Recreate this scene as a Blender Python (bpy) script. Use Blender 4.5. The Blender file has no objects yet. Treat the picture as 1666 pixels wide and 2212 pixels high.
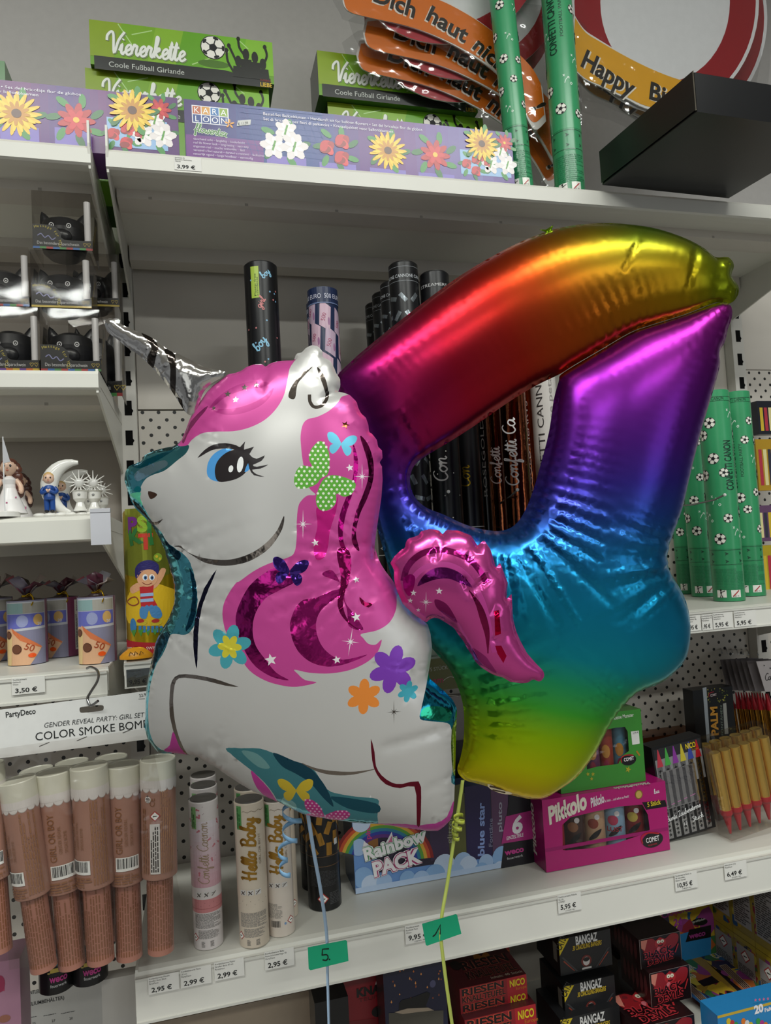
import bpy, math, random
import numpy as np
from mathutils import Vector, Matrix
from mathutils.geometry import tessellate_polygon, delaunay_2d_cdt
random.seed(7)
sc = bpy.context.scene
COL = sc.collection
# ---------------------------------------------------------------- camera, view, light
H = 1.45                      # eye height
FPX, CX, CY = 1542.4, 833.0, 1106.0
YAW, PITCH, ROLL = (math.radians(a) for a in (14.838, 3.085, -3.197))
EYE = Vector((0, 0, H))
def _cam_axes():
    f = Vector((math.sin(YAW), math.cos(YAW), 0)); r = Vector((math.cos(YAW), -math.sin(YAW), 0)); u = Vector((0, 0, 1))
    f2 = f*math.cos(PITCH) + u*math.sin(PITCH); u2 = u*math.cos(PITCH) - f*math.sin(PITCH)
    r3 = r*math.cos(ROLL) + u2*math.sin(ROLL); u3 = u2*math.cos(ROLL) - r*math.sin(ROLL)
    return r3, u3, f2
CR, CU, CF = _cam_axes()
cd = bpy.data.cameras.new('camera'); cam = bpy.data.objects.new('camera', cd); COL.objects.link(cam)
cd.sensor_fit = 'VERTICAL'; cd.sensor_height = 24.0; cd.lens = FPX/2212*24.0; cd.clip_start = 0.02; cd.clip_end = 60
cam.matrix_world = Matrix(((CR.x, CU.x, -CF.x, EYE.x), (CR.y, CU.y, -CF.y, EYE.y), (CR.z, CU.z, -CF.z, EYE.z), (0, 0, 0, 1)))
sc.camera = cam
vs = sc.view_settings
sc.display_settings.display_device = 'sRGB'
vs.view_transform = 'Standard'; vs.look = 'None'; vs.gamma = 1.0; vs.use_curve_mapping = False
vs.exposure = -0.27
w = bpy.data.worlds.new('shop_air'); sc.world = w; w.use_nodes = True
wn = w.node_tree.nodes; wl = w.node_tree.links; bg = wn['Background']; bg.inputs[1].default_value = 0.17
# the rest of the shop around the aisle: a patchwork of dark goods and pale shelves and walls
wc = wn.new('ShaderNodeTexCoord'); wv = wn.new('ShaderNodeTexVoronoi'); wv.distance = 'CHEBYCHEV'; wv.inputs['Scale'].default_value = 3.2
wr_ = wn.new('ShaderNodeValToRGB'); wl.new(wc.outputs['Generated'], wv.inputs['Vector']); wl.new(wv.outputs['Color'], wr_.inputs[0]); wl.new(wr_.outputs[0], bg.inputs[0])
wr_.color_ramp.elements[0].color = (.12, .12, .13, 1); wr_.color_ramp.elements[1].color = (1.9, 2.0, 2.05, 1); wr_.color_ramp.elements[0].position = .15; wr_.color_ramp.elements[1].position = .95
def area(name, loc, aim, sx, sy, power, col=(1, 1, 1)):
    l = bpy.data.lights.new(name, 'AREA'); l.shape = 'RECTANGLE'; l.size = sx; l.size_y = sy; l.energy = power; l.color = col
    o = bpy.data.objects.new(name, l); COL.objects.link(o); o.location = loc
    o.rotation_euler = (Vector(aim)-Vector(loc)).to_track_quat('-Z', 'Y').to_euler()
    return o
# ceiling strip lamps of the shop (their light; the housings are built with the room)
LAMPS = [(-0.75, -0.35), (0.75, -0.35), (-0.75, -2.2), (1.2, -2.2)]
for lx, ly in LAMPS:
    area('ceiling_lamp_light', (lx, ly, 2.93), (lx, ly+0.0001, 0), 1.3, 0.16, 33, (0.97, 1.0, 0.95))
# daylight from the shop front behind and to the right of the camera
area('shop_window_light', (2.6, -3.2, 1.7), (0.5, 1, 1.4), 1.0, 1.9, 10, (0.86, 0.93, 1.0))
area('shop_window_light', (-1.9, -3.4, 1.8), (0, 1, 1.5), 0.9, 1.8, 4, (0.95, 1.0, 0.97))
# ---------------------------------------------------------------- rays from photo pixels to planes of the place
def ray(px, py): return CR*((px-CX)/FPX) - CU*((py-CY)/FPX) + CF
def P(px, py, Y):
    d = ray(px, py); return EYE + d*(Y/d.y)
def PZ(px, py, z):
    d = ray(px, py); return EYE + d*((z-H)/d.z)
def kpx(p): return (Vector(p)-EYE).dot(CF)/FPX
# ---------------------------------------------------------------- materials (all procedural)
def lin(c):
    c /= 255.0
    return c/12.92 if c <= .04045 else ((c+.055)/1.055)**2.4
def rgb(h): return tuple(lin(int(h[i:i+2], 16)) for i in (0, 2, 4)) + (1,)
MATS = {}
KIND = {'p': (0.55, 0, .35), 'g': (0.28, 0, .5), 'M': (0.12, 1, .5), 'S': (0.3, 1, .5), 'w': (0.4, 0, .5), 'd': (0.9, 0, .15), 'k': (0.14, 0, .6), 'm': (.22, .75, .5)}
def mt(code):
    """'RRGGBB' + kind letter: p paper, g gloss print, M foil, m printed foil, S satin foil, w enamel, d dull, k slick; c clear film, b clear box"""
    if code in MATS: return MATS[code]
    hx, k = code[:6], code[6:] or 'p'
    m = bpy.data.materials.new('mat_'+code); m.use_nodes = True; MATS[code] = m
    nt = m.node_tree; n = nt.nodes; b = n['Principled BSDF']; c = rgb(hx)
    if k in 'cb':
        n.remove(b); out = n['Material Output']
        t = n.new('ShaderNodeBsdfTransparent'); t.inputs[0].default_value = c
        g = n.new('ShaderNodeBsdfGlossy'); g.inputs['Roughness'].default_value = 0.1 if k == 'c' else .05
        lw = n.new('ShaderNodeLayerWeight'); lw.inputs[0].default_value = .35
        mr = n.new('ShaderNodeMapRange'); mr.inputs[3].default_value = .025; mr.inputs[4].default_value = .26
        mx = n.new('ShaderNodeMixShader')
        nz = n.new('ShaderNodeTexNoise'); nz.inputs['Scale'].default_value = 22 if k == 'c' else 8; tc = n.new('ShaderNodeTexCoord')
        bp = n.new('ShaderNodeBump'); bp.inputs['Strength'].default_value = .7 if k == 'c' else .25; bp.inputs['Distance'].default_value = .01
        nt.links.new(tc.outputs['Object'], nz.inputs['Vector']); nt.links.new(nz.outputs[0], bp.inputs['Height']); nt.links.new(bp.outputs[0], g.inputs['Normal'])
        nt.links.new(lw.outputs['Facing'], mr.inputs[0]); nt.links.new(mr.outputs[0], mx.inputs[0])
        nt.links.new(t.outputs[0], mx.inputs[1]); nt.links.new(g.outputs[0], mx.inputs[2]); nt.links.new(mx.outputs[0], out.inputs[0])
        return m
    r, me, sp = KIND[k]
    b.inputs['Roughness'].default_value = r; b.inputs['Metallic'].default_value = me; b.inputs['Specular IOR Level'].default_value = sp
    tc = n.new('ShaderNodeTexCoord'); nz = n.new('ShaderNodeTexNoise'); nz.inputs['Scale'].default_value = 60 if k in 'pgd' else 9
    nz.inputs['Detail'].default_value = 3
    nt.links.new(tc.outputs['Object'], nz.inputs['Vector'])
    mx = n.new('ShaderNodeMix'); mx.data_type = 'RGBA'; mx.inputs[6].default_value = tuple(v*.94 for v in c[:3])+(1,); mx.inputs[7].default_value = tuple(min(1, v*1.05) for v in c[:3])+(1,)
    nt.links.new(nz.outputs[0], mx.inputs[0]); nt.links.new(mx.outputs[2], b.inputs['Base Color'])
    if k in 'MmS':
        bp = n.new('ShaderNodeBump'); bp.inputs['Strength'].default_value = .4 if k == 'M' else .25; bp.inputs['Distance'].default_value = .004
        n2 = n.new('ShaderNodeTexNoise'); n2.inputs['Scale'].default_value = 26 if k == 'M' else 14; nt.links.new(tc.outputs['Object'], n2.inputs['Vector'])
        n2.inputs['Detail'].default_value = 4; nt.links.new(n2.outputs[0], bp.inputs['Height']); nt.links.new(bp.outputs[0], b.inputs['Normal'])
    return m
# ---------------------------------------------------------------- mesh collector
class MB:
    def __init__(s, loc=(0, 0, 0)): s.v = []; s.f = []; s.fm = []; s.ms = []; s.o = Vector(loc); s.sm = []; s.smooth = False
    def mi(s, code):
        if code not in s.ms: s.ms.append(code)
        return s.ms.index(code)
    def face(s, pts, code, world=False):
        i = len(s.v); s.v += [tuple(Vector(p)-s.o) if world else tuple(p) for p in pts]; s.f.append(tuple(range(i, i+len(pts)))); s.fm.append(s.mi(code)); s.sm.append(s.smooth)
    def grid(s, rows, code, closed=False):
        i = len(s.v); nr, nc = len(rows), len(rows[0]); k = s.mi(code)
        for r in rows: s.v += [tuple(p) for p in r]
        for a in range(nr-1):
            for b in range(nc if closed else nc-1):
                s.f.append((i+a*nc+b, i+a*nc+(b+1) % nc, i+(a+1)*nc+(b+1) % nc, i+(a+1)*nc+b)); s.fm.append(k); s.sm.append(True)
    def box(s, x0, y0, z0, x1, y1, z1, code, sides=None, bev=0):
        c = [(x0, y0, z0), (x1, y0, z0), (x1, y1, z0), (x0, y1, z0), (x0, y0, z1), (x1, y0, z1), (x1, y1, z1), (x0, y1, z1)]
        names = ['bottom', 'top', 'front', 'right', 'back', 'left']
        for nme, q in zip(names, ((3, 2, 1, 0), (4, 5, 6, 7), (0, 1, 5, 4), (1, 2, 6, 5), (2, 3, 7, 6), (3, 0, 4, 7))):
            cc = (sides or {}).get(nme, code)
            if cc: s.face([c[j] for j in q], cc)
    def lathe(s, prof, code, n=32, c=(0, 0), capb=True, capt=True, codes=None):
        rows = [[(c[0]+r*math.sin(2*math.pi*j/n), c[1]-r*math.cos(2*math.pi*j/n), z) for j in range(n)] for r, z in prof]
        for i in range(len(rows)-1): s.grid(rows[i:i+2], codes[i] if codes else code, True)
        if capb and prof[0][0] > 1e-5: s.face(rows[0][::-1], codes[0] if codes else code)
        if capt and prof[-1][0] > 1e-5: s.face(rows[-1], codes[-1] if codes else code)
    def tube(s, path, r, code, n=8, flat=None):
        path = [Vector(p) for p in path]; rows = []
        for i, p in enumerate(path):
            t = (path[min(i+1, len(path)-1)]-path[max(i-1, 0)]).normalized()
            a = t.cross(Vector((0.3, 1, .2))).normalized(); b = t.cross(a).normalized()
            rr = r[i] if isinstance(r, (list, tuple)) else r
            rows.append([p+(a*math.cos(2*math.pi*j/n)+b*math.sin(2*math.pi*j/n)*(flat or 1))*rr for j in range(n)])
        s.grid(rows, code, True); s.face(rows[0][::-1], code); s.face(rows[-1], code)
    def blob(s, c, r, code, n=14, m=9):
        rows = [[(c[0]+r[0]*math.sin(math.pi*i/m+1e-4)*math.cos(2*math.pi*j/n), c[1]+r[1]*math.sin(math.pi*i/m+1e-4)*math.sin(2*math.pi*j/n), c[2]-r[2]*math.cos(math.pi*i/m)) for j in range(n)] for i in range(m+1)]
        s.grid(rows, code, True)
    def build(s, name, parent=None, rot=None, mods=None):
        me = bpy.data.meshes.new(name); me.from_pydata(s.v, [], s.f)
        for c in s.ms: me.materials.append(mt(c))
        me.polygons.foreach_set('material_index', s.fm); me.polygons.foreach_set('use_smooth', s.sm)
        me.validate(); me.update()
        o = bpy.data.objects.new(name, me); COL.objects.link(o); o.location = s.o
        if rot: o.rotation_euler = rot
        if parent: o.parent = parent
        return o
def tag(o, label, cat, group=None):
    o['label'] = label; o['category'] = cat
    if group: o['group'] = group
    return o
def struct(o): o['kind'] = 'structure'; return o
def empty(name, loc, label, cat, group=None, rot=None):
    o = bpy.data.objects.new(name, None); COL.objects.link(o); o.location = loc; o.empty_display_size = .02
    if rot: o.rotation_euler = rot
    return tag(o, label, cat, group)
def dup(root, loc, label=None, group=None, rot=None):
    r = root.copy(); COL.objects.link(r); r.location = loc
    if label: r['label'] = label
    if group: r['group'] = group
    if rot: r.rotation_euler = rot
    for ch in list(root.children):
        c = ch.copy(); COL.objects.link(c); c.parent = r
        for g in list(ch.children):
            d = g.copy(); COL.objects.link(d); d.parent = c
    return r
# ---------------------------------------------------------------- print: surfaces and marks on them
class Face:
    """flat side of a thing: origin o (local), world origin, axes; print is laid on it in metres"""
    def __init__(s, m, o, ux, uy):
        s.m = m; s.o = Vector(o); s.ux = Vector(ux).normalized(); s.uy = Vector(uy).normalized(); s.n = s.ux.cross(s.uy).normalized(); s.du = None
        s.k = kpx(s.o+m.o)
    def map(s, u, v, l): return s.o+s.ux*u+s.uy*v+s.n*(l*.00018)
    def inv(s, p):
        d = ray(*p); w = s.o+s.m.o
        t = (w-EYE).dot(s.n)/d.dot(s.n); q = EYE+d*t-w
        return (q.dot(s.ux), q.dot(s.uy))
class Cyl:
    def __init__(s, m, r, c=(0, 0)):
        s.m = m; s.r = r; s.c = c; s.du = r*.22; w = m.o+Vector((c[0], c[1], 0)); s.w = w; s.k = kpx(w)
        d = EYE-w; s.a0 = math.atan2(d.x, -d.y)
    def map(s, u, v, l):
        R = s.r+l*.0002; a = u/s.r
        return Vector((s.c[0]+R*math.sin(a), s.c[1]-R*math.cos(a), v))
    def inv(s, p):
        d = ray(*p); ex, ey = EYE.x-s.w.x, EYE.y-s.w.y
        A = d.x*d.x+d.y*d.y; B = 2*(ex*d.x+ey*d.y); Cc = ex*ex+ey*ey-s.r*s.r
        D = B*B-4*A*Cc
        t = (-B-math.sqrt(D))/(2*A) if D > 0 else -B/(2*A)
        q = EYE+d*t-s.w
        return (math.atan2(q.x, -q.y)*s.r, q.z)
_LC = [0]
def put(S, tris, code, l, step=0):
    _LC[0] = (_LC[0]+1) % 60; l += _LC[0]*.014; m = S.m; k = m.mi(code); st = list(tris)
    while st:
        t = st.pop()
        if S.du:
            us = [p[0] for p in t]
            if max(us)-min(us) > S.du:
                e = max(range(3), key=lambda i: abs(t[i][0]-t[(i+1) % 3][0])); a, b, c = t[e], t[(e+1) % 3], t[(e+2) % 3]
                h = ((a[0]+b[0])/2, (a[1]+b[1])/2); st += [(a, h, c), (h, b, c)]; continue
        ar = (t[1][0]-t[0][0])*(t[2][1]-t[0][1])-(t[2][0]-t[0][0])*(t[1][1]-t[0][1])
        if abs(ar) < 1e-13: continue
        if ar < 0: t = t[::-1]
        l += step; i = len(m.v); m.v += [tuple(S.map(p[0], p[1], l)) for p in t]; m.f.append((i, i+1, i+2)); m.fm.append(k); m.sm.append(False)
def fill_uv(S, pts, code, l=1, holes=()):
    pl = [[Vector((p[0], p[1], 0)) for p in q] for q in [pts]+list(holes)]
    fl = [(p.x, p.y) for q in pl for p in q]
    put(S, [(fl[a], fl[b], fl[c]) for a, b, c in tessellate_polygon(pl)], code, l)
def fill(S, px, code, l=1, holes=()): fill_uv(S, [S.inv(p) for p in px], code, l, [[S.inv(p) for p in h] for h in holes])
def smooth(pts, closed=True, n=6):
    out = []; N = len(pts)
    for i in range(N if closed else N-1):
        g = (lambda j: pts[j % N]) if closed else (lambda j: pts[max(0, min(N-1, j))])
        a, b, c, d = g(i-1), g(i), g(i+1), g(i+2)
        for k in range(n):
            t = k/n
            out.append(tuple(.5*((2*b[q])+(-a[q]+c[q])*t+(2*a[q]-5*b[q]+4*c[q]-d[q])*t*t+(-a[q]+3*b[q]-3*c[q]+d[q])*t**3) for q in range(len(b))))
    if not closed: out.append(tuple(pts[-1]))
    return out
def oval_pts(c, rx, ry, n=20, rot=0):
    ca, sa = math.cos(rot), math.sin(rot)
    return [(c[0]+rx*math.cos(2*math.pi*i/n)*ca-ry*math.sin(2*math.pi*i/n)*sa, c[1]+rx*math.cos(2*math.pi*i/n)*sa+ry*math.sin(2*math.pi*i/n)*ca) for i in range(n)]
def oval(S, c, rx, ry, code, l=1, n=20, rot=0):
    u = S.inv(c); fill_uv(S, oval_pts(u, rx*S.k, ry*S.k, n, rot), code, l)
def rect(S, p, q, code, l=1):
    a, b = S.inv(p), S.inv(q); fill_uv(S, [(a[0], a[1]), (b[0], a[1]), (b[0], b[1]), (a[0], b[1])], code, l)
def star_pts(c, R, r, n=5, rot=0):
    return [(c[0]+(R if i % 2 == 0 else r)*math.sin(math.pi*i/n+rot), c[1]+(R if i % 2 == 0 else r)*math.cos(math.pi*i/n+rot)) for i in range(2*n)]
def star(S, c, R, code, l=1, rot=0, n=5, q=.42): fill_uv(S, star_pts(S.inv(c), R*S.k, R*q*S.k, n, rot), code, l)
def stroke_uv(S, pts, wd, code, l=1):
    N = len(pts); L = []; Rr = []
    for i in range(N):
        a, b = pts[max(i-1, 0)], pts[min(i+1, N-1)]; dx, dy = b[0]-a[0], b[1]-a[1]; q = math.hypot(dx, dy) or 1
        ww = (wd[i] if isinstance(wd, list) else wd)/2
        L.append((pts[i][0]-dy/q*ww, pts[i][1]+dx/q*ww)); Rr.append((pts[i][0]+dy/q*ww, pts[i][1]-dx/q*ww))
    t = []
    for i in range(N-1): t += [(L[i], Rr[i], Rr[i+1]), (L[i], Rr[i+1], L[i+1])]
    put(S, t, code, l, .0015)
def stroke(S, px, wd, code, l=1, sm=True):
    p = [S.inv(q) for q in px]
    stroke_uv(S, smooth(p, False, 5) if sm and len(p) > 2 else p, wd*S.k, code, l)
_TX = {}
def _text(s, b):
    if (s, b) in _TX: return _TX[(s, b)]
    c = bpy.data.curves.new('t', 'FONT'); c.body = s; c.size = 1; c.resolution_u = 3; c.offset = b; c.fill_mode = 'FRONT' if hasattr(c, 'fill_mode') else 'NONE'
    o = bpy.data.objects.new('t', c); COL.objects.link(o); bpy.context.view_layer.update()
    e = o.evaluated_get(bpy.context.evaluated_depsgraph_get()); me = e.to_mesh(); me.calc_loop_triangles()
    v = [(q.co.x, q.co.y) for q in me.vertices]; f = [tuple(t.vertices) for t in me.loop_triangles]; e.to_mesh_clear()
    bpy.data.objects.remove(o); bpy.data.curves.remove(c)
    x = [p[0] for p in v] or [0]
    _TX[(s, b)] = (v, f, min(x), max(x)); return _TX[(s, b)]
CAP = None
def text(S, s, p, h, code, l=2, rot=0, al='l', sh=0, b=0, w=None, xs=1, arc=0, uv=False):
    """s at photo pixel p (baseline start / middle / end), cap height h px, w = wanted width in px"""
    global CAP
    if CAP is None: CAP = max(q[1] for q in _text('H', 0)[0])
    if not s.strip(): return
    v, f, x0, x1 = _text(s, b); k = h*S.k/CAP
    if w: xs = w*S.k/((x1-x0)*k)
    o = p if uv else S.inv(p); off = {'l': -x0, 'c': -(x0+x1)/2, 'r': -x1}[al]
    ca, sa = math.cos(math.radians(rot)), math.sin(math.radians(rot)); q = []
    for x, y in v:
        X = (x+off)*k*xs+y*k*sh; Y = y*k
        if arc: t = X/(arc*S.k); rad = arc*S.k; X, Y = (rad-Y)*math.sin(t), rad-(rad-Y)*math.cos(t)
        q.append((o[0]+X*ca-Y*sa, o[1]+X*sa+Y*ca))
    put(S, [(q[a], q[b2], q[c]) for a, b2, c in f], code, l)
GL = {'a': (1.15, [[(.9, .8), (.5, 1), (.15, .7), (.1, .3), (.4, 0), (.75, .25), (.9, .9), (.9, .3), (1.05, 0), (1.25, .2)]]),
 'b': (1.05, [[(0, .2), (.3, 1.2), (.5, 2), (.3, 2.1), (.2, 1.5), (.2, .2), (.5, 0), (.85, .3), (.8, .8), (.5, .95), (.25, .7)]]),
 'c': (.85, [[(.8, .8), (.5, 1), (.15, .7), (.15, .25), (.5, 0), (.9, .2)]]),
 'e': (.92, [[(0, .2), (.5, .45), (.8, .75), (.6, 1), (.3, .8), (.2, .4), (.45, 0), (.8, .1), (1, .3)]]),
 'f': (.8, [[(0, .2), (.4, 1), (.6, 1.8), (.5, 2.1), (.35, 1.8), (.35, 0), (.3, -.8), (.5, -.9), (.55, -.3), (.4, .1), (.8, .3)]]),
 'g': (1.15, [[(.9, .8), (.5, 1), (.15, .7), (.15, .3), (.45, .05), (.8, .4), (.9, .9), (.85, -.5), (.5, -1), (.2, -.7), (.6, -.2), (1.2, .3)]]),
 'h': (1.1, [[(0, .2), (.4, 1.4), (.5, 2), (.3, 2.1), (.25, 1.5), (.2, 0), (.35, .7), (.65, 1), (.8, .7), (.8, .2), (1, 0), (1.15, .2)]]),
 'i': (.58, [[(0, .3), (.25, 1), (.25, .2), (.45, 0), (.6, .2)], [(.26, 1.4), (.34, 1.5)]]),
 'k': (1.0, [[(0, .2), (.4, 1.4), (.45, 2), (.25, 2.1), (.2, 1.5), (.2, 0)], [(.2, .45), (.6, 1), (.75, .8), (.35, .5), (.7, .1), (.95, .1), (1.1, .3)]]),
 'l': (.58, [[(0, .2), (.4, 1.2), (.5, 1.9), (.35, 2.1), (.2, 1.6), (.2, .3), (.4, 0), (.65, .2)]]),
 'n': (1.1, [[(0, .6), (.2, 1), (.25, .6), (.25, 0), (.3, .6), (.6, 1), (.8, .8), (.8, .2), (1, 0), (1.15, .2)]]),
 'o': (1.02, [[(.5, 1), (.15, .7), (.15, .3), (.5, 0), (.85, .35), (.8, .8), (.5, 1), (.7, .85), (1.1, .9)]]),
 'r': (.85, [[(0, .3), (.25, 1.1), (.35, .9), (.6, .95), (.55, .3), (.75, 0), (.9, .2)]]),
 's': (.75, [[(0, .2), (.4, 1.05), (.6, .5), (.4, 0), (.1, .1)], [(.45, .05), (.8, .25)]]),
 't': (.6, [[(0, .2), (.3, 1.8), (.25, .3), (.45, 0), (.65, .2)], [(-.05, 1.2), (.65, 1.3)]]),
 'u': (1.1, [[(0, .8), (.15, 1), (.15, .3), (.4, 0), (.7, .4), (.8, 1), (.8, .2), (1, 0), (1.15, .2)]]),
 'w': (1.2, [[(0, .8), (.1, 1), (.15, .3), (.35, 0), (.55, .4), (.6, .9), (.6, .3), (.85, 0), (1.05, .5), (1, 1), (1.25, .85)]]),
 'x': (.85, [[(0, .9), (.2, 1), (.6, 0), (.85, .1)], [(.75, 1), (.1, 0)]]),
 'y': (1.1, [[(0, .8), (.15, 1), (.2, .4), (.45, .1), (.75, .5), (.85, 1), (.8, -.4), (.5, -1), (.2, -.7), (.6, -.2), (1.15, .3)]]),
 'z': (.8, [[(.05, 1), (.7, .95), (.1, .1), (.5, .1), (.6, -.5), (.3, -1), (.2, -.6), (.9, .2)]]),
 'V': (1.15, [[(-.5, 1.2), (-.5, 1.7), (-.1, 2.1), (.2, 1.8), (.55, 0), (.9, 1.3), (1.5, 2.2)]]),
 'C': (1.2, [[(1.3, 1.8), (1.0, 2.1), (.5, 1.8), (.15, 1.1), (.25, .35), (.7, 0), (1.2, .3)]]),
 'H': (1.5, [[(.1, 1.9), (.3, 2.1), (.3, 0)], [(1.2, 2.1), (1.1, 0)], [(0, .9), (.7, 1.1), (1.4, 1)]]),
 'B': (1.35, [[(.3, 2), (.25, 0)], [(0, 1.8), (.6, 2.1), (1.1, 1.7), (.9, 1.2), (.4, 1.1), (1, 1), (1.2, .5), (.8, 0), (.1, .1)]]),
 'Z': (1.2, [[(.1, 1.8), (.3, 2.1), (1.2, 2), (.2, .1), (.6, 0), (1.2, .2)]]),
 'S': (1.1, [[(1, 1.8), (.6, 2.1), (.3, 1.7), (.9, .7), (.6, 0), (.1, .3)]]), ' ': (.7, [])}
def script(S, s, p, h, code, wd=1.5, l=2, rot=0, al='l', sh=.15, w=None):
    """handwriting: x-height h px, pen width wd px"""
    L = sum(GL[c][0] for c in s); k = h*S.k; xs = w*S.k/(L*k) if w else 1
    o = S.inv(p); ca, sa = math.cos(math.radians(rot)), math.sin(math.radians(rot)); x = {'l': 0, 'c': -L/2, 'r': -L}[al]
    for c in s:
        adv, st = GL[c]
        for q in st:
            pts = []
            for a, b in q:
                X = (a+x)*k*xs+b*k*sh; Y = b*k; pts.append((o[0]+X*ca-Y*sa, o[1]+X*sa+Y*ca))
            stroke_uv(S, smooth(pts, False, 4) if len(pts) > 2 else pts, wd*S.k, code, l)
        x += adv
def greek(S, p, q, n, code, l=2, vert=False, fillr=.55):
    """n lines of print too small to read"""
    a, b = S.inv(p), S.inv(q); x0, x1 = sorted((a[0], b[0])); y0, y1 = sorted((a[1], b[1]))
    if vert: x0, x1, y0, y1 = y0, y1, x0, x1
    hh = (y1-y0)/n
    for i in range(n):
        x = x0; yy = y0+i*hh; ln = x1-(x1-x0)*random.choice((0, 0, 0, .1, .3))
        while x < ln:
            e = min(ln, x+hh*random.uniform(1.2, 4)); c = [(x, yy), (e, yy), (e, yy+hh*fillr), (x, yy+hh*fillr)]
            if vert: c = [(t[1], t[0]) for t in c]
            fill_uv(S, c, code, l); x = e+hh*.45
def barcode(S, p, q, l=2, vert=False, bgc='F0F0ECp'):
    rect(S, p, q, bgc, l); a, b = S.inv(p), S.inv(q); x0, x1 = sorted((a[0], b[0])); y0, y1 = sorted((a[1], b[1]))
    if vert: x0, x1, y0, y1 = y0, y1, x0, x1
    x = x0+(x1-x0)*.06; st = (x1-x0)/48
    while x < x1-st*3:
        e = x+st*random.choice((.7, .7, 1.4, 2)); c = [(x, y0+(y1-y0)*.2), (e, y0+(y1-y0)*.2), (e, y1-(y1-y0)*.06), (x, y1-(y1-y0)*.06)]
        if vert: c = [(t[1], t[0]) for t in c]
        fill_uv(S, c, '181818p', l+1); x = e+st*random.choice((.7, 1, 1.6))
def ball(S, c, r, l=2):
    oval(S, c, r, r, '20221Fp', l, 16); oval(S, c, r*.93, r*.93, 'F2EFE4p', l+1, 16); u = S.inv(c); k = r*S.k
    fill_uv(S, [(u[0]+.36*k*math.sin(t*2*math.pi/5+.3), u[1]+.36*k*math.cos(t*2*math.pi/5+.3)) for t in range(5)], '15171Ap', l+2)
    for t in range(5):
        a = t*2*math.pi/5+.3; q = (u[0]+.8*k*math.sin(a), u[1]+.8*k*math.cos(a))
        fill_uv(S, oval_pts(q, .24*k, .12*k, 8, -a), '15171Ap', l+2)
        stroke_uv(S, [(u[0]+.34*k*math.sin(a), u[1]+.34*k*math.cos(a)), (u[0]+.7*k*math.sin(a), u[1]+.7*k*math.cos(a))], .09*k, '2A2C2Ep', l+2)
def petals(S, c, R, n, code, l=1, rot=0, wd=.36, r0=.12):
    u = S.inv(c) if not isinstance(S, type(None)) else c
    for i in range(n):
        a = 2*math.pi*i/n+rot; q = (u[0]+R*S.k*.56*math.sin(a), u[1]+R*S.k*.56*math.cos(a))
        fill_uv(S, oval_pts(q, R*S.k*.46, R*S.k*wd*.5, 10, math.pi/2-a), code, l)
def hazard(S, c, r, l=2):
    u = S.inv(c); k = r*S.k
    fill_uv(S, [(u[0]-k, u[1]), (u[0], u[1]-k), (u[0]+k, u[1]), (u[0], u[1]+k)], 'B23A38p', l); q = k*.78
    fill_uv(S, [(u[0]-q, u[1]), (u[0], u[1]-q), (u[0]+q, u[1]), (u[0], u[1]+q)], 'F2F0EAp', l+1)
    fill_uv(S, [(u[0]-.4*k, u[1]-.12*k), (u[0]+.3*k, u[1]-.05*k), (u[0]+.42*k, u[1]+.1*k), (u[0]-.3*k, u[1]+.08*k)], '222222p', l+2)
KIND['u'] = (0.3, .3, .5)
# ---------------------------------------------------------------- the room and the shelving
ZA, ZB, ZC = H+.5701, H-.1238, H-.519
YF, YB = 1.0, 1.33            # shelf fronts, back panels
XL, XR = -.1095, 1.1744       # the two uprights in view
def slab(name, x0, y0, z0, x1, y1, z1, code):
    m = MB(); m.box(x0, y0, z0, x1, y1, z1, code); return m.build(name)
struct(slab('floor', -3.2, -3.6, -.1, 3.2, 1.6, 0, '96928Ed'))
struct(slab('ceiling', -3.2, -3.6, 3.0, 3.2, 1.6, 3.1, 'DAD8D2d'))
struct(slab('wall_back', -3.2, 1.5, 0, 3.2, 1.6, 3.0, 'D2CECAd'))
for i, (lx, ly) in enumerate(LAMPS):
    t = empty('ceiling_lamp', (lx, ly, 2.94), 'white ceiling strip lamp over the shop aisle', 'lamp', 'ceiling strip lamps')
    m = MB(); m.box(-.68, -.11, 0, .68, .11, .06, 'E8E8E4w'); m.build('housing', t)
def perf_mat():
    m = bpy.data.materials.new('mat_perforated'); m.use_nodes = True; nt = m.node_tree; n = nt.nodes; b = n['Principled BSDF']; b.inputs['Roughness'].default_value = .5
    tc = n.new('ShaderNodeTexCoord'); sp = n.new('ShaderNodeSeparateXYZ'); nt.links.new(tc.outputs['Object'], sp.inputs[0])
    def mth(op, a, bb=None):
        q = n.new('ShaderNodeMath'); q.operation = op
        for i, x in enumerate((a, bb)):
            if x is None: continue
            if isinstance(x, (int, float)): q.inputs[i].default_value = x
            else: nt.links.new(x, q.inputs[i])
        return q.outputs[0]
    S0 = .0275; ds = []
    for off in (0, .5):
        u = mth('SUBTRACT', mth('FRACT', mth('ADD', mth('DIVIDE', sp.outputs[0], S0), off+100)), .5)
        v = mth('SUBTRACT', mth('FRACT', mth('ADD', mth('DIVIDE', sp.outputs[2], S0), off+100)), .5)
        ds.append(mth('SQRT', mth('ADD', mth('MULTIPLY', u, u), mth('MULTIPLY', v, v))))
    h = mth('LESS_THAN', mth('MINIMUM', ds[0], ds[1]), .118)
    mx = n.new('ShaderNodeMix'); mx.data_type = 'RGBA'; mx.inputs[6].default_value = rgb('CFC8BE'); mx.inputs[7].default_value = rgb('1B1A18')
    nt.links.new(h, mx.inputs[0]); nt.links.new(mx.outputs[2], b.inputs['Base Color']); MATS['PERF'] = m
perf_mat()
WH = 'DAD8CFw'
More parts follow.
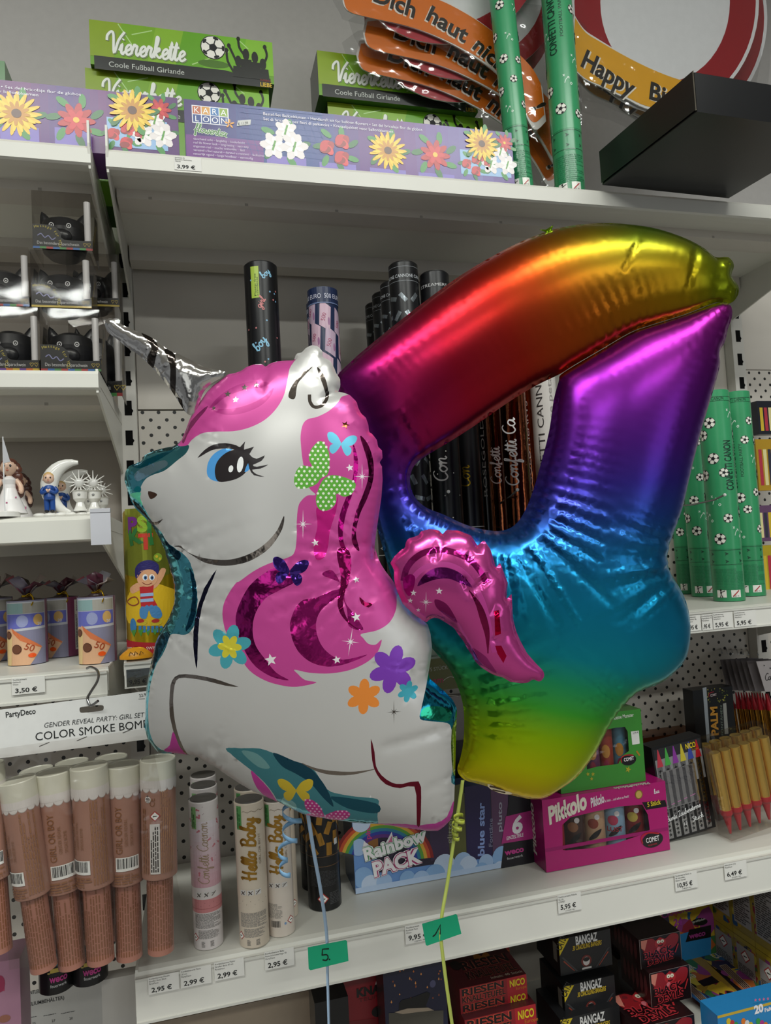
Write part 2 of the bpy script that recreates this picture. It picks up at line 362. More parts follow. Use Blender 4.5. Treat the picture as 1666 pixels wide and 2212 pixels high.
def panel(name, x0, x1, z0, z1, code, label, cat='back panel'):
    m = MB(((x0+x1)/2, YB, z0)); hw = (x1-x0)/2; m.box(-hw, 0, 0, hw, .012, z1-z0, 'CFC8BEw', {'front': code}); return tag(m.build(name), label, cat)
ZPF = H+.2742
zj = P(490, 1872, YB).z
panel('back_panel', XL+.016, XR-.016, ZPF+.002, ZA+.05, 'CFC8BEw', 'plain off-white back panel behind the black confetti cannons')
panel('perforated_panel', XL+.016, XR-.016, zj, ZPF-.001, 'PERF', 'white perforated back panel behind the two foil balloons')
panel('back_panel', XL+.016, XR-.016, .1, zj-.002, 'C2BCB2w', 'plain white back panel below the bottom shelf of firework boxes')
panel('back_panel', XL-1.25, XL-.016, H-.145, ZA+.05, 'B5ABA0w', 'plain back panel, coloured brownish grey for its shade, behind the cat money boxes and figurines')  # the left bay's shade is put into this darker panel colour
panel('perforated_panel', XL-1.25, XL-.016, .1, H-.147, 'PERF', 'perforated back panel behind the hanging smoke bomb bag')
ztr = P(1620, 800, YB).z
panel('back_panel', XR+.016, XR+.9, ztr+.002, ZA+.05, 'CFC8BEw', 'plain white back panel at the far right above the perforated one')
panel('perforated_panel', XR+.016, XR+.9, .1, ztr, 'PERF', 'white perforated back panel behind the gold cake fountains')
def upright(x, label):
    m = MB((x, YB-.025, 0)); m.box(-.015, 0, 0, .015, .036, ZA+.09, 'D2CEC6w'); S = Face(m, (0, 0, 0), (1, 0, 0), (0, 0, 1))
    z = H-1.0
    while z < ZA+.03:
        fill_uv(S, [(-.0045, z), (.0075, z), (.0075, z+.004), (.010, z+.008), (.0075, z+.012), (.0075, z+.026), (-.0045, z+.026)], '0D0D0Dd', 2); z += .0525
    return tag(m.build('upright_post'), label, 'shelf upright')
upright(XL, 'slotted metal upright post beside the cat money boxes')
upright(XR, 'slotted metal upright post behind the green confetti cannons')
def shelf(x0, x1, z, lip, label, rail=False, depth=YB-YF-.01, both=True, under=True, tip=0):
    t = empty('shelf_board', ((x0+x1)/2, YF, z), label, 'shelf'); hw = (x1-x0)/2
    m = MB(); m.smooth = False
    prof = [(depth, -.001), (.012, -.001), (.004, -.003), (0, -.008), (0, -lip), (.004, -lip-.002), (.022, -lip-.001), (.022, -.02), (depth, -.02)]
    for i in range(len(prof)):
        a, b = prof[i], prof[(i+1) % len(prof)]
        m.face([(-hw, a[0], a[1]), (-hw, b[0], b[1]), (hw, b[0], b[1]), (hw, a[0], a[1])], WH)
    for sx in (-hw, hw): m.face([(sx, a, b) for a, b in (prof if sx > 0 else prof[::-1])], WH)
    m.build('shelf_panel', t)
    if under:
        m = MB()
        for a, b, dz in ((.075, .115, .034), (.125, .135, .028), (depth-.05, depth-.01, .046)): m.box(-hw+.006, a, -dz, hw-.006, b, -.019, 'CFC9C0w')
        S = Face(m, (0, .0748, -.034), (1, 0, 0), (0, 0, 1)); 
        for i in range(9): fill_uv(S, [(-hw+.05+i*.14, 0), (-hw+.055+i*.14, 0), (-hw+.055+i*.14, .004), (-hw+.05+i*.14, .004)], 'A8A29Aw')
        m.build('stiffening_channel', t)
    for sx, ok in ((-hw+.002, both in (True, 'l')), (hw-.002, both in (True, 'r'))):
        if not ok: continue
        m = MB(); yb = depth-.012; pts = ([(.017, 0), (.013, .02), (.007, tip), (-.002, tip), (-.003, -.002)] if tip else [(.004, 0)])+[(.004, -lip-.006), (.03, -lip-.012), (yb, -.105), (yb, 0)]
        for dx in (-.0015, .0015): m.face([(sx+dx, a, b) for a, b in (pts if dx > 0 else pts[::-1])], WH)
        for i in range(len(pts)):
            a, b = pts[i], pts[(i+1) % len(pts)]; m.face([(sx-.0015, *a), (sx-.0015, *b), (sx+.0015, *b), (sx+.0015, *a)], WH)
        m.build('bracket', t)
    if rail:
        m = MB(); lo, hi = rail
        m.box(-hw+.001, -.006, lo, hw-.001, -.0004, hi, 'E2E0D8w'); m.box(-hw+.001, -.008, hi-.003, hw-.001, -.0055, hi, 'D2D0C8w'); m.box(-hw+.001, -.008, lo, hw-.001, -.0055, lo+.003, 'D2D0C8w')
        m.build('price_rail', t)
    return t
X0 = XL+.0095; X1 = XR-.008; XLl = XL-1.26; XLr = XL-.0095
shelf(X0, X1, ZA, .029, 'long white top shelf carrying the flower balloon kits and green cannons', tip=.028)
shelf(X0, X1, ZB, .02, 'white middle shelf carrying the tall confetti cannons', rail=(-.036, -.003))
shelf(X0, X1, ZC, .055, 'white bottom shelf carrying the firework boxes and small cannons', rail=(-.062, -.006))
ZLA = P(100, 300, YF).z; ZLP = P(100, 794, YF).z; ZLF = P(100, 1112, YF).z; ZLG = P(130, 1450, YF).z
shelf(XLl, XLr, ZLA, .028, 'white top shelf at the left end of the run', both='r', tip=.03)
shelf(XLl, XLr, ZLP, .026, 'white shelf at left carrying the cat money boxes', both='r')
shelf(XLl, XLr, ZLF, .034, 'white shelf at left carrying the figurines', both='r')
shelf(XLl, XLr, ZLG, .03, 'white shelf at left carrying the banknote party bags', rail=(-.036, -.004), both='r')
ZD = ZC-.325
shelf(X0, X1, ZD, .03, 'lowest white shelf carrying the black and red firecracker boxes', both=False, under=False)
# ---------------------------------------------------------------- foil balloons
def pip(pts, poly):
    x, y = pts[:, 0], pts[:, 1]; inside = np.zeros(len(pts), bool); q = np.asarray(poly, float)
    for (xa, ya), (xb, yb) in zip(q, np.roll(q, -1, 0)):
        if ya == yb: continue
        c = ((ya > y) != (yb > y)) & (x < (xb-xa)*(y-ya)/(yb-ya)+xa); inside ^= c
    return inside
def resample(poly, step):
    q = np.asarray(poly+[poly[0]], float); d = np.hypot(*np.diff(q, axis=0).T); s = np.r_[0, np.cumsum(d)]
    n = max(8, int(s[-1]/step)); t = np.linspace(0, s[-1], n, endpoint=False)
    return np.c_[np.interp(t, s, q[:, 0]), np.interp(t, s, q[:, 1])]
def subdiv(poly, step):
    out = []
    for i, a in enumerate(poly):
        b = poly[(i+1) % len(poly)]; n = max(1, int(math.hypot(b[0]-a[0], b[1]-a[1])/step+.6))
        out += [(a[0]+(b[0]-a[0])*k/n, a[1]+(b[1]-a[1])*k/n) for k in range(n)]
    return np.array(out, float)
def relax(mask, it=(300, 260, 220)):
    def sor(u, mk, n, h):
        yy, xx = np.indices(mk.shape); red = ((yy+xx) % 2 == 0) & mk; blk = ((yy+xx) % 2 == 1) & mk
        for _ in range(n):
            for c in (red, blk):
                s = np.zeros_like(u); s[1:-1, 1:-1] = (u[2:, 1:-1]+u[:-2, 1:-1]+u[1:-1, 2:]+u[1:-1, :-2]+h*h)/4
                u[c] += 1.8*(s-u)[c]
        return u
    lv = [mask]
    for _ in range(2):
        m = lv[-1]; m = m[:m.shape[0]//2*2, :m.shape[1]//2*2]; lv.append(m[::2, ::2] & m[1::2, ::2] & m[::2, 1::2] & m[1::2, 1::2])
    u = np.zeros(lv[2].shape)
    for k, mk, n in ((2, lv[2], it[0]), (1, lv[1], it[1]), (0, lv[0], it[2])):
        if u.shape != mk.shape:
            u = np.kron(u, np.ones((2, 2))); z = np.zeros(mk.shape); z[:u.shape[0], :u.shape[1]] = u[:mk.shape[0], :mk.shape[1]]; u = z*mk
        u = sor(u, mk, n, 2.0**k)
    return u
BAL = {}
def balloon(name, parent, outline, depth, A, base, back, art=(), rim=5, step=5.5, grid=13, wr=(.07, 26, 17), creases=(), colour=None, off=0, scal=0, seed=1, flat=1.0):
    rng = np.random.default_rng(seed); s = depth/FPX
    B = resample(outline, step); nB = len(B)
    if scal:   # scalloped rim
        tt = np.arange(nB)*step; nn = np.roll(B, -1, 0)-np.roll(B, 1, 0); nn = np.c_[nn[:, 1], -nn[:, 0]]/np.maximum(1e-6, np.hypot(*nn.T))[:, None]
        B = B+nn*(np.abs(np.sin(tt/scal*math.pi))*1.0)[:, None]
    lo = B.min(0)-16; hi = B.max(0)+16; cell = 3.0
    nx, ny = ((hi-lo)/cell).astype(int)+1
    gx, gy = np.meshgrid(lo[0]+np.arange(nx)*cell, lo[1]+np.arange(ny)*cell); G = np.c_[gx.ravel(), gy.ravel()]
    def ndist(Q):
        d = np.empty(len(Q)); ix = np.empty(len(Q), int)
        for a in range(0, len(Q), 4000):
            D = ((Q[a:a+4000, None, :]-B[None])**2).sum(2); j = D.argmin(1); ix[a:a+4000] = j; d[a:a+4000] = np.sqrt(D[np.arange(len(j)), j])
        return d, ix
    ins = pip(G, B); dG = np.zeros(len(G)); dG[ins], _ = ndist(G[ins])
    U = relax((ins & (dG > rim)).reshape(ny, nx))*cell*cell
    def height(Q):
        d, ix = ndist(Q); fx = (Q[:, 0]-lo[0])/cell; fy = (Q[:, 1]-lo[1])/cell; i = np.clip(fx.astype(int), 0, nx-2); j = np.clip(fy.astype(int), 0, ny-2); fx -= i; fy -= j
        u = U[j, i]*(1-fx)*(1-fy)+U[j, i+1]*fx*(1-fy)+U[j+1, i]*(1-fx)*fy+U[j+1, i+1]*fx*fy
        h = A*np.sqrt(2*np.maximum(u, 0))
        h = np.where(h > 0, h, 0)*flat
        if wr:
            ss = ix*step; ph = np.interp(ss, np.linspace(0, nB*step, 60), rng2)
            amp = np.interp(ss, np.linspace(0, nB*step, 40), rng3)
            amp = amp*(.55+1.3*conc[ix]); h = h*(1+wr[0]*amp*np.exp(-np.maximum(d-rim, 0)/(wr[1]*(1+.9*conc[ix])))*(np.sin(ss/wr[2]*2*math.pi+ph*2)+.35*np.sin(ss/wr[2]*3.3*math.pi+ph*4)))
        for (p, q, wd, dp) in creases:
            p, q = np.array(p, float), np.array(q, float); v = q-p; t = np.clip(((Q-p)@v)/(v@v), 0, 1); dd = np.hypot(*(Q-p-t[:, None]*v).T)
            h = h*(1-dp*(1-t*.6)*np.exp(-(dd/wd)**2))
        return h
    rng2 = rng.uniform(-2, 2, 60); rng3 = rng.uniform(.15, 1.2, 40)
    t2 = np.roll(B, -8, 0)+np.roll(B, 8, 0)-2*B; n0 = np.roll(B, -1, 0)-np.roll(B, 1, 0); n0 = np.c_[-n0[:, 1], n0[:, 0]]/np.maximum(1e-6, np.hypot(*n0.T))[:, None]
    if np.sum(B[:, 0]*np.roll(B[:, 1], -1)-np.roll(B[:, 0], -1)*B[:, 1]) < 0: n0 = -n0
    cc = np.convolve(np.r_[-(t2*n0).sum(1)[-15:], -(t2*n0).sum(1), -(t2*n0).sum(1)[:15]], np.ones(31)/31, 'same')[15:-15]; conc = np.clip(cc/6, 0, 1.6)
    pts = [B]; nrm = np.roll(B, -1, 0)-np.roll(B, 1, 0); nrm = np.c_[-nrm[:, 1], nrm[:, 0]]/np.maximum(1e-6, np.hypot(*nrm.T))[:, None]
    ar = 0.5*np.sum(B[:, 0]*np.roll(B[:, 1], -1)-np.roll(B[:, 0], -1)*B[:, 1]); nrm *= 1 if ar > 0 else -1
    ring = []
    for o in (rim*.96, rim+2.2, rim+5, rim+10, rim+17, rim+26, rim+37):
        q = B+nrm*o; q = q[::1 if o < rim+20 else 2]; d, _ = ndist(q); ring.append(q[pip(q, B) & (d > o*.86)])
    far = G[ins & (dG > rim+44)]; sel = (np.round((far[:, 0]-lo[0])/cell).astype(int) % int(grid/cell+.5) == 0) & (np.round((far[:, 1]-lo[1])/cell).astype(int) % int(grid/cell+.5) == 0)
    ring.append(far[sel]+rng.uniform(-2, 2, (sel.sum(), 2)))
    V = [tuple(p) for p in B]; E = []; inner = []
    for poly, code in art:
        q = subdiv(poly, 7); V0 = len(V); V += [tuple(p) for p in q]; E += [(V0+i, V0+(i+1) % len(q)) for i in range(len(q))]; inner.append((q, code))
    for r in ring: V += [tuple(p) for p in r]
    res = delaunay_2d_cdt([Vector(p) for p in V], E, [list(range(nB))], 1, 1e-4)
    vo = np.array([tuple(v) for v in res[0]]); tri = [f for f in res[2]]
    cen = np.array([vo[list(f)].mean(0) for f in tri]); codes = [base]+[c for _, c in inner]; fi = np.zeros(len(tri), int)
    for k, (q, c) in enumerate(inner):
        bb = (cen[:, 0] > q[:, 0].min()) & (cen[:, 0] < q[:, 0].max()) & (cen[:, 1] > q[:, 1].min()) & (cen[:, 1] < q[:, 1].max()); ix = np.where(bb)[0]
        if len(ix): fi[ix[pip(cen[ix], q)]] = k+1
    hh = height(vo); hh[ndist(vo)[0] < rim*.9] = 0
    org = EYE+ray(*B.mean(0))*depth; n = len(vo)
    def w(p, h): return EYE+ray(p[0], p[1])*depth-CF*(h*s+off)
    front = [tuple(w(vo[i], hh[i]+.6)-org) for i in range(n)]; rear = [tuple(w(vo[i], -hh[i]-.6)-org) for i in range(n)]
    used = sorted(set(codes), key=codes.index); mats = used+[back]; me = bpy.data.meshes.new(name)
    F = []; Mi = []; keep = pip(cen, B)
    for f, k, kp in zip(tri, fi, keep):
        if not kp: continue
        a, b, c = f
        cr = (vo[b][0]-vo[a][0])*(vo[c][1]-vo[a][1])-(vo[b][1]-vo[a][1])*(vo[c][0]-vo[a][0])
        if cr > 0: a, c = c, a      # pixel y runs down
        F.append((a, b, c)); Mi.append(used.index(codes[k])); F.append((c+n, b+n, a+n)); Mi.append(len(mats)-1)
    me.from_pydata(front+rear, [], F)
    for c in mats: me.materials.append(mt(c))
    me.polygons.foreach_set('material_index', Mi); me.polygons.foreach_set('use_smooth', [True]*len(F))
    if colour:
        at = me.color_attributes.new('print', 'FLOAT_COLOR', 'POINT'); cv = colour(vo); at.data.foreach_set('color', np.r_[cv, cv].astype(np.float32).ravel())
    me.validate(); me.update()
    o = bpy.data.objects.new(name, me); COL.objects.link(o); o.location = org if parent is None else Vector(org)-parent.location
    if parent: o.parent = parent
    return o
def c1(*a): return [(200+a[i]/2.524, 660+a[i+1]/2.524) for i in range(0, len(a), 2)]
def c2(*a): return [(300+a[i]/2.38, 1180+a[i+1]/2.38) for i in range(0, len(a), 2)]
def cw(*a): return [(780+a[i]/3.786, 1100+a[i+1]/3.786) for i in range(0, len(a), 2)]
def thick(pts, w0, w1=None, taper=True):
    p = smooth(pts, False, 6); N = len(p); L = []; R = []
    for i in range(N):
        a, b = p[max(i-1, 0)], p[min(i+1, N-1)]; dx, dy = b[0]-a[0], b[1]-a[1]; q = math.hypot(dx, dy) or 1; t = i/(N-1)
        ww = (w0*math.sin(math.pi*min(max(t, .06), .94)) if taper else w0)/2
        L.append((p[i][0]-dy/q*ww, p[i][1]+dx/q*ww)); R.append((p[i][0]+dy/q*ww, p[i][1]-dx/q*ww))
    return L+R[::-1]
def sparkle(c, R, r, code, rot=0):
    out = []
    for i in range(16):
        a = i*math.pi/8+rot; q = R if i % 8 == 0 else (R*.62 if i % 8 == 4 else (r*2.1 if i % 4 == 2 else r*.55)); out.append((c[0]+q*math.sin(a), c[1]-q*math.cos(a)))
    return [(out, code)]
def flower(c, R, n, code, rot=0, cc=None):
    out = []
    for i in range(n):
        a = 2*math.pi*i/n+rot; out.append((oval_pts((c[0]+R*.56*math.sin(a), c[1]-R*.56*math.cos(a)), R*.45, R*.29, 14, a-math.pi/2), code))
    out.append((oval_pts(c, R*.3, R*.3, 12), code))
    if cc: out += flower(c, R*.55, n, cc, rot+.3)
    return out
def wingpair(c, s, rot, code, dots=None, sq=1.0):
    """printed butterfly, wings spread about c"""
    ca, sa = math.cos(rot), math.sin(rot); tr = lambda p: (c[0]+(p[0]*ca-p[1]*sa)*s, c[1]+(p[0]*sa+p[1]*ca)*s); out = []
    for sx in (-1, 1):
        up = [(0, .05), (.12, -.2), (.35, -.5), (.7, -.68), (.95, -.62), (.98, -.4), (.85, -.1), (.6, .08), (.3, .12)]
        dn = [(0, .05), (.25, .08), (.55, .12), (.72, .3), (.7, .6), (.5, .78), (.3, .65), (.12, .35)]
        out += [(smooth([tr((sx*x*sq, y)) for x, y in q], True, 3), code) for q in (up, dn)]
    if dots:
        ps = [p for p, _ in out]
        for p in ps:
            q = np.array(p); lo, hi = q.min(0), q.max(0); st = .2*s; y = lo[1]+st*.3; r = 0
            while y < hi[1]:
                x = lo[0]+st*.3+(r % 2)*st*.5
                while x < hi[0]:
                    if pip(np.array([(x, y)]), p)[0]: out.append((oval_pts((x, y), st*.24, st*.24, 8), dots))
                    x += st
                y += st*.8; r += 1
    return out
# ---- the unicorn balloon: drawn on foil, so every printed shape is part of the foil's surface
WHT, PK, DK, HOT, TEAL, SIL, BLK = 'BFBDBAu', 'C44692u', 'A52A72m', 'F02A9Cm', '5FB4C4M', '8C827AM', '1C1416g'
body = c1(545, 592, 530, 620, 505, 690, 485, 735, 470, 747, 440, 768, 400, 775, 340, 790, 285, 815, 265, 850, 235, 862, 200, 875, 180, 905, 174, 950, 188, 1000, 203, 1040, 215, 1075, 240, 1112, 280, 1150, 320, 1192, 345, 1232, 370, 1282, 385, 1312, 400, 1360, 415, 1400, 428, 1460) + \
    c2(172, 150, 182, 200, 185, 280, 170, 330, 150, 380, 110, 440, 85, 500, 70, 570, 55, 640, 40, 720, 35, 800, 33, 880, 30, 930, 45, 990, 75, 1030, 100, 1060, 130, 1065, 190, 1062, 270, 1075, 290, 1072, 330, 1100, 400, 1135, 460, 1180, 520, 1220, 580, 1255, 650, 1285, 720, 1315, 780, 1345, 840, 1375, 900, 1390, 1000, 1405, 1100, 1420, 1180, 1425, 1260, 1430, 1330, 1440, 1400, 1452, 1480, 1462, 1540, 1462, 1570, 1440, 1600, 1410, 1615, 1370, 1622, 1300, 1625, 1200, 1628, 1100, 1630, 1000, 1634, 900, 1636, 835, 1615, 790, 1570, 745, 1520, 700, 1495, 680, 1490, 650, 1500, 590, 1508, 520, 1500, 450, 1485, 400, 1450, 372, 1400, 330, 1350, 260, 1325, 210, 1305, 175, 1270, 130, 1250, 100, 1230, 60, 1215, 10) + \
    c1(1542, 1390, 1537, 1330, 1545, 1250, 1560, 1150, 1575, 1050, 1582, 950, 1578, 875, 1564, 858, 1582, 830, 1578, 790, 1556, 768, 1552, 735, 1525, 700, 1508, 690, 1504, 650, 1490, 610, 1465, 590, 1450, 560, 1440, 525, 1405, 490, 1375, 477, 1340, 470, 1352, 440, 1350, 400, 1330, 372, 1318, 340, 1296, 300, 1272, 290, 1254, 282, 1254, 250, 1230, 222, 1195, 216, 1165, 230, 1142, 255, 1110, 264, 1098, 300, 1060, 300, 1000, 306, 965, 318, 945, 335, 920, 318, 880, 322, 840, 335, 812, 356, 780, 368, 740, 375, 700, 405, 660, 435, 625, 470, 590, 520, 560, 570)
art = []
def ar(p, c, s=4): art.append((smooth(p, True, s) if s else p, c))
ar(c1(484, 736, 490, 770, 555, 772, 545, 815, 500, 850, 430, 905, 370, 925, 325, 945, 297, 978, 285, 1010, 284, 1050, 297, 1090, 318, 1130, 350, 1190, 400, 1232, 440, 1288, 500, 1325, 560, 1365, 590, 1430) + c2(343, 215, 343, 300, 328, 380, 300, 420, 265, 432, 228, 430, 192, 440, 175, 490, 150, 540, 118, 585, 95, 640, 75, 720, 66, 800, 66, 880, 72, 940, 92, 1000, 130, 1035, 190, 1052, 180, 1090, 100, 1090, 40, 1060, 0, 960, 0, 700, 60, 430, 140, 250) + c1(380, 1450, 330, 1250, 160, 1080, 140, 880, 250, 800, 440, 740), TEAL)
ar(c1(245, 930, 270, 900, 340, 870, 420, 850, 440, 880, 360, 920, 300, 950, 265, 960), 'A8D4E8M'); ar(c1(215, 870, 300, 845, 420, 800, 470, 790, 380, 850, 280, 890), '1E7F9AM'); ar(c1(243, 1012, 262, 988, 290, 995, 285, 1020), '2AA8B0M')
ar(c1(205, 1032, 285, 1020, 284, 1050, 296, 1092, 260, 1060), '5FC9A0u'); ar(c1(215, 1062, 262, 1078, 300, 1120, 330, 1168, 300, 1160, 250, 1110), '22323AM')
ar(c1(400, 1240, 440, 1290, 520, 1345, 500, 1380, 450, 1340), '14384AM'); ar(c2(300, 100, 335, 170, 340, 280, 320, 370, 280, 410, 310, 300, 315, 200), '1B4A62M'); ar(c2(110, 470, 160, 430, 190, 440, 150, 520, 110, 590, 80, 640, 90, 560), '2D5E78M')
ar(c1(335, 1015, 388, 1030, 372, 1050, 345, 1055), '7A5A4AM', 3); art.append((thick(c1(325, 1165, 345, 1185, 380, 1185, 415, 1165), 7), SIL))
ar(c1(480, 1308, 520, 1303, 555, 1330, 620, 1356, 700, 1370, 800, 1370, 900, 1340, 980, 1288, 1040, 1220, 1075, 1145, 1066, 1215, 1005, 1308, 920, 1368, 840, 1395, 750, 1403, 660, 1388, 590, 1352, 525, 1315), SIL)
# forelock
ar(c1(700, 395, 780, 355, 850, 325, 945, 320, 1100, 290, 1085, 360, 1076, 440, 1060, 520, 1020, 592, 960, 650, 880, 688, 800, 704, 700, 704, 625, 712, 570, 745, 545, 772, 488, 771, 478, 735, 520, 620, 545, 570, 600, 480, 640, 430), PK)
ar(c1(650, 582, 690, 530, 760, 475, 840, 440, 920, 430, 985, 445, 940, 465, 850, 480, 760, 510, 700, 550), 'AE2F7Eu'); ar(c1(660, 572, 740, 582, 820, 577, 900, 552, 960, 517, 1006, 470, 990, 520, 940, 570, 860, 605, 780, 616, 710, 602), 'AE2F7Eu'); ar(c1(500, 720, 540, 650, 600, 590, 650, 560, 600, 630, 545, 700, 520, 760), 'A83A7Cm')
for x, y, r in ((760, 500, 8), (850, 465, 8), (912, 452, 6), (806, 533, 7), (682, 572, 6)): art.append((star_pts(c1(x, y)[0], r, r*.42, 5, math.pi), 'C9C3BCM'))
# ear
ar(c1(1088, 522, 1094, 480, 1120, 430, 1160, 380, 1206, 347, 1166, 400, 1132, 450, 1121, 528), SIL); ar(c1(1230, 345, 1260, 380, 1282, 430, 1292, 490, 1282, 505, 1264, 450, 1242, 390), SIL); art.append((thick(c1(1196, 505, 1200, 545, 1222, 572, 1257, 566, 1282, 530, 1287, 480), 7, taper=False), SIL))
# mane with its curl
ar(c1(1370, 500, 1345, 540, 1300, 590, 1240, 625, 1190, 640, 1165, 670, 1155, 730, 1160, 800, 1168, 860, 1182, 930, 1202, 1000, 1235, 1036, 1195, 1040, 1165, 1065, 1147, 1100, 1140, 1180, 1140, 1260, 1130, 1330, 1100, 1358, 1000, 1390, 920, 1430, 850, 1480) + c2(540, 172, 490, 250, 476, 320, 488, 390, 520, 450, 560, 520, 610, 590, 680, 635, 760, 660, 840, 668, 935, 648, 880, 635, 845, 605, 830, 585, 900, 600, 1000, 605, 1100, 590, 1180, 555, 1230, 510, 1250, 452, 1220, 474, 1185, 468, 1160, 440, 1150, 420, 1230, 405, 1290, 370, 1322, 310, 1328, 240, 1360, 200, 1260, 60) + c1(1640, 1300, 1640, 900, 1560, 640, 1450, 490), PK)
ar(c2(745, 96, 680, 122, 610, 182, 560, 272, 542, 350, 560, 430, 590, 500, 640, 570, 720, 620, 802, 636, 742, 600, 692, 540, 642, 470, 626, 390, 642, 310, 690, 240, 760, 200, 840, 150), 'CC2C94M'); ar(c2(960, 130, 1010, 110, 1050, 190, 1000, 210, 930, 240, 870, 250, 832, 290, 808, 360, 816, 430, 850, 500, 910, 550, 990, 572, 1080, 560, 1180, 520, 1060, 540, 985, 500, 945, 440, 932, 370, 950, 310, 1000, 262, 1050, 240, 1080, 300, 1090, 380, 1160, 400, 1120, 330, 1070, 260, 1062, 180), 'F034A4M')
ar(c1(1240, 1105, 1290, 1120, 1330, 1100, 1350, 1040, 1340, 1120, 1310, 1220, 1300, 1300, 1280, 1360, 1240, 1370, 1225, 1300, 1245, 1200), HOT); ar(c1(1425, 760, 1452, 850, 1444, 960, 1415, 1060, 1385, 1160, 1375, 1260, 1395, 1340, 1360, 1300, 1350, 1200, 1365, 1120, 1395, 1040, 1425, 950, 1430, 850), 'B8187AM')
ar(c1(1462, 722, 1502, 760, 1532, 850, 1532, 950, 1502, 1050, 1462, 1140, 1442, 1240, 1460, 1330, 1428, 1300, 1420, 1240, 1440, 1130, 1480, 1030, 1506, 940, 1500, 850), 'A0246AM'); ar(c2(1030, 20, 1075, 0, 1100, 60, 1090, 160, 1060, 260, 1085, 350, 1140, 400, 1080, 360, 1035, 280, 1050, 150), 'A81E66M'); ar(c2(1140, 240, 1170, 268, 1205, 275, 1185, 295, 1150, 275), 'B01E58M', 2)
for x, y, r in ((1410, 893, 8), (1235, 1285, 8), (1445, 1478, 5)): art.append((star_pts(c1(x, y)[0], r, r*.42, 5, math.pi+.2), 'EEE8E8u'))
for x, y, r in ((715, 537, 13), (1125, 338, 10), (1125, 158, 7), (1032, 540, 9)): art.append((star_pts(c2(x, y)[0], r, r*.42, 5, math.pi+.2), 'EEE8E8u'))
art.append((star_pts(c1(1385, 664)[0], 9, 3.6, 5, .3), '8A4A2EM'))
art += sparkle(c1(1474, 938)[0], 28, 4, 'F0ECECu')+sparkle(c1(1172, 1188)[0], 30, 4.5, 'F0ECECu')+sparkle(c2(1098, 455)[0], 30, 4.5, 'F0ECECu', .15)+sparkle(c2(1310, 805)[0], 26, 4, '8C8478M')
# butterflies and flowers
art += wingpair(c1(1365, 765)[0], 31, .12, '62BCD8u')
art.append((smooth(c1(1262, 950, 1295, 930, 1305, 880, 1300, 810, 1270, 760, 1245, 760, 1210, 800, 1200, 850, 1215, 890, 1165, 885, 1135, 915, 1125, 970, 1145, 1003, 1190, 1002, 1240, 980), True, 4), '62AE3Eu')); art.append((smooth(c1(1268, 965, 1310, 935, 1370, 940, 1430, 965, 1440, 990, 1420, 1030, 1380, 1046, 1342, 1030, 1338, 1080, 1300, 1115, 1260, 1115, 1240, 1085, 1240, 1040), True, 4), '62AE3Eu'))
for k in (-1, -2):
    p = art[k][0] if k == -1 else art[-2][0]
gp = [art[-1][0], art[-2][0]]
for p in gp:
    q = np.array(p); lo, hi = q.min(0), q.max(0); y = lo[1]+4; r = 0
    while y < hi[1]:
        x = lo[0]+4+(r % 2)*5.5
        while x < hi[0]:
            if pip(np.array([(x, y)]), p)[0]: art.append((oval_pts((x, y), 2.7, 2.7, 8), 'EAF0DCu'))
            x += 11
        y += 8.5; r += 1
art += wingpair(c2(805, 108)[0], 37, .12, '5A3CA8M')
art += flower(c2(512, 478)[0], 46, 6, '4AA5B2u', .25, 'D8CC3Cu')+flower(c2(1305, 598)[0], 49, 6, '7A3AAEu', .25)+flower(c2(1163, 722)[0], 36, 6, 'E88A38u', .05)+flower(c2(1380, 712)[0], 22, 6, '3E9FB0u', .2)
# belly, legs, tail
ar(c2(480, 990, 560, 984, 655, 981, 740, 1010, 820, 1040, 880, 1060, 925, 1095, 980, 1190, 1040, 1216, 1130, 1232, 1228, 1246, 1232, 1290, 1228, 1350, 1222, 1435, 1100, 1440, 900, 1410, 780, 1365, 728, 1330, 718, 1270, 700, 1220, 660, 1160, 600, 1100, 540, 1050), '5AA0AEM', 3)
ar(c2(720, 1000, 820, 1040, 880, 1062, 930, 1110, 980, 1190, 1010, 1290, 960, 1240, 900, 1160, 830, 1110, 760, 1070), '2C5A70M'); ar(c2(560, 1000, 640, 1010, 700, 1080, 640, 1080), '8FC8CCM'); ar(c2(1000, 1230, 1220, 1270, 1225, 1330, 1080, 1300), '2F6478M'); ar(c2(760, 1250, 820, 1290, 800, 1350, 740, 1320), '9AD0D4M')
ar(c2(602, 1105, 650, 1155, 690, 1212, 712, 1270, 722, 1310, 660, 1265, 620, 1200), 'C23A98u')
art += wingpair(c2(825, 1200)[0], 38, -.03, 'D0B42Eu')+wingpair(c2(960, 1355)[0], 46, .35, 'C02E86u', 'E8B4D4u', 1.1)
art.append((thick(c2(860, 1052, 930, 1085, 1010, 1102, 1110, 1104, 1222, 1085), 9), SIL)); ar(c2(1197, 930, 1215, 1000, 1222, 1070, 1250, 1120, 1300, 1160, 1350, 1170, 1433, 1162, 1447, 1250, 1442, 1440, 1428, 1440, 1424, 1300, 1412, 1188, 1340, 1192, 1270, 1168, 1225, 1112, 1203, 1040), '7A2436M', 2)
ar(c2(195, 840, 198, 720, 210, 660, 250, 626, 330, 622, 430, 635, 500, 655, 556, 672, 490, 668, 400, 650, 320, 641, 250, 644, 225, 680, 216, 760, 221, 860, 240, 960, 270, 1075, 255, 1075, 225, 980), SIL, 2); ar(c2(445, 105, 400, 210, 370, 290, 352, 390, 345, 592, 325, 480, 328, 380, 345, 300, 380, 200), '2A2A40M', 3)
ar(c2(208, 920, 232, 1000, 256, 1075, 200, 1075, 140, 1040, 180, 1000), 'B83A92u', 3)
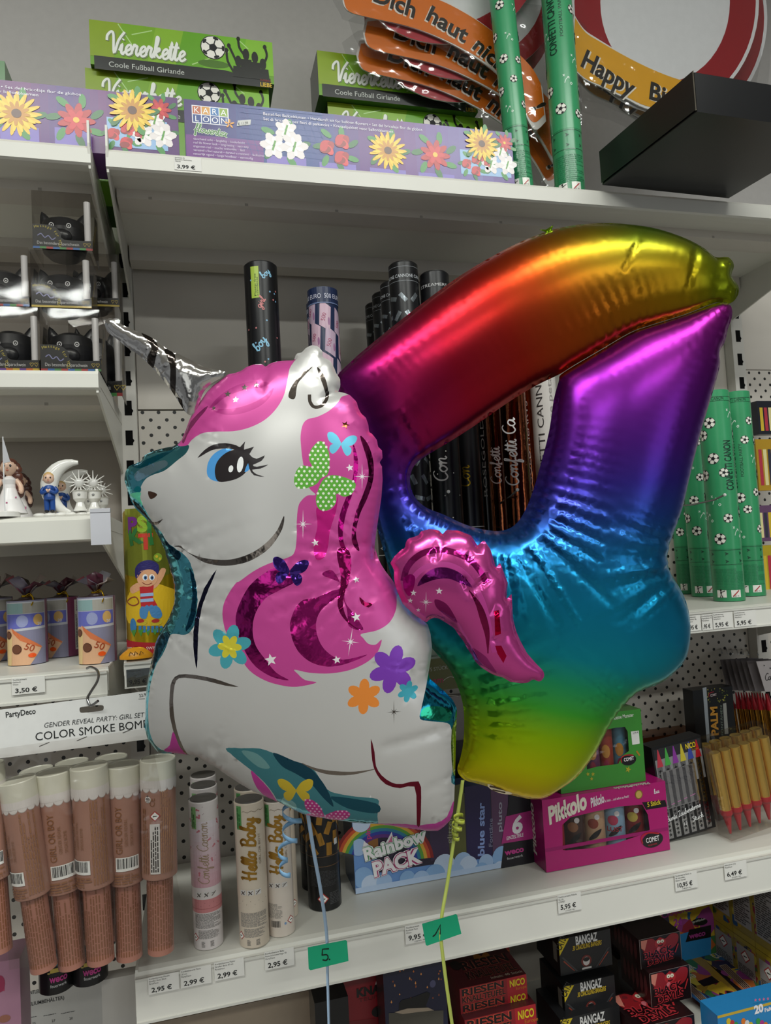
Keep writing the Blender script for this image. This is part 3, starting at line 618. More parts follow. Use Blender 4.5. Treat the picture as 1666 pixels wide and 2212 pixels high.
ar(c2(1215, 1412, 1300, 1403, 1427, 1410, 1430, 1480, 1215, 1480), 'BE3A96u', 2); ar(c2(1442, 1412, 1520, 1405, 1582, 1375, 1612, 1310, 1660, 1320, 1620, 1480, 1442, 1490), 'BE3A96u', 2)
ar(c2(1530, 520, 1502, 600, 1484, 665, 1462, 740, 1447, 800, 1440, 850, 1500, 868, 1582, 890, 1604, 930, 1612, 1000, 1614, 1100, 1604, 1200, 1660, 1200, 1680, 780, 1560, 680), '2A9CB4M', 3); ar(c2(1460, 800, 1530, 800, 1600, 830, 1590, 880, 1500, 860, 1445, 840), '35B58AM', 3); ar(c2(1604, 930, 1660, 900, 1660, 1180, 1612, 1150), '9CC040M', 3)
# eye
ar(c1(690, 956, 668, 925, 672, 870, 700, 825, 750, 797, 802, 797, 770, 822, 730, 862, 712, 910, 720, 950, 732, 968), '4E9ADAu'); ar(c1(735, 969, 712, 930, 715, 880, 740, 840, 780, 812, 830, 800, 880, 810, 892, 850, 886, 900, 860, 935, 810, 960), BLK); ar(c1(888, 870, 899, 890, 888, 912, 868, 918), '4E9ADAu', 2)
art.append((oval_pts(c1(845, 880)[0], 6.6, 16.5, 16, .12), 'F4F4F2u')); art.append((oval_pts(c1(796, 902)[0], 5, 7.5, 12, .2), 'F4F4F2u'))
ar(c1(612, 842, 650, 800, 700, 773, 760, 766, 820, 778, 842, 788, 868, 758, 863, 802, 916, 786, 892, 826, 930, 850, 972, 832, 955, 862, 912, 882, 932, 892, 992, 880, 950, 902, 908, 907, 930, 930, 974, 944, 918, 936, 893, 900, 883, 858, 860, 822, 800, 799, 740, 795, 690, 803, 645, 826), BLK, 2)
UD = .775
UNI = empty('unicorn_balloon', EYE+ray(660, 1350)*UD, 'large white foil unicorn balloon with pink mane and blue eye', 'balloon')
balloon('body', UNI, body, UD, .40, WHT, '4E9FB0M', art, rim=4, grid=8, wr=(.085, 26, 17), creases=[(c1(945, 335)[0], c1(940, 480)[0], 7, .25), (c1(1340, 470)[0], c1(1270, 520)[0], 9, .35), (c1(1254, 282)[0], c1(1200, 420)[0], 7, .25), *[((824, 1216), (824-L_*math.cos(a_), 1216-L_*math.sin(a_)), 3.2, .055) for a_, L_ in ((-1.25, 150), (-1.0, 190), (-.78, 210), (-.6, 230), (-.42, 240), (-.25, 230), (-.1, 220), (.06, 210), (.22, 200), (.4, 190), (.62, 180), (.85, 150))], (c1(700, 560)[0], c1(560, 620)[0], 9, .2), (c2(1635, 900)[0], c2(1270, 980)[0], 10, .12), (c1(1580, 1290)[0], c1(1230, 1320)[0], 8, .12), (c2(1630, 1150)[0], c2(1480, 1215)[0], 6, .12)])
horn = c1(75, 105, 82, 85, 100, 74, 130, 82, 160, 105, 232, 140, 290, 160, 350, 192, 420, 247, 480, 272, 560, 312, 620, 342, 690, 357, 735, 368, 705, 400, 645, 435, 605, 485, 580, 560, 548, 602, 520, 590, 500, 568, 458, 500, 400, 420, 330, 340, 260, 275, 200, 236, 140, 187, 90, 150)
ha = [(smooth(c1(270, 150, 320, 168, 372, 235, 362, 280, 340, 345, 305, 310, 335, 250, 318, 210), True, 3), '4A4440M'), (smooth(c1(400, 240, 455, 270, 470, 340, 470, 430, 455, 500, 435, 460, 440, 360, 425, 300), True, 3), '4A4440M'), (c1(470, 500, 500, 520, 500, 560, 520, 600, 490, 580), '39332EM')]
balloon('horn', UNI, smooth(horn, True, 2), UD, .42, 'D8D4D0M', 'C8C8C8M', ha, rim=4, grid=9, wr=(.2, 30, 19), off=.004, seed=5)
wing = cw(240, 440, 270, 390, 335, 325, 360, 320, 365, 275, 385, 240, 430, 228, 472, 212, 490, 180, 560, 162, 635, 170, 668, 205, 700, 168, 800, 175, 900, 215, 955, 300, 1005, 250, 1060, 330, 1105, 480, 1138, 435, 1165, 510, 1200, 600, 1190, 740, 1232, 690, 1238, 800, 1245, 900, 1270, 1000, 1310, 1090, 1360, 1180, 1430, 1260, 1490, 1320, 1502, 1360, 1480, 1400, 1450, 1410, 1410, 1388, 1360, 1420, 1300, 1422, 1220, 1410, 1160, 1375, 1100, 1360, 1040, 1330, 980, 1290, 930, 1240, 905, 1190, 865, 1130, 840, 1080, 800, 1030, 765, 975, 700, 930, 640, 895, 600, 885, 560, 900, 535, 925, 500, 905, 450, 870, 400, 830, 340, 770, 300, 680, 280, 620, 270, 560, 272, 500)
wa = [(thick(cw(345, 580, 370, 480, 430, 400, 520, 345, 640, 325, 760, 350, 880, 410, 960, 500, 1010, 590), 13, taper=False), 'B82A80M'), (thick(cw(395, 640, 420, 560, 480, 490, 560, 450, 680, 440, 790, 480, 880, 570, 960, 700, 1010, 850, 1040, 1000, 1080, 1150), 11, taper=False), 'B23A88u'),
      (smooth(cw(455, 615, 500, 535, 580, 475, 680, 465, 790, 505, 855, 570, 890, 625, 800, 590, 700, 552, 600, 560, 520, 588), True, 3), '9A2A8AM'), (thick(cw(870, 650, 940, 760, 985, 880, 1015, 1000, 1025, 1160), 15), '8A1E50M'), (cw(1072, 820, 1112, 810, 1128, 1000, 1078, 1015), 'C80838M'), (cw(1080, 1095, 1130, 1095, 1175, 1180, 1150, 1240, 1100, 1160), 'B80E40M'), (smooth(cw(595, 720, 680, 750, 740, 830, 780, 920, 690, 860, 610, 790), True, 3), '8E2468M'), (smooth(cw(345, 560, 400, 520, 440, 560, 400, 700, 350, 650), True, 3), 'E01C96M'), (smooth(cw(1000, 1180, 1040, 1230, 1110, 1340, 1040, 1300, 960, 1230, 900, 1120), True, 3), 'AC3A84M')]
for x, y, r in ((628, 652, 8), (425, 672, 7), (400, 738, 6), (465, 815, 5)): wa.append((star_pts(cw(x, y)[0], r, r*.42, 5, math.pi), 'DAD0D4u'))
wa += sparkle(cw(525, 745)[0], 23, 4, 'DAD0D4u')
balloon('wing', UNI, wing, UD-.02, .55, 'CC4A96m', 'B03A80m', wa, rim=4, grid=8, wr=(.012, 24, 14), creases=[(cw(668, 200)[0], cw(590, 400)[0], 4, .4), (cw(955, 300)[0], cw(860, 390)[0], 4, .5), (cw(1105, 480)[0], cw(900, 640)[0], 5, .5), (cw(1195, 740)[0], cw(1050, 830)[0], 4, .5), (cw(830, 560)[0], cw(880, 690)[0], 5, .3), (cw(1060, 1050)[0], cw(1260, 1000)[0], 4, .25), (cw(770, 960)[0], cw(600, 800)[0], 6, .35)], seed=3)
# ---- the rainbow "4" balloon
def rbm(code):
    m = bpy.data.materials.new(code); m.use_nodes = True; nt = m.node_tree; n = nt.nodes; b = n['Principled BSDF']
    a = n.new('ShaderNodeAttribute'); a.attribute_name = 'print'; b.inputs['Metallic'].default_value = .88; b.inputs['Roughness'].default_value = .27
    nt.links.new(a.outputs['Color'], b.inputs['Base Color'])
    tc = n.new('ShaderNodeTexCoord'); nz = n.new('ShaderNodeTexNoise'); nz.inputs['Scale'].default_value = 9; bp = n.new('ShaderNodeBump'); bp.inputs['Strength'].default_value = .3; bp.inputs['Distance'].default_value = .006
    nt.links.new(tc.outputs['Object'], nz.inputs['Vector']); nt.links.new(nz.outputs[0], bp.inputs['Height']); nt.links.new(bp.outputs[0], b.inputs['Normal']); MATS[code] = m
rbm('rainbow_foil')
four = [(725, 822), (760, 780), (800, 745), (868, 690), (930, 642), (1000, 592), (1080, 545), (1150, 512), (1220, 490), (1300, 482), (1370, 486), (1430, 497), (1490, 519), (1528, 541), (1546, 556), (1574, 556), (1586, 574), (1580, 596), (1596, 620), (1592, 642), (1576, 656), (1548, 653), (1480, 679), (1400, 704), (1360, 719), (1300, 754), (1240, 789), (1210, 808), (1160, 832), (1100, 868), (1040, 910), (980, 949), (930, 979), (902, 998), (889, 1018), (886, 1045), (897, 1075), (922, 1097), (960, 1112), (1000, 1131), (1040, 1143), (1080, 1147), (1110, 1136), (1132, 1108), (1152, 1060), (1172, 990), (1187, 930), (1197, 862), (1208, 822), (1211, 810), (1241, 790), (1301, 754.8), (1361, 719.8), (1401, 704.8), (1481, 679.8), (1549, 654), (1577, 658.5), (1582, 682), (1572, 712), (1566, 738), (1554, 762), (1556, 785), (1545, 830), (1530, 880), (1515, 932), (1500, 990), (1488, 1040), (1474, 1100), (1456, 1150), (1445, 1180), (1441, 1210), (1451, 1242), (1474, 1280), (1488, 1320), (1492, 1370), (1483, 1420), (1460, 1450), (1430, 1474), (1392, 1489), (1370, 1500), (1350, 1520), (1330, 1546), (1310, 1580), (1290, 1620), (1270, 1650), (1245, 1680), (1210, 1705), (1180, 1722), (1150, 1726), (1100, 1716), (1060, 1701), (1030, 1692), (1003, 1684), (988, 1664), (994, 1640), (1001, 1605), (1003, 1560), (1000, 1520), (988, 1480), (968, 1440), (940, 1408), (915, 1375), (885, 1330), (855, 1270), (832, 1200), (818, 1150), (806, 1090), (795, 1010), (778, 935), (750, 880)]
ARM = [(0, '96A816'), (.08, '9EA80E'), (.16, 'C8A010'), (.3, 'D08410'), (.45, 'D45A10'), (.6, 'D02C1C'), (.75, 'CC1838'), (.9, 'C01868'), (1.0, 'A01C8C'), (1.1, '7E2298')]
BOD = [(640, 'B0208C'), (760, '9A2098'), (880, '80209E'), (980, '6426A0'), (1060, '4434A6'), (1130, '2E52AC'), (1200, '1E78B4'), (1280, '1490B8'), (1370, '1496A8'), (1430, '2AA86E'), (1490, '4AB83A'), (1550, '9CCC12'), (1630, 'CCD40E'), (1685, 'DCC41A'), (1730, 'E0B030')]
def ramp(t, R):
    ks = np.array([k for k, _ in R]); cs = np.array([rgb(c)[:3] for _, c in R]); return np.c_[[np.interp(t, ks, cs[:, i]) for i in range(3)]].T
def fourcol(v):
    x, y = v[:, 0], v[:, 1]
    a = np.array([1585., 560.]); d = np.array([800., 930.])-a; t = ((v-a)@d)/(d@d)+np.clip((y-(700-.0*x))*0, 0, 0)
    # the upper edge of the arm is greener near its end
    up = np.clip(1-np.abs(t-.15)/.35, 0, 1)*np.clip((((v-a)@np.array([.43, .90]))*-1-20)/110, 0, 1)
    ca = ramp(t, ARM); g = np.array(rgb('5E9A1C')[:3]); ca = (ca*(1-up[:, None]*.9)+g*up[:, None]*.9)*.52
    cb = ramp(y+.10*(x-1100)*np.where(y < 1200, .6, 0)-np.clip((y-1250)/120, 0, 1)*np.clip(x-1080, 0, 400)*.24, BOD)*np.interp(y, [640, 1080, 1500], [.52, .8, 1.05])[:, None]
    line = np.interp(x, [730, 800, 886, 1000, 1215, 1360, 1560, 1600], [960, 965, 1000, 945, 815, 724, 658, 656]); sft = np.where(x < 900, 70, 1.5)
    k = np.clip((line-y)/sft*.5+.5, 0, 1)[:, None]
    c = ca*k+cb*(1-k); return np.c_[c, np.ones(len(c))]
FD = .935
FOUR = empty('number_balloon', EYE+ray(1180, 1100)*FD, 'big rainbow coloured foil balloon shaped like the number 4', 'balloon')
balloon('body', FOUR, smooth(four, True, 3), FD, .50, 'rainbow_foil', 'rainbow_foil', (), rim=5, step=5, grid=6, wr=(.075, 30, 21), colour=fourcol, seed=11,
        creases=[((1070, 1150), (1180, 1330), 6, .06), ((1120, 1135), (1290, 1290), 7, .06), ((1000, 1530), (1090, 1590), 6, .07), ((1441, 1210), (1330, 1330), 16, .05), ((1390, 485), (1330, 600), 5, .08), ((1500, 525), (1470, 640), 6, .15), ((1550, 560), (1540, 650), 5, .3)])
# sewn-on bits: star tab on the arm, valve print at the foot
m = MB(EYE+ray(1183, 496)*(FD-.004)); S = Face(m, (0, 0, 0), CR, CU); fill(S, [(1165, 496), (1180, 496), (1196, 486), (1192, 496), (1198, 503), (1180, 502)], '5A7A10M', 1); m.v = [tuple(Vector(p)) for p in m.v]
o = m.build('foil_tab', FOUR); o.location = m.o-FOUR.location
m = MB(EYE+ray(1081, 1704)*(FD-.012)); S = Face(m, (0, 0, 0), CR, CU); oval(S, (1081, 1704), 29, 9, 'D8C8A8p', 1, 18, -.3); stroke(S, [(1058, 1698), (1104, 1709)], 4, '4A3A2Ap', 2, False); stroke(S, [(1064, 1706), (1092, 1712)], 3, '4A3A2Ap', 2, False)
o = m.build('valve_label', FOUR); o.location = m.o-FOUR.location
def ribbon(parent, name, pts, wd, code, depth, tw=0):
    """flat balloon ribbon through photo points at given depths"""
    m = MB(parent.location); q = smooth([(p[0], p[1], p[2]) for p in pts], False, 8); rows = [[], []]
    for i, p in enumerate(q):
        c = EYE+ray(p[0], p[1])*p[2]-parent.location; a = tw*i/len(q)
        d = (CR*math.cos(a)+CF*math.sin(a))*(wd/2); rows[0].append(c-d); rows[1].append(c+d)
    m.grid(rows, code); o = m.build(name, parent); o.location = (0, 0, 0)
    md = o.modifiers.new('gauge', 'SOLIDIFY'); md.thickness = .0003; return o
def curl(parent, name, pts, turns, rad, wd, code):
    m = MB(parent.location); q = smooth(pts, False, 40); rows = [[], []]; n = len(q)
    for i, p in enumerate(q):
        t = i/(n-1); c = EYE+ray(p[0], p[1])*p[2]-parent.location; a = t*turns*2*math.pi; ax = (CR*.15-CU)
        c = c+(CR*math.cos(a)+CF*math.sin(a))*rad*(.5+.5*math.sin(math.pi*min(1, t*1.3+.1)))
        rows[0].append(c-CU*wd/2); rows[1].append(c+CU*wd/2)
    m.grid(rows, code); o = m.build(name, parent); o.location = (0, 0, 0)
    md = o.modifiers.new('gauge', 'SOLIDIFY'); md.thickness = .0003; return o
ribbon(UNI, 'ribbon', [(664, 1752, .775), (678, 1840, .80), (694, 1930, .83), (706, 2020, .86), (708, 2110, .872), (712, 2260, .88)], .0042, 'A9C4E0g', 0, 1.0)
curl(UNI, 'curled_ribbon_end', [(625, 1738, .80), (632, 1790, .80), (612, 1850, .80), (618, 1895, .80)], 4.2, .011, .0052, '86B4DAg')
ribbon(FOUR, 'ribbon', [(1000, 1685, .93), (986, 1780, .92), (968, 1900, .90), (953, 2000, .88), (960, 2090, .885), (984, 2260, .90)], .0046, 'BCC860g', 0, .5)
curl(FOUR, 'curled_ribbon_end', [(992, 1762, .915), (990, 1780, .915), (984, 1800, .915), (986, 1812, .915)], 4, .008, .0045, 'C6D050g')
def gtag(px, depth, pts, s, hh, label, rot):
    m = MB(EYE+ray(*px)*depth); S = Face(m, (0, 0, 0), CR, CU)
    fill(S, pts, '159A70p', 0); fill(S, pts, '159A70p', -3); u = [S.inv(p) for p in pts]
    for i in range(len(u)):
        a, b = u[i], u[(i+1) % len(u)]; m.face([S.map(*a, -3), S.map(*b, -3), S.map(*b, 0), S.map(*a, 0)], '128A64p')
    s(S); return tag(m.build('number_tag'), label, 'tag', None)
def s5(S): stroke(S, [(711, 2049), (697, 2050), (696, 2064)], 2.6, '0C100Ep', 2, False); stroke(S, [(696, 2063), (706, 2062), (709, 2068), (705, 2074), (697, 2073)], 2.6, '0C100Ep', 2); oval(S, (712, 2072), 1.8, 1.8, '0C100Ep', 2)
gtag((708, 2056), .862, [(665, 2047), (747, 2031), (750, 2034), (753, 2076), (671, 2096), (667, 2093)], s5, 1, 'green card tag with a handwritten 5 on the pale blue ribbon', 0)
def s1(S): stroke(S, [(935, 2023), (941, 2018), (952, 1997), (951, 2018)], 2.6, '0C100Ep', 2, False)
gtag((954, 2008), .879, [(912, 1996), (985, 1975), (988, 1977), (997, 2017), (923, 2043), (920, 2041)], s1, 1, 'green card tag with a handwritten 1 on the yellow ribbon', 0)
# ---------------------------------------------------------------- goods: helpers
def part(m, name, root):
    o = m.build(name, root); o.location = m.o-Vector(root.location); return o
def carton(bl, tr, Y, depth, code, z=None, sides=None):
    a, b = P(*bl, Y), P(*tr, Y); z0 = a.z if z is None else z; hw = (b.x-a.x)/2
    m = MB(((a.x+b.x)/2, Y, z0)); m.box(-hw, 0, 0, hw, depth, b.z-z0, code, sides); m.hw = hw; m.h = b.z-z0; m.d = depth
    return m, Face(m, (-hw, 0, 0), (1, 0, 0), (0, 0, 1))
def fl(m): return Face(m, (-m.hw, m.d, 0), (0, -1, 0), (0, 0, 1))
def fr(m): return Face(m, (m.hw, 0, 0), (0, 1, 0), (0, 0, 1))
def ft(m): return Face(m, (-m.hw, 0, m.h), (1, 0, 0), (0, 1, 0))
def fb(S, u0, v0, u1, v1, code, l=1): fill_uv(S, [(u0, v0), (u1, v0), (u1, v1), (u0, v1)], code, l)
def cann(cpx, basepx, toppx, hwpx, z=None, Y=None):
    B = PZ(cpx, basepx, z) if Y is None else P(cpx, basepx, Y)
    if z is not None: B.z = z
    r = hwpx*kpx(B); c = B+Vector((0, r, 0)); q = P(cpx, toppx, c.y)
    return c, r, q.z-c.z
def gradf(S, m, cols, n=28, l=.5):
    cs = [[int(c[i:i+2], 16) for i in (0, 2, 4)] for c in cols]; W = 2*m.hw
    for i in range(n):
        t = (i+.5)/n*(len(cs)-1); j = min(int(t), len(cs)-2); t -= j; fb(S, W*i/n, 0, W*(i+1)/n, m.h, ''.join('%02X' % round(cs[j][k]*(1-t)+cs[j+1][k]*t) for k in range(3))+'g', l)
# ---------------------------------------------------------------- top shelf
def leaves(S, c, R, n, l, rot=.3):
    u = S.inv(c)
    for i in range(n):
        a = 2*math.pi*i/n+rot; q = (u[0]+R*S.k*math.sin(a), u[1]+R*S.k*math.cos(a)); fill_uv(S, oval_pts(q, R*S.k*.36, R*S.k*.17, 10, math.pi/2-a+.3), ('3E8A3Cg', '2E6E36g')[i % 2], l)
def daisy(S, c, R, l=3):
    leaves(S, c, R*.9, 5, l)
    for rr, cc, n, w_ in ((1, 'E6BC1Eg', 17, .2), (.82, 'F0CC30g', 15, .2), (.55, 'C98A1Cg', 12, .3)): petals(S, c, R*rr, n, cc, l+1, rr*3, w_); l += 1
    oval(S, c, R*.2, R*.2, '5A3220g', l+1)
def rose(S, c, R, l=3, n=4):
    leaves(S, c, R*.9, 7, l); u = S.inv(c)
    for i in range(n):
        a = 2*math.pi*i/n+.6; q = (u[0]+R*.5*S.k*math.sin(a), u[1]+R*.5*S.k*math.cos(a))
        for k in range(5): fill_uv(S, oval_pts((q[0]+R*S.k*.16*math.sin(k*1.26), q[1]+R*S.k*.16*math.cos(k*1.26)), R*S.k*.3, R*S.k*.2, 10, k*1.1), ('C8202Cg', 'A8141Eg', 'D83A40g', '8E1018g', 'C42430g')[k], l+1)
def poins(S, c, R, l=3):
    leaves(S, c, R, 7, l); petals(S, c, R*.85, 9, 'B8121Eg', l+1, .2, .4); petals(S, c, R*.55, 6, 'D02430g', l+2, .5, .5); oval(S, c, R*.14, R*.14, 'E8B830g', l+3)
def lily(S, c, R, l=3):
    leaves(S, c, R*.85, 5, l)
    for dx, dy, r in ((-.45, .1, .6), (.4, .15, .62), (.05, -.55, .5)):
        q = (c[0]+dx*R, c[1]+dy*R); petals(S, q, R*r, 6, 'E6DEDCg', l+1, dx, .6); petals(S, q, R*r*.7, 6, 'F4EEECg', l+2, dx+.5, .4); stroke(S, [(q[0]-R*.05, q[1]+R*.2), (q[0]+R*.06, q[1]-R*.2)], R*.08, '5A9A3Ag', l+3)
def bouquet(S, c, R):
    rect(S, (c[0]-R*.9, c[1]+R*.2), (c[0]+R*1.25, c[1]+R*1.4), '8FB4DCg', 2); lily(S, (c[0]+R*.75, c[1]+R*.75), R*.8, 3); rose(S, (c[0]-R*.35, c[1]+R*.85), R*.62, 3, 3); rose(S, (c[0]+R*.15, c[1]+R*.6), R*.45, 4, 3); poins(S, (c[0]+R*.95, c[1]-R*.05), R*.5, 3); daisy(S, c, R*.82, 8)
LAV = '7A68B8g'
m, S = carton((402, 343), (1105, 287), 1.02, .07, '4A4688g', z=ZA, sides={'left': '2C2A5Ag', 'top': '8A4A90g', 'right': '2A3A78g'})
gradf(S, m, ['3A1C66', '24287A', '144088', '2A4088', '5A2C7C', '68327E', '6A5098', '6A60A0', '5A3684'])
fb(S, .001, 0, S.inv((570, 340))[0], S.inv((403, 290))[1], '6C2C82g', 1); t0 = S.inv((415, 228)); uu = S.k*19
for i, (ch, c) in enumerate(zip('KARALOON', ('C0643Cg', 'D89A3Cg', '2C70B0g', '8AAA30g', '24428Ag', '24428Ag', '24428Ag', '24428Ag'))):
    u0 = t0[0]+(i % 4)*uu; v0 = t0[1]-(i//4)*uu; fb(S, u0-.06*uu, v0-1.04*uu, u0+1.06*uu, v0+.06*uu, 'F0F0F4g', 2); fb(S, u0+.04*uu, v0-.94*uu, u0+.94*uu, v0-.04*uu, c, 3)
    text(S, ch, (u0+.49*uu, v0-.84*uu), 12.5, 'F6F6F6g', 4, 0, 'c', uv=True)
script(S, 'flowertex', (419, 284), 9, 'E8F0E0g', 4, 3, -5, w=70); script(S, 'flowertex', (419, 284), 9, '3E7A34g', 2, 4, -5, w=70); petals(S, (496, 268), 11, 5, 'E09A30g', 4)
u = S.inv((527, 267)); k = S.k; fill_uv(S, [(u[0]-16*k, u[1]-8*k), (u[0]+14*k, u[1]-2*k), (u[0]+16*k, u[1]+10*k), (u[0]-13*k, u[1]+5*k)], 'E2E2DEp', 4); text(S, '€ 11,99', (515, 272), 6, '6A6A6Ap', 5, 14, w=23)
for i, s_ in enumerate(('täuschend echt – langlebig – kinderleicht', 'real life flower look – long-lasting – very easy', 'enganoso real – mucho sostenible – fácil', 'verosimil a fiori naturali – duraturi e resistenti – facilissimo', 'natuurlijk ogend – lange houdbaar – eenvoudig')): text(S, s_, (418, 302+i*8.1), 5, 'DCCEE6g', 4, w=(110, 118, 109, 152, 127)[i])
for i in range(13): stroke(S, [(510+i*15, 232+i*1), (545+i*15, 335)], .8, '2A4A90g', 2, False)
for i in range(9): stroke(S, [(520, 232+i*11), (700, 250+i*12)], .8, '2A4A90g', 2, False)
text(S, 'Bastel-Set Ballonblumen • Handicraft kit for balloon flowers • Set del bricolaje flor de globos', (569, 249), 6.6, 'F0ECF6g', 4, w=372); text(S, 'Set di bricolage per fiori di palloncini • Knutselpakket voor ballonbloemen', (569, 260), 6.6, 'F0ECF6g', 4, w=300)
for x0, x1, y in ((576, 664, 335), (690, 772, 350), (799, 880, 362), (904, 985, 372)): rect(S, (x0, y), (x1, y+60), LAV, 2)
lily(S, (615, 310), 52); rose(S, (728, 322), 46, 3, 3); daisy(S, (838, 326), 46); poins(S, (940, 335), 44); bouquet(S, (1040, 312), 52)
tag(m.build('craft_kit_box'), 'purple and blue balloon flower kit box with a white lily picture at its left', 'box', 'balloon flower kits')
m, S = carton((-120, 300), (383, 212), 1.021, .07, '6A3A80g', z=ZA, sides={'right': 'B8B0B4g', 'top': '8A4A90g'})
gradf(S, m, ['56226C', '602068', '6A2470', '46287A', '682270', '481C68', '56266A'])
text(S, 'bouquet flowers • Set del bricolaje flor de globos', (175, 208), 6.6, 'F0ECF6g', 4, al='r', w=252); text(S, 'Knutselpakket voor ballonbloemen', (83, 209), 6.6, 'F0ECF6g', 4, al='r', w=170)
rect(S, (0, 270), (87, 360), LAV, 2); rect(S, (118, 275), (200, 360), LAV, 2); daisy(S, (36, 246), 52); poins(S, (165, 260), 48); bouquet(S, (286, 240), 62)
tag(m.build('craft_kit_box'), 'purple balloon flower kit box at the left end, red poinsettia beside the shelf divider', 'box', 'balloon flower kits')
def garland(bl, tr, Y, z, label, full=True, rot=None, z1=None):
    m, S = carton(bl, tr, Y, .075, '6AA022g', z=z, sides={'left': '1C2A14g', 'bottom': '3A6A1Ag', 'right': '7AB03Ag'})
    W, h = 2*m.hw, (P(*tr, Y).z-P(*bl, Y).z); v0 = m.h-h
    X = lambda u, v: (u*W, v0+v*h)
    for a, b, c in ((0, .12, '8AA420g'), (.12, .3, '78A81Eg'), (.3, .45, '86B42Ag'), (.45, .6, '64A41Cg'), (.6, .8, '74B428g'), (.8, 1, '86BE34g')): fill_uv(S, [X(a, .3), X(b, .3), X(b+.05 if b < 1 else 1, 1), X(a+(.05 if a else 0), 1)], c, 1)
    for pts in (((.15, .98), (.22, .6)), ((.22, .8), (.33, .93)), ((.54, .35), (.75, .7)), ((.8, .98), (.86, .8))): stroke_uv(S, [X(*q) for q in pts], .01*W*.6, 'B4D88Ag', 2)
    fill_uv(S, [X(.02, .05), X(.98, .05), X(.98, .24), X(.8, .26), X(.72, .31), X(.02, .31)], '1C1E1Ag', 2)
    if full:
        cx, cy = X(.66, .74); u = S.map(cx, cy, 0); k = S.k
        S.inv_ = S.inv; S.inv = lambda p: p
        ball(S, (cx, cy), h*.24/k, 4); fill_uv(S, oval_pts((cx, cy-h*.33), h*.3, h*.08, 14), '4A741Ag', 2)
        for x, hgt, kk in ((.80, .62, 1), (.845, .78, 1), (.895, .74, 1), (.94, .62, .8)):
            q = X(x, .2); fill_uv(S, [(q[0]-.034*W, q[1]), (q[0]+.034*W, q[1]), (q[0]+.03*W, q[1]+(hgt-.4)*h), (q[0]-.03*W, q[1]+(hgt-.4)*h)], '16180Fg', 4); fill_uv(S, oval_pts((q[0], q[1]+(hgt-.3)*h), .019*W, .12*h, 12), '16180Fg', 4)
        for pts in (((.79, .5), (.765, .7), (.75, .82)), ((.845, .62), (.81, .8), (.805, .98)), ((.94, .5), (.965, .7), (.955, .88)), ((.77, .3), (.74, .5), (.735, .72))): stroke_uv(S, smooth([X(*q) for q in pts], False, 4), .013*W, '16180Fg', 4); q = X(*pts[-1]); fill_uv(S, oval_pts(q, .011*W, .05*h, 8), '16180Fg', 4)
        text(S, 'FUSSBALL', X(.92, .17), .028*W*.45/k*.9, 'A03030g', 5, w=.065*W/k, uv=True); text(S, 'LIEBE', X(.92, .06), .075*h/k*1.1, 'E8C020g', 5, b=.012, w=.067*W/k, uv=True)
        script(S, 'Viererkette', X(.105, .375), .2*h/k, '7A8A60g', .05*h/k, 4, 0, w=.40*W/k); script(S, 'Viererkette', X(.1, .39), .2*h/k, 'ECEFE6g', .045*h/k, 5, 0, w=.40*W/k)
        text(S, 'Coole Fußball Girlande', X(.095, .12), .1*h/k, 'C8CCC4g', 4, w=.40*W/k, uv=True); S.inv = S.inv_
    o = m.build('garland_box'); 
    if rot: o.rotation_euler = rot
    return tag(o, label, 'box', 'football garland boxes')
za = P(580, 190, 1.175).z
garland((187, 250), (580, 190), 1.175, ZA, 'green football garland box, lower of the left pair, mostly hidden behind flower kits')
garland((196, 153), (588, 92), 1.165, za+.0005, 'green football garland box topmost on the left pile with its title in full view')
zb = P(1043, 256, 1.175).z
garland((712, 310), (1043, 256), 1.175, ZA, 'green football garland box under the topmost one of the middle pile')
garland((690, 212), (1027, 152), 1.16, zb+.0005, 'green football garland box topmost of the middle pile, half behind the orange signs')
m, S = carton((-60, 300), (10, 132), 1.12, .06, '5E8A5Ag', z=ZA); tag(m.build('garland_box'), 'dull green box edge at the far left, behind the flower kit', 'box')
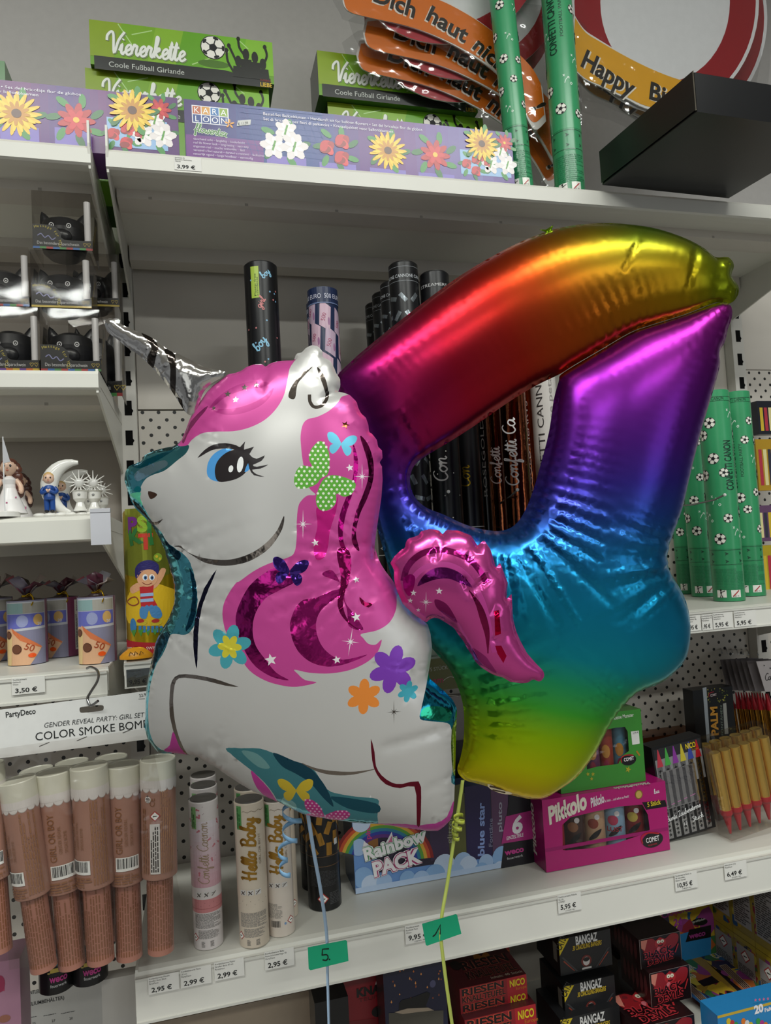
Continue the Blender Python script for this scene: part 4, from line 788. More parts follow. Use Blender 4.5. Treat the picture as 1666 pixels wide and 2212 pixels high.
# round party signs in film
def party_sign(Y, kind, off, label):
    ox, oy = off; O = lambda pts: [(x+ox, y+oy) for x, y in pts]
    cpx = (960, 60) if kind == 'o' else (1437, 60)
    root = empty('party_sign', P(cpx[0]+ox, cpx[1]+oy, Y), label, 'sign', 'orange party signs' if kind == 'o' else 'birthday party signs')
    def sheet(name, pts, code, y, extra=None):
        m = MB(Vector(root.location)+Vector((0, y, 0))); S = Face(m, (0, 0, 0), (1, 0, 0), (0, 0, 1)); fill(S, pts, code, 0); fill(S, pts, code, -12)
        u = [S.inv(p) for p in pts]
        for i in range(len(u)): a, b = u[i], u[(i+1) % len(u)]; m.face([S.map(*a, -12), S.map(*b, -12), S.map(*b, 0), S.map(*a, 0)], 'D8D8D8p')
        if extra: extra(S)
        part(m, name, root)
    if kind == 'o':
        disc = oval_pts((960+ox, -95+oy), 205, 190, 48)
        sheet('sign_disc', disc, 'E4E4E2g', 0, lambda S: fill(S, oval_pts((960+ox, -95+oy), 205, 190, 48), 'A8202Eg', 1, [oval_pts((960+ox, -95+oy), 168, 150, 40)]))
        top = [(744, -38), (800, -42), (870, -28), (944, -6), (1002, 24), (1052, 58), (1100, 98), (1150, 150), (1172, 190)]; bot = [(1180, 262), (1155, 280), (1128, 236), (1082, 168), (1040, 133), (983, 99), (925, 72), (867, 53), (798, 37), (750, 22), (738, -8)]
        pts = smooth(O(top), False, 4)+smooth(O(bot), False, 4)
        def ex(S):
            c = (960+ox, 60+oy); fill(S, [(c[0]+(x-c[0])*.982, c[1]+(y-c[1])*.93) for x, y in pts], 'E2761Eg', 2)
            for s_, p, r, hh, w_ in (('Dich', (806, 2), -16, 36, 92), ('haut', (920, 42), -26, 36, 96), ('nichts', (1020, 104), -38, 36, 118), ('!', (1150, 232), -62, 34, 9)):
                text(S, s_, (p[0]+ox-3, p[1]+oy+2), hh, 'F0E4D6g', 3, r, b=.03, w=w_); text(S, s_, (p[0]+ox, p[1]+oy), hh, '2A2622g', 4, r, b=.028, w=w_)
        sheet('banner', pts, 'E8E2DCg', -.006, ex)
        film = smooth(O([(742, -60), (735, 30), (760, 48), (830, 62), (920, 90), (1010, 140), (1080, 195), (1140, 290), (1200, 300), (1210, 100), (1180, -60)]), True, 3)
    else:
        disc = oval_pts((1437+ox, 5+oy), 203, 240, 56)
        def ed(S): fill(S, oval_pts((1437+ox, 5+oy), 196, 232, 56), '98101Eg', 1, [oval_pts((1437+ox, 5+oy), 140, 172, 48)])
        sheet('sign_disc', disc, 'E6E6E6g', 0, ed)
        top = [(1240, 30), (1262, 63), (1294, 85), (1352, 120), (1410, 150), (1468, 173), (1540, 190), (1600, 196)]; bot = [(1612, 250), (1540, 258), (1460, 248), (1395, 234), (1352, 213), (1302, 189), (1262, 170), (1232, 140)]
        pts = smooth(O(top), False, 4)+smooth(O(bot), False, 4)
        def ex(S):
            c = (1420+ox, 160+oy); fill(S, [(c[0]+(x-c[0])*.985, c[1]+(y-c[1])*.93) for x, y in pts], 'E8A81Eg', 2)
            for s_, p, r, hh, w_ in (('Happy', (1254, 142), -26, 40, 128), ('Birthday', (1402, 213), -12, 38, 180)):
                text(S, s_, (p[0]+ox+3, p[1]+oy+2), hh, 'F4ECDCg', 3, r, b=.03, w=w_); text(S, s_, (p[0]+ox, p[1]+oy), hh, '221E1Cg', 4, r, b=.028, w=w_)
        sheet('banner', pts, 'EAE6DEg', -.006, ex)
        film = smooth(O([(1225, -250), (1220, 160), (1300, 225), (1400, 258), (1560, 268), (1632, 190), (1650, 0), (1640, -250)]), True, 3)
    m = MB(Vector(root.location)+Vector((0, -.009, 0))); S = Face(m, (0, 0, 0), (1, 0, 0), (0, 0, 1)); fill(S, film, 'F0F0F0c', 0); part(m, 'clear_film', root)
    return root
party_sign(1.095, 'o', (0, 0), 'frontmost orange party sign, lettering Dich haut fully readable, in clear film')
party_sign(1.118, 'o', (46, 78), 'second orange party sign just below the frontmost, glossy film over its lettering')
party_sign(1.141, 'o', (32, 126), 'rearmost orange party sign, only its dark lower rim showing under the other two')
party_sign(1.112, 'b', (0, 0), 'front white birthday sign with red ring and yellow banner above the black box')
party_sign(1.138, 'b', (18, 34), 'rear birthday sign showing as a yellow strip below the front banner')
# green football confetti cannons
def green_cannon(loc, r, h, seed, label, group, face_text=0.0, rot=None):
    root = empty('confetti_cannon', loc, label, 'confetti cannon', group); rg = random.Random(seed); G = '3A9A66g'; DG = '22543Ag'
    hg = h*.155
    m = MB(loc); m.lathe([(r, h*.245), (r, h-.001), (r*.97, h)], G, 36, capb=False); S = Cyl(m, r); k = 1/S.k; S.inv = lambda p: p; a0 = S.a0*r
    for v in (.965, .945): fb(S, a0-3*r, h*v, a0+3*r, h*v+.0007, DG, 1)
    text(S, 'CONFETTI CANON', (a0-1.2*r, h*.95), .006*k, DG, 2, uv=True, w=.05*k)
    u = a0+face_text*r
    text(S, 'CONFETTI CANON', (u+.15*r, h*.52), .42*r*k*1.2, '16382Ag', 2, 90, uv=True, b=.015, w=h*.235*k); text(S, 'FOOTBALL PARTY', (u+.62*r, h*.58), .2*r*k, '1E5A3Eg', 2, 90, uv=True, w=h*.16*k)
    for i in range(7):
        for j in range(5):
            uu = a0-2.9*r+j*1.3*r+(i % 2)*.6*r+rg.uniform(-.12, .12)*r; vv = h*(.31+.092*i)+rg.uniform(-.02, .02)*h
            if abs(uu-u-.2*r) < .62*r and h*.49 < vv < h*.8: continue
            if (i*5+j+seed) % 3:
                ball(S, (uu, vv), r*(.31 if (i+j) % 2 else .38)*k, 2)
            else:
                st = lambda *p: stroke_uv(S, smooth([(uu+a*r, vv+b*r) for a, b in p], False, 3), .05*r, 'CFE8D6g', 2)
                st((-.2, -.25), (-.1, 0), (.1, .15)); st((.1, .15), (-.02, .17)); st((.1, .15), (.1, .02)); st((.16, -.3), (.24, -.22), (.3, -.3), (.22, -.38), (.16, -.3)); st((-.3, .2), (-.18, .34)); st((-.18, .2), (-.3, .34))
    part(m, 'barrel', root)
    m = MB(loc); m.lathe([(r*.985, 0), (r*.985, h*.165), (r*.99, h*.168), (r*.99, h*.245)], '358F5Eg', 36); S = Cyl(m, r*.99); S.inv = lambda p: p
    fb(S, a0-3*r, h*.17, a0+3*r, h*.172, DG, 1); fb(S, a0-3*r, h*.238, a0+3*r, h*.24, DG, 1)
    for j in range(7):
        uu = a0-2.9*r+j*.95*r
        for v, s_ in ((.186, 1), (.222, -1)): fill_uv(S, [(uu, h*v-.12*r*s_), (uu+.24*r, h*v), (uu, h*v+.12*r*s_), (uu+.07*r, h*v)], '1E4A34g', 2)
    greek(S, (a0-.9*r, h*.055), (a0+1.2*r, h*.155), 14, '2E7E54g', 1)
    for j, uu in enumerate((-.45*r, .45*r)):
        fb(S, a0+uu-.3*r, h*.018, a0+uu+.32*r, h*.052, 'ECEAE2g', 1); q = (a0+uu, h*.035)
        if j == 0: stroke_uv(S, [(q[0]-.08*r, q[1]-.26*r), (q[0]-.02*r, q[1]), (q[0]+.08*r, q[1]-.26*r)], .07*r, '222222g', 2); stroke_uv(S, [(q[0]-.02*r, q[1]), (q[0]-.02*r, q[1]+.16*r)], .1*r, '222222g', 2); stroke_uv(S, [(q[0], q[1]+.1*r), (q[0]+.24*r, q[1]+.2*r)], .05*r, '222222g', 2); fill_uv(S, oval_pts((q[0]-.03*r, q[1]+.24*r), .07*r, .07*r, 8), '222222g', 2)
        else: stroke_uv(S, [(q[0]-.2*r, q[1]-.18*r), (q[0]+.2*r, q[1]+.2*r)], .08*r, 'B04040g', 2); text(S, 'out in', (q[0]-.22*r, q[1]-.2*r), .12*r*k, '333333g', 2, uv=True, w=.4*r*k)
    part(m, 'twist_grip', root)
    if rot: root.rotation_euler = rot
    return root
c, r, h = cann(1139, 393, -140, 27, z=ZA, Y=1.03); green_cannon(c, r, h, 1, 'green football confetti cannon on top shelf, in front of the orange signs', 'green cannons on the top shelf', 2.2, (0, math.radians(-2.2), 0))
c, r, h = cann(1249, 403, -130, 33, z=ZA, Y=1.03); green_cannon(c, r, h, 2, 'green football confetti cannon on top shelf, beside the black box', 'green cannons on the top shelf', -.35)
# black lid box, jutting over the shelf edge
c0 = PZ(1507, 243, ZA); c1_ = PZ(1302, 401, ZA); c2_ = PZ(1666, 266, ZA); e2 = (c2_-c0)*2.0; zt = H+(ray(1501, 153)*((c0-EYE).dot(CF)/ray(1501, 153).dot(CF))).z
plan = [c0, c0+e2, c1_+e2, c1_]; root = empty('gift_box', (c0+c1_+e2*.5-e2*.5)/2*1, 'large matt black box lying askew over the front edge of the top shelf', 'box'); root.location.z = ZA
m = MB(root.location); hb = zt-ZA; b3 = [Vector((p.x, p.y, ZA+.001)) for p in plan]; t3 = [Vector((p.x, p.y, zt)) for p in plan]; BKB = '0D0E11g'
m.face(b3[::-1], BKB, True); m.face(t3, BKB, True)
for i in range(4): m.face([b3[i], b3[(i+1) % 4], t3[(i+1) % 4], t3[i]], BKB, True)
part(m, 'box_body', root)
m = MB(root.location); d = (c1_-c0).normalized(); n_ = Vector((-d.y, d.x, 0)); n_ = n_ if n_.dot(e2) < 0 else -n_
q0 = c0+n_*.002-d*.001; q1 = c1_+n_*.002; m.face([q0+Vector((0, 0, .004)), q1+Vector((0, 0, .004)), Vector((q1.x, q1.y, zt)), Vector((q0.x, q0.y, zt+.002))], '0B0E0Eg', True); m.face([q0+Vector((0, 0, .003)), Vector((q0.x, q0.y, zt+.002)), Vector((q0.x, q0.y, zt+.002))+d*.002, q0+d*.002+Vector((0, 0, .003))], 'B8B0A0p', True); part(m, 'end_flap', root)
# ---------------------------------------------------------------- left bay: cat money boxes
def catbox(bl, tr, Y, z, variant, label, glyph='t'):
    a, b = P(*bl, Y), P(*tr, Y); z0 = z if z is not None else a.z; w_ = b.x-a.x; h = b.z-z0; dp = w_*.95; loc = Vector(((a.x+b.x)/2, Y, z0)); hw = w_/2
    root = empty('money_box_package', loc, label, 'gift package', 'boxed cat money boxes')
    m = MB(loc); m.box(-hw, 0, .0005, hw, dp, h, 'E8E6E4b', {'back': None, 'bottom': None}); part(m, 'clear_box', root)
    m = MB(loc); S = Face(m, (-hw, .0012, 0), (1, 0, 0), (0, 0, 1)); S.inv = lambda p: p; k = 1/S.k; hc = h*.17
    card = [(0, 0), (w_, 0), (w_, hc), (w_*.52, hc), (w_*.46, h*.3), (w_*.34, h*.4), (w_*.18, h*.42), (0, h*.42)]
    fill_uv(S, smooth(card[2:7], False, 3)+[card[7], card[0], card[1]], '141414g', 0)
    pal = ['A83A3Ag', 'C8A83Ag', '3A6AA8g', '6A3A8Ag', '4A8A4Ag', 'C86A2Ag']
    for i in range(9): fb(S, w_*i/9, 0, w_*(i+1)/9, h*.035, ('C8B04Ag' if variant == 1 else pal[(i*2+variant) % 6]), 1)
    text(S, 'Das besondere Sparschwein', (w_*.07, h*.075), h*.052*k, 'D0D0D0g', 2, -1, uv=True, w=w_*.7*k); text(S, '\u2661\u2661', (w_*.84, h*.06), h*.06*k, 'C8B04Ag', 2, uv=True)
    for i, ch in enumerate('Message for YOU'):
        an = math.radians(112-i*8.6); text(S, ch, (w_*.16+w_*.27*math.cos(an), h*.1+h*.27*math.sin(an)), h*.045*k, 'C8B84Ag', 2, math.degrees(an)-90, 'c', uv=True)
    stroke_uv(S, smooth([(w_*(.08+.06*i), h*(.22+.05*(i % 2)-.015*i)) for i in range(6)], False, 4), h*.016, '8A8CB8g', 2); part(m, 'card_insert', root)
    m = MB(loc); S = Face(m, (hw-.0012, 0, 0), (0, 1, 0), (0, 0, 1)); fill_uv(S, [(0, 0), (dp, 0), (dp, h*.9), (dp*.6, h*.85), (dp*.45, h*.5), (dp*.2, h*.2), (0, h*.17)], '4A4238g', 0)
    for i in range(5): fill_uv(S, oval_pts((dp*(.25+.12*i), h*(.2+.12*i)), dp*.07, h*.04, 8), 'B09A4Ag', 1)
    part(m, 'side_card', root)
    # the cat bank inside
    ct = Vector((loc.x-hw*.1, loc.y+dp*.52, z0+.001)); cat = empty('cat_money_box', ct, 'matt black cat shaped money box inside the '+label.split(' package')[0].replace('clear ', '')+' package', 'money box', 'black cat money boxes')
    R = hw*.86; m = MB(ct); hh = h*.7; m.lathe([(R*.62, 0), (R*.85, hh*.12), (R*.98, hh*.4), (R*1.0, hh*.62), (R*.86, hh*.86), (R*.5, hh*.97), (0.0002, hh)], '17171Ag', 28); part(m, 'body', cat)
    m = MB(ct); m.blob((0, -R*.83, hh*.38), (R*.46, R*.26, hh*.2), '1B1B1Eg'); part(m, 'muzzle', cat)
    for sx in (-1, 1):
        m = MB(ct); e = [Vector((sx*R*.42, -.1*R, hh*.82)), Vector((sx*R*.98, -.1*R, hh*.66)), Vector((sx*R*.88, 0, hh*1.16))]
        m.tube([(sx*R*.62, -.1*R, hh*.7), (sx*R*.72, -.1*R, hh*.92), (sx*R*.82, -.1*R, hh*1.08), (sx*R*.86, -.1*R, hh*1.16)], [R*.34, R*.26, R*.13, R*.02], '17171Ag', 10, .6); part(m, 'ear', cat)
        m = MB(ct); S = Face(m, (sx*R*.34, -R*.97, hh*.62), (1, 0, 0), (0, 0, 1)); fill_uv(S, oval_pts((0, 0), R*.1, R*.11, 14), 'C8C8C8g', 1, [oval_pts((0, 0), R*.065, R*.075, 12)]); fill_uv(S, oval_pts((0, -.01*R), R*.03, R*.03, 8), 'D0D0D0g', 1); part(m, 'eye', cat)
    pl = Vector((loc.x+hw*.83, loc.y+hw*.16, z0+h*.17)); m = MB(pl); m.lathe([(hw*.115, 0), (hw*.115, h*.3), (hw*.118, h*.301), (hw*.118, h*.70)], 'DCDADAk', 16)
    tag(m.build('paint_pen'), 'white paint pen wrapped upright in the '+label.split(' package')[0].replace('clear ', '')+' package', 'pen', 'white pens in the money box packages')
zr2 = P(140, 665, 1.02).z; zr1 = P(140, 538, 1.02).z
catbox((88, 790), (214, 669), 1.015, ZLP, 0, 'clear right bottom row cat money box package with a bent white glare')
catbox((-46, 790), (81, 664), 1.015, ZLP, 3, 'clear left bottom row cat money box package cut by the photo edge')
catbox((68, 664), (194, 545), 1.018, zr2, 1, 'clear middle row cat money box package with a yellow lower edge')
catbox((-66, 657), (60, 534), 1.018, zr2, 4, 'clear middle row left cat money box package beside the photo edge')
catbox((71, 537), (196, 419), 1.02, zr1, 2, 'clear topmost cat money box package of the stack')
zq = P(200, 655, 1.165).z
catbox((150, 790), (258, 662), 1.165, ZLP, 2, 'clear lower rear cat money box package next to the slotted post'); catbox((146, 655), (254, 550), 1.165, P(200, 662, 1.165).z+.001, 1, 'clear upper rear cat money box package next to the slotted post')
# ---------------------------------------------------------------- left bay: figurines
def figure(loc, s, cl, hair, label, dress=False, group=None):
    """small painted figure s metres tall, facing the aisle"""
    root = empty('child_figurine', loc, label, 'figurine', group)
    m = MB(loc); SK = 'D8B49Cg'
    if dress:
        m.lathe([(s*.27, s*.02), (s*.25, s*.06), (s*.17, s*.25), (s*.1, s*.44), (s*.095, s*.5), (s*.115, s*.58), (s*.05, s*.64)], cl, 24); S = Cyl(m, s*.2); S.inv = lambda p: p
        for i in range(9): a = i*.75-3; v = s*(.1+.09*(i % 3)); rr = s*(.25-.3*(v/s-.04)); q = (rr*math.sin(a), -rr*math.cos(a), v); m.blob(q, (s*.014, s*.008, s*.014), 'B85A84g', 6, 5)
    else:
        for sx in (-1, 1): m.tube([(sx*s*.06, 0, s*.05), (sx*s*.062, 0, s*.18), (sx*s*.06, 0, s*.36)], [s*.055, s*.06, s*.068], cl, 12)
        m.lathe([(s*.115, s*.3), (s*.13, s*.36), (s*.115, s*.45), (s*.125, s*.56), (s*.1, s*.62), (s*.04, s*.65)], cl, 20)
    part(m, 'clothing' if not dress else 'dress', root)
    for sx in (-1, 1):
        m = MB(loc)
        ps = [(sx*s*.11, 0, s*.59), (sx*s*.165, -s*.02, s*.5), (sx*s*.13, -s*.1, s*.45), (sx*s*.03, -s*.135, s*.5)] if not dress else [(sx*s*.1, 0, s*.58), (sx*s*.17, -s*.02, s*.48), (sx*s*.19, -s*.07, s*.38)]
        m.tube(smooth(ps, False, 3), s*.04, cl if not dress else SK, 10); m.blob(ps[-1], (s*.036, s*.036, s*.045), SK, 8, 6); part(m, 'arm', root)
        if not dress: m = MB(loc); m.blob((sx*s*.062, -s*.035, s*.035), (s*.05, s*.075, s*.035), '16161Ag', 10, 6); part(m, 'shoe', root)
    m = MB(loc); hz = s*.79; m.blob((0, -s*.005, hz), (s*.125, s*.12, s*.14), SK, 18, 12); m.tube([(0, 0, s*.6), (0, 0, s*.7)], s*.045, SK, 10); m.blob((0, -s*.125, hz-s*.02), (s*.014, s*.014, s*.014), 'D0A08Ag', 6, 5)
    for sx in (-1, 1): m.blob((sx*s*.045, -s*.112, hz+s*.012), (s*.02, s*.01, s*.024), '2A2A2Eg', 8, 6); m.blob((sx*s*.125, 0, hz-s*.02), (s*.02, s*.025, s*.035), SK, 8, 6)
    m.blob((0, -s*.117, hz-s*.06), (s*.022, s*.008, s*.01), 'C05A4Ag', 8, 5); part(m, 'head', root)
    m = MB(loc); m.blob((0, s*.02, hz+s*.045), (s*.132, s*.125, s*.115), hair, 18, 10)
    if dress:
        for i in range(9):
            t = i/8; m.blob((s*(.07+.07*t+.02*(i % 2)), s*.045, s*(.8-.44*t)), (s*(.1-.03*t), s*.07, s*.085), hair, 12, 8); m.blob((-s*(.1+.02*(i % 2)), s*.045, s*(.8-.25*t)), (s*.05, s*.06, s*.07), hair, 10, 8)
    part(m, 'hair', root); return root
zF = ZLF
def moonpiece(cx, y, s, label, boy):
    base = P(cx, 1105, y); loc = Vector((base.x, y, zF)); root = empty('moon_figurine', loc, label, 'figurine', 'white moon figurines with candle cups'); WP = 'E4E2DCk'
    m = MB(loc)
    for i in range(6): m.blob((s*(-.5+.18*i), -s*.02*(i % 2), s*.045), (s*.13, s*.17, s*.055), WP, 14, 8)
    part(m, 'cloud_base', root)
    m = MB(loc); ps = []; rs = []
    for i in range(15): a = math.radians(258-i*12.5); ps.append((s*(.12+.46*math.cos(a)), s*.02, s*(.55+.47*math.sin(a)))); rs.append(s*(.02+.14*math.sin(math.pi*(i+.4)/15)))
    m.tube(ps, rs, WP, 14, .8); part(m, 'moon', root)
    for dx, dy in ((.2, -.06), (.43, .05)):
        m = MB(loc); c = (s*dx, s*dy); m.lathe([(s*.13, s*.1), (s*.09, s*.18), (s*.065, s*.26), (s*.12, s*.33), (s*.135, s*.46), (s*.16, s*.48), (s*.12, s*.49)], WP, 18, c)
        for i in range(13): a = 2*math.pi*i/13; L_ = s*(.18 if i % 2 else .24); o_ = (c[0], c[1]-s*.06, s*.62); m.tube([o_, (o_[0]+L_*math.sin(a), o_[1], o_[2]+L_*math.cos(a))], [s*.02, s*.006], WP, 6)
        m.blob((c[0], c[1]-s*.06, s*.62), (s*.09, s*.05, s*.09), 'CFCDC8k', 12, 8); m.blob((c[0], c[1]-s*.13, s*.4), (s*.025, s*.012, s*.025), '8A8A88k', 8, 6); part(m, 'candle_cup', root)
    if boy: figure(Vector((loc.x-s*.32, loc.y-s*.06, zF+s*.09)), s*.8, '22488Eg', 'C8A46Ag', boy, False)
k0 = kpx(P(150, 1105, 1.05))
moonpiece(150, 1.065, 118*k0, 'front white moon and sunflower cups figurine by the small blue suited boy', 'small figurine of a blond boy in a blue suit with folded hands')
moonpiece(172, 1.175, 118*k0, 'rear white moon figurine half hidden behind the front one', 'rear small figurine of a boy in blue behind the white moon')
b = P(22, 1108, 1.04); figure(Vector((b.x, 1.04, zF+.004)), 128*k0, 'E6E2E0g', '5A3428g', 'small figurine of a long haired girl in a white dress with pink dots', True)
b = P(44, 1106, 1.15); figure(Vector((b.x, 1.15, zF)), 125*k0, 'DAD6D4g', '4A2A26g', 'rear small figurine of a brown haired girl half hidden behind the front one', True)
b = P(5, 1110, 1.02); m = MB((b.x, 1.02, zF)); m.lathe([(.021, 0), (.021, .006), (.019, .007)], 'E8E6E0k', 24); m.tube([(.004, -.004, .006), (.004, -.004, .105)], .0009, 'D8D8D8g', 6)
m.face([(.004, -.005, .105), (.012, -.005, .072), (.004, -.005, .070)], 'B8B8BCg'); m.face([(.004, -.004, .070), (.012, -.004, .072), (.004, -.004, .105)], 'B8B8BCg'); tag(m.build('flag_stand'), 'white round base with a thin pole and pointed pennant in front of the girl figurine', 'decoration')
a, b = P(198, 1178, .988), P(239, 1098, .988); m = MB(((a.x+b.x)/2, .983, a.z)); hw = (b.x-a.x)/2; m.box(-hw, 0, 0, hw, .0012, b.z-a.z, 'CBCBD2w'); m.box(-hw, -.001, b.z-a.z-.005, hw, .007, b.z-a.z, 'C4C4CAw'); tag(m.build('label_holder'), 'blank white label holder clipped to the right end of the figurine shelf', 'label holder')
# ---------------------------------------------------------------- left bay: banknote party bags
def bag(cpx, basepx, toppx, hwpx, label, rotv, back=False):
    c, r, h = cann(cpx, basepx, toppx, hwpx, z=ZLG); root = empty('party_bag', c, label, 'party bag', 'banknote printed party bags'); m = MB(c)
    m.lathe([(r*.97, 0), (r, .002), (r, h-.002), (r*.93, h)], '6A5A78g', 32); S = Cyl(m, r); S.inv = lambda p: p; a0 = S.a0*r+rotv*r; X = lambda u, v: (a0+u*r, v*h); k = 1/S.k
    def qd(cc, l, *p): fill_uv(S, [X(*q) for q in p], cc, l)
    qd('8A88A0g', 1, (-1.5, 0), (2.6, 0), (2.6, 1), (-1.5, 1)); qd('7A3A5Ag', 2, (1.05, 0), (1.9, 0), (1.9, 1), (1.05, 1))
    qd('C8C8D0g', 2, (-1.25, .52), (1.05, .55), (1.05, .98), (-1.25, .98)); qd('8AA8A8g', 3, (-1.2, .8), (-.2, .8), (-.2, .96), (-1.2, .96)); qd('A8A49Cg', 3, (-.2, .8), (.98, .8), (.98, .96), (-.2, .96)); qd('6A6EBEg', 3, (-1.2, .56), (.98, .59), (.98, .79), (-1.2, .79))
    fill_uv(S, oval_pts(X(-.25, .68), .3*r, .095*h, 16), '9AA0C8g', 4); fill_uv(S, oval_pts(X(.55, .69), .26*r, .09*h, 16), 'D0A868g', 4); text(S, '20', X(.5, .6), .05*h*k, 'C8D0EEg', 4, uv=True)
    qd('E0B08Ag', 3, (-1.3, 0), (.1, 0), (.75, .26), (-.9, .58), (-1.3, .55)); qd('D8784Ag', 4, (-.75, .5), (-.35, .38), (.72, .24), (.7, .27), (-.85, .58)); qd('E6C88Eg', 4, (-1.3, 0), (-.9, 0), (-.8, .45), (-1.3, .52)); text(S, '50', X(-.2, .25), .1*h*k, 'A84A28g', 5, -24, uv=True, b=.01)
    for u_, v_, q in ((-.55, .25, .26), (-1.05, .47, .22)): fill_uv(S, oval_pts(X(u_, v_), q*r, q*r, 16), '5A3222g', 6); fill_uv(S, oval_pts(X(u_, v_), q*r*.85, q*r*.85, 16), '6E4430g', 7)
    fill_uv(S, oval_pts(X(.2, .145), .2*r, .035*h, 12), 'F05A1Ek', 7)
    qd('D8D6D2g', 3, (1.5, .1), (1.85, .1), (1.85, .95), (1.5, .95)); text(S, 'NICO', X(1.8, .76), .16*r*k, '1A1A1Ag', 4, 90, uv=True, b=.02, w=.17*h*k); S2 = S; greek(S2, X(1.56, .13), X(1.8, .7), 4, '5A5A5Ag', 4, True)
    part(m, 'tube', root); m = MB(c); rg = random.Random(int(cpx*7))
    m.lathe([(r*.9, h), (r*.45, h*1.02), (r*.2, h*1.06), (r*.18, h*1.1)], '3A2A2Eg', 18, capb=False)
    for i in range(6):
        a = i*1.05+rg.random(); q = Vector((math.sin(a), -math.cos(a), 0)); p = q.cross(Vector((0, 0, 1))); z1 = h*(1.28+rg.random()*.14); wq = r*.4
        rows = [[q*r*.12+p*(t*r*.1)+Vector((0, 0, h*1.08)) for t in (-1, 0, 1)], [q*r*.4+p*(t*wq)+Vector((0, 0, h*1.18))+q*(abs(t)*-.15*r) for t in (-1, 0, 1)], [q*r*.72+p*(t*wq*1.1)+Vector((0, 0, z1-abs(t)*h*.06))+q*(abs(t)*.2*r) for t in (-1, 0, 1)]]
        m.grid(rows, ('5A2A3Ag', 'B8A8A4g', '8A8890g', '4A2E28g', '9A4A5Ag', '6A6270g')[i])
    o = part(m, 'twisted_top', root); md = o.modifiers.new('gauge', 'SOLIDIFY'); md.thickness = .0005
    m = MB(c)
    for j in range(2): m.tube([(r*.24*math.sin(t*.7), -r*.24*math.cos(t*.7), h*(1.055+.014*j)) for t in range(10)], r*.035, 'E0B828M', 6)
    m.tube(smooth([(0, -r*.25, h*1.06), (r*.3, -r*.5, h*1.1), (r*.5, -r*.75, h*1.0), (r*.45, -r*1.02, h*.92)], False, 4), r*.04, 'E0B828M', 6); part(m, 'gold_tie', root)
bag(52, 1437, 1296, 40, 'banknote party bag left of the front pair, above the price label', 0)
bag(207, 1434, 1288, 39, 'banknote party bag at the right end of the shelf', 0)
bag(130, 1420, 1290, 36, 'banknote party bag in the rear gap with its white code strip showing', -.75)
bag(-22, 1430, 1292, 38, 'banknote party bag cut off by the left photo edge', .2)
# yellow children's firework tube and the orange lump
c, r, h = cann(327, 1408, 1103, 54, z=ZB, Y=1.02); root = empty('firework_tube', c, 'tall yellow shiny party tube with a cartoon boy, behind the unicorn', 'firework tube')
m = MB(c); m.lathe([(r*.97, 0), (r, .003), (r, h-.003), (r*.95, h)], 'C8A81Em', 40); S = Cyl(m, r)
fill(S, [(270, 1380), (345, 1388), (390, 1386), (390, 1412), (270, 1412)], 'A8202Ap', 1); text(S, 'SWISS MADE + SWISS', (276, 1403), 6, 'F0E8E0p', 2, w=78)
fill(S, [(270, 1100), (400, 1100), (400, 1230), (330, 1250), (270, 1240)], '9AA03Am', 1)
for s_, p, cc, q in (('P', (278, 1150), '6A2A7Ag', 0), ('S', (297, 1148), '8AAA2Ag', 0), ('I', (318, 1146), '3A7A3Ag', 0), ('K', (282, 1178), '2E6A34g', 10), ('T', (300, 1186), 'C03A2Ag', 0), ('I', (323, 1176), '2E6A34g', 8)): text(S, s_, p, 30, cc, 3, q, b=.05)
for i in range(6): fill(S, [(284+i*15, 1362-i), (296+i*15, 1360-i), (290+i*15, 1376-i)], '4A8A34p', 2)
def boy(S):
    F_ = 'D8A078p'; u = lambda *p: smooth([(p[i], p[i+1]) for i in range(0, len(p), 2)], True, 3)
    fill(S, u(282, 1270, 300, 1258, 312, 1268, 300, 1276, 286, 1282), F_, 2); fill(S, u(325, 1262, 338, 1245, 348, 1228, 358, 1230, 352, 1248, 340, 1266, 330, 1272), F_, 2)
    fill(S, [(302, 1268), (332, 1264), (330, 1290), (340, 1308), (305, 1312)], 'B8242Ap', 3)
    for y in (1282, 1294): fill(S, [(304, y), (331, y-2), (332, y+5), (304, y+7)], '9AB4D8p', 4)
    fill(S, u(306, 1310, 338, 1308, 350, 1326, 344, 1336, 328, 1332, 322, 1318, 316, 1336, 303, 1332), '4A84B8p', 3)
    for x, y in ((306, 1344), (338, 1344)): oval(S, (x, y), 12, 7, 'C8B02Ap', 3); oval(S, (x-2, y-3), 8, 4, 'B0302Ap', 4)
    oval(S, (318, 1248), 21, 19, F_, 4); fill(S, u(295, 1250, 293, 1228, 305, 1214, 325, 1210, 342, 1220, 341, 1240, 332, 1232, 318, 1230, 306, 1236), '2A2464p', 5)
    for x in (314, 328): oval(S, (x, 1247), 5.5, 6.5, 'F0F0F0p', 5); oval(S, (x+.5, 1248), 3.2, 4.2, '3A6AA0p', 6); oval(S, (x+.5, 1248), 1.5, 2, '111111p', 7)
    stroke(S, [(308, 1258), (318, 1263), (328, 1259)], 1.3, '8A3A2Ap', 6); stroke(S, [(283, 1292), (276, 1300), (288, 1308), (300, 1302), (294, 1290), (282, 1292)], 2.5, '8A3A2Ap', 3)
fill(S, smooth([(276, 1290), (300, 1262), (345, 1262), (392, 1290), (392, 1350), (330, 1352), (278, 1345)], True, 3), 'D8B020p', 1)
boy(S)
for i in range(7): fill(S, [(300+i*9, 1352), (306+i*9, 1352), (306+i*9, 1366), (300+i*9, 1366)], '3A7AB0p', 2)
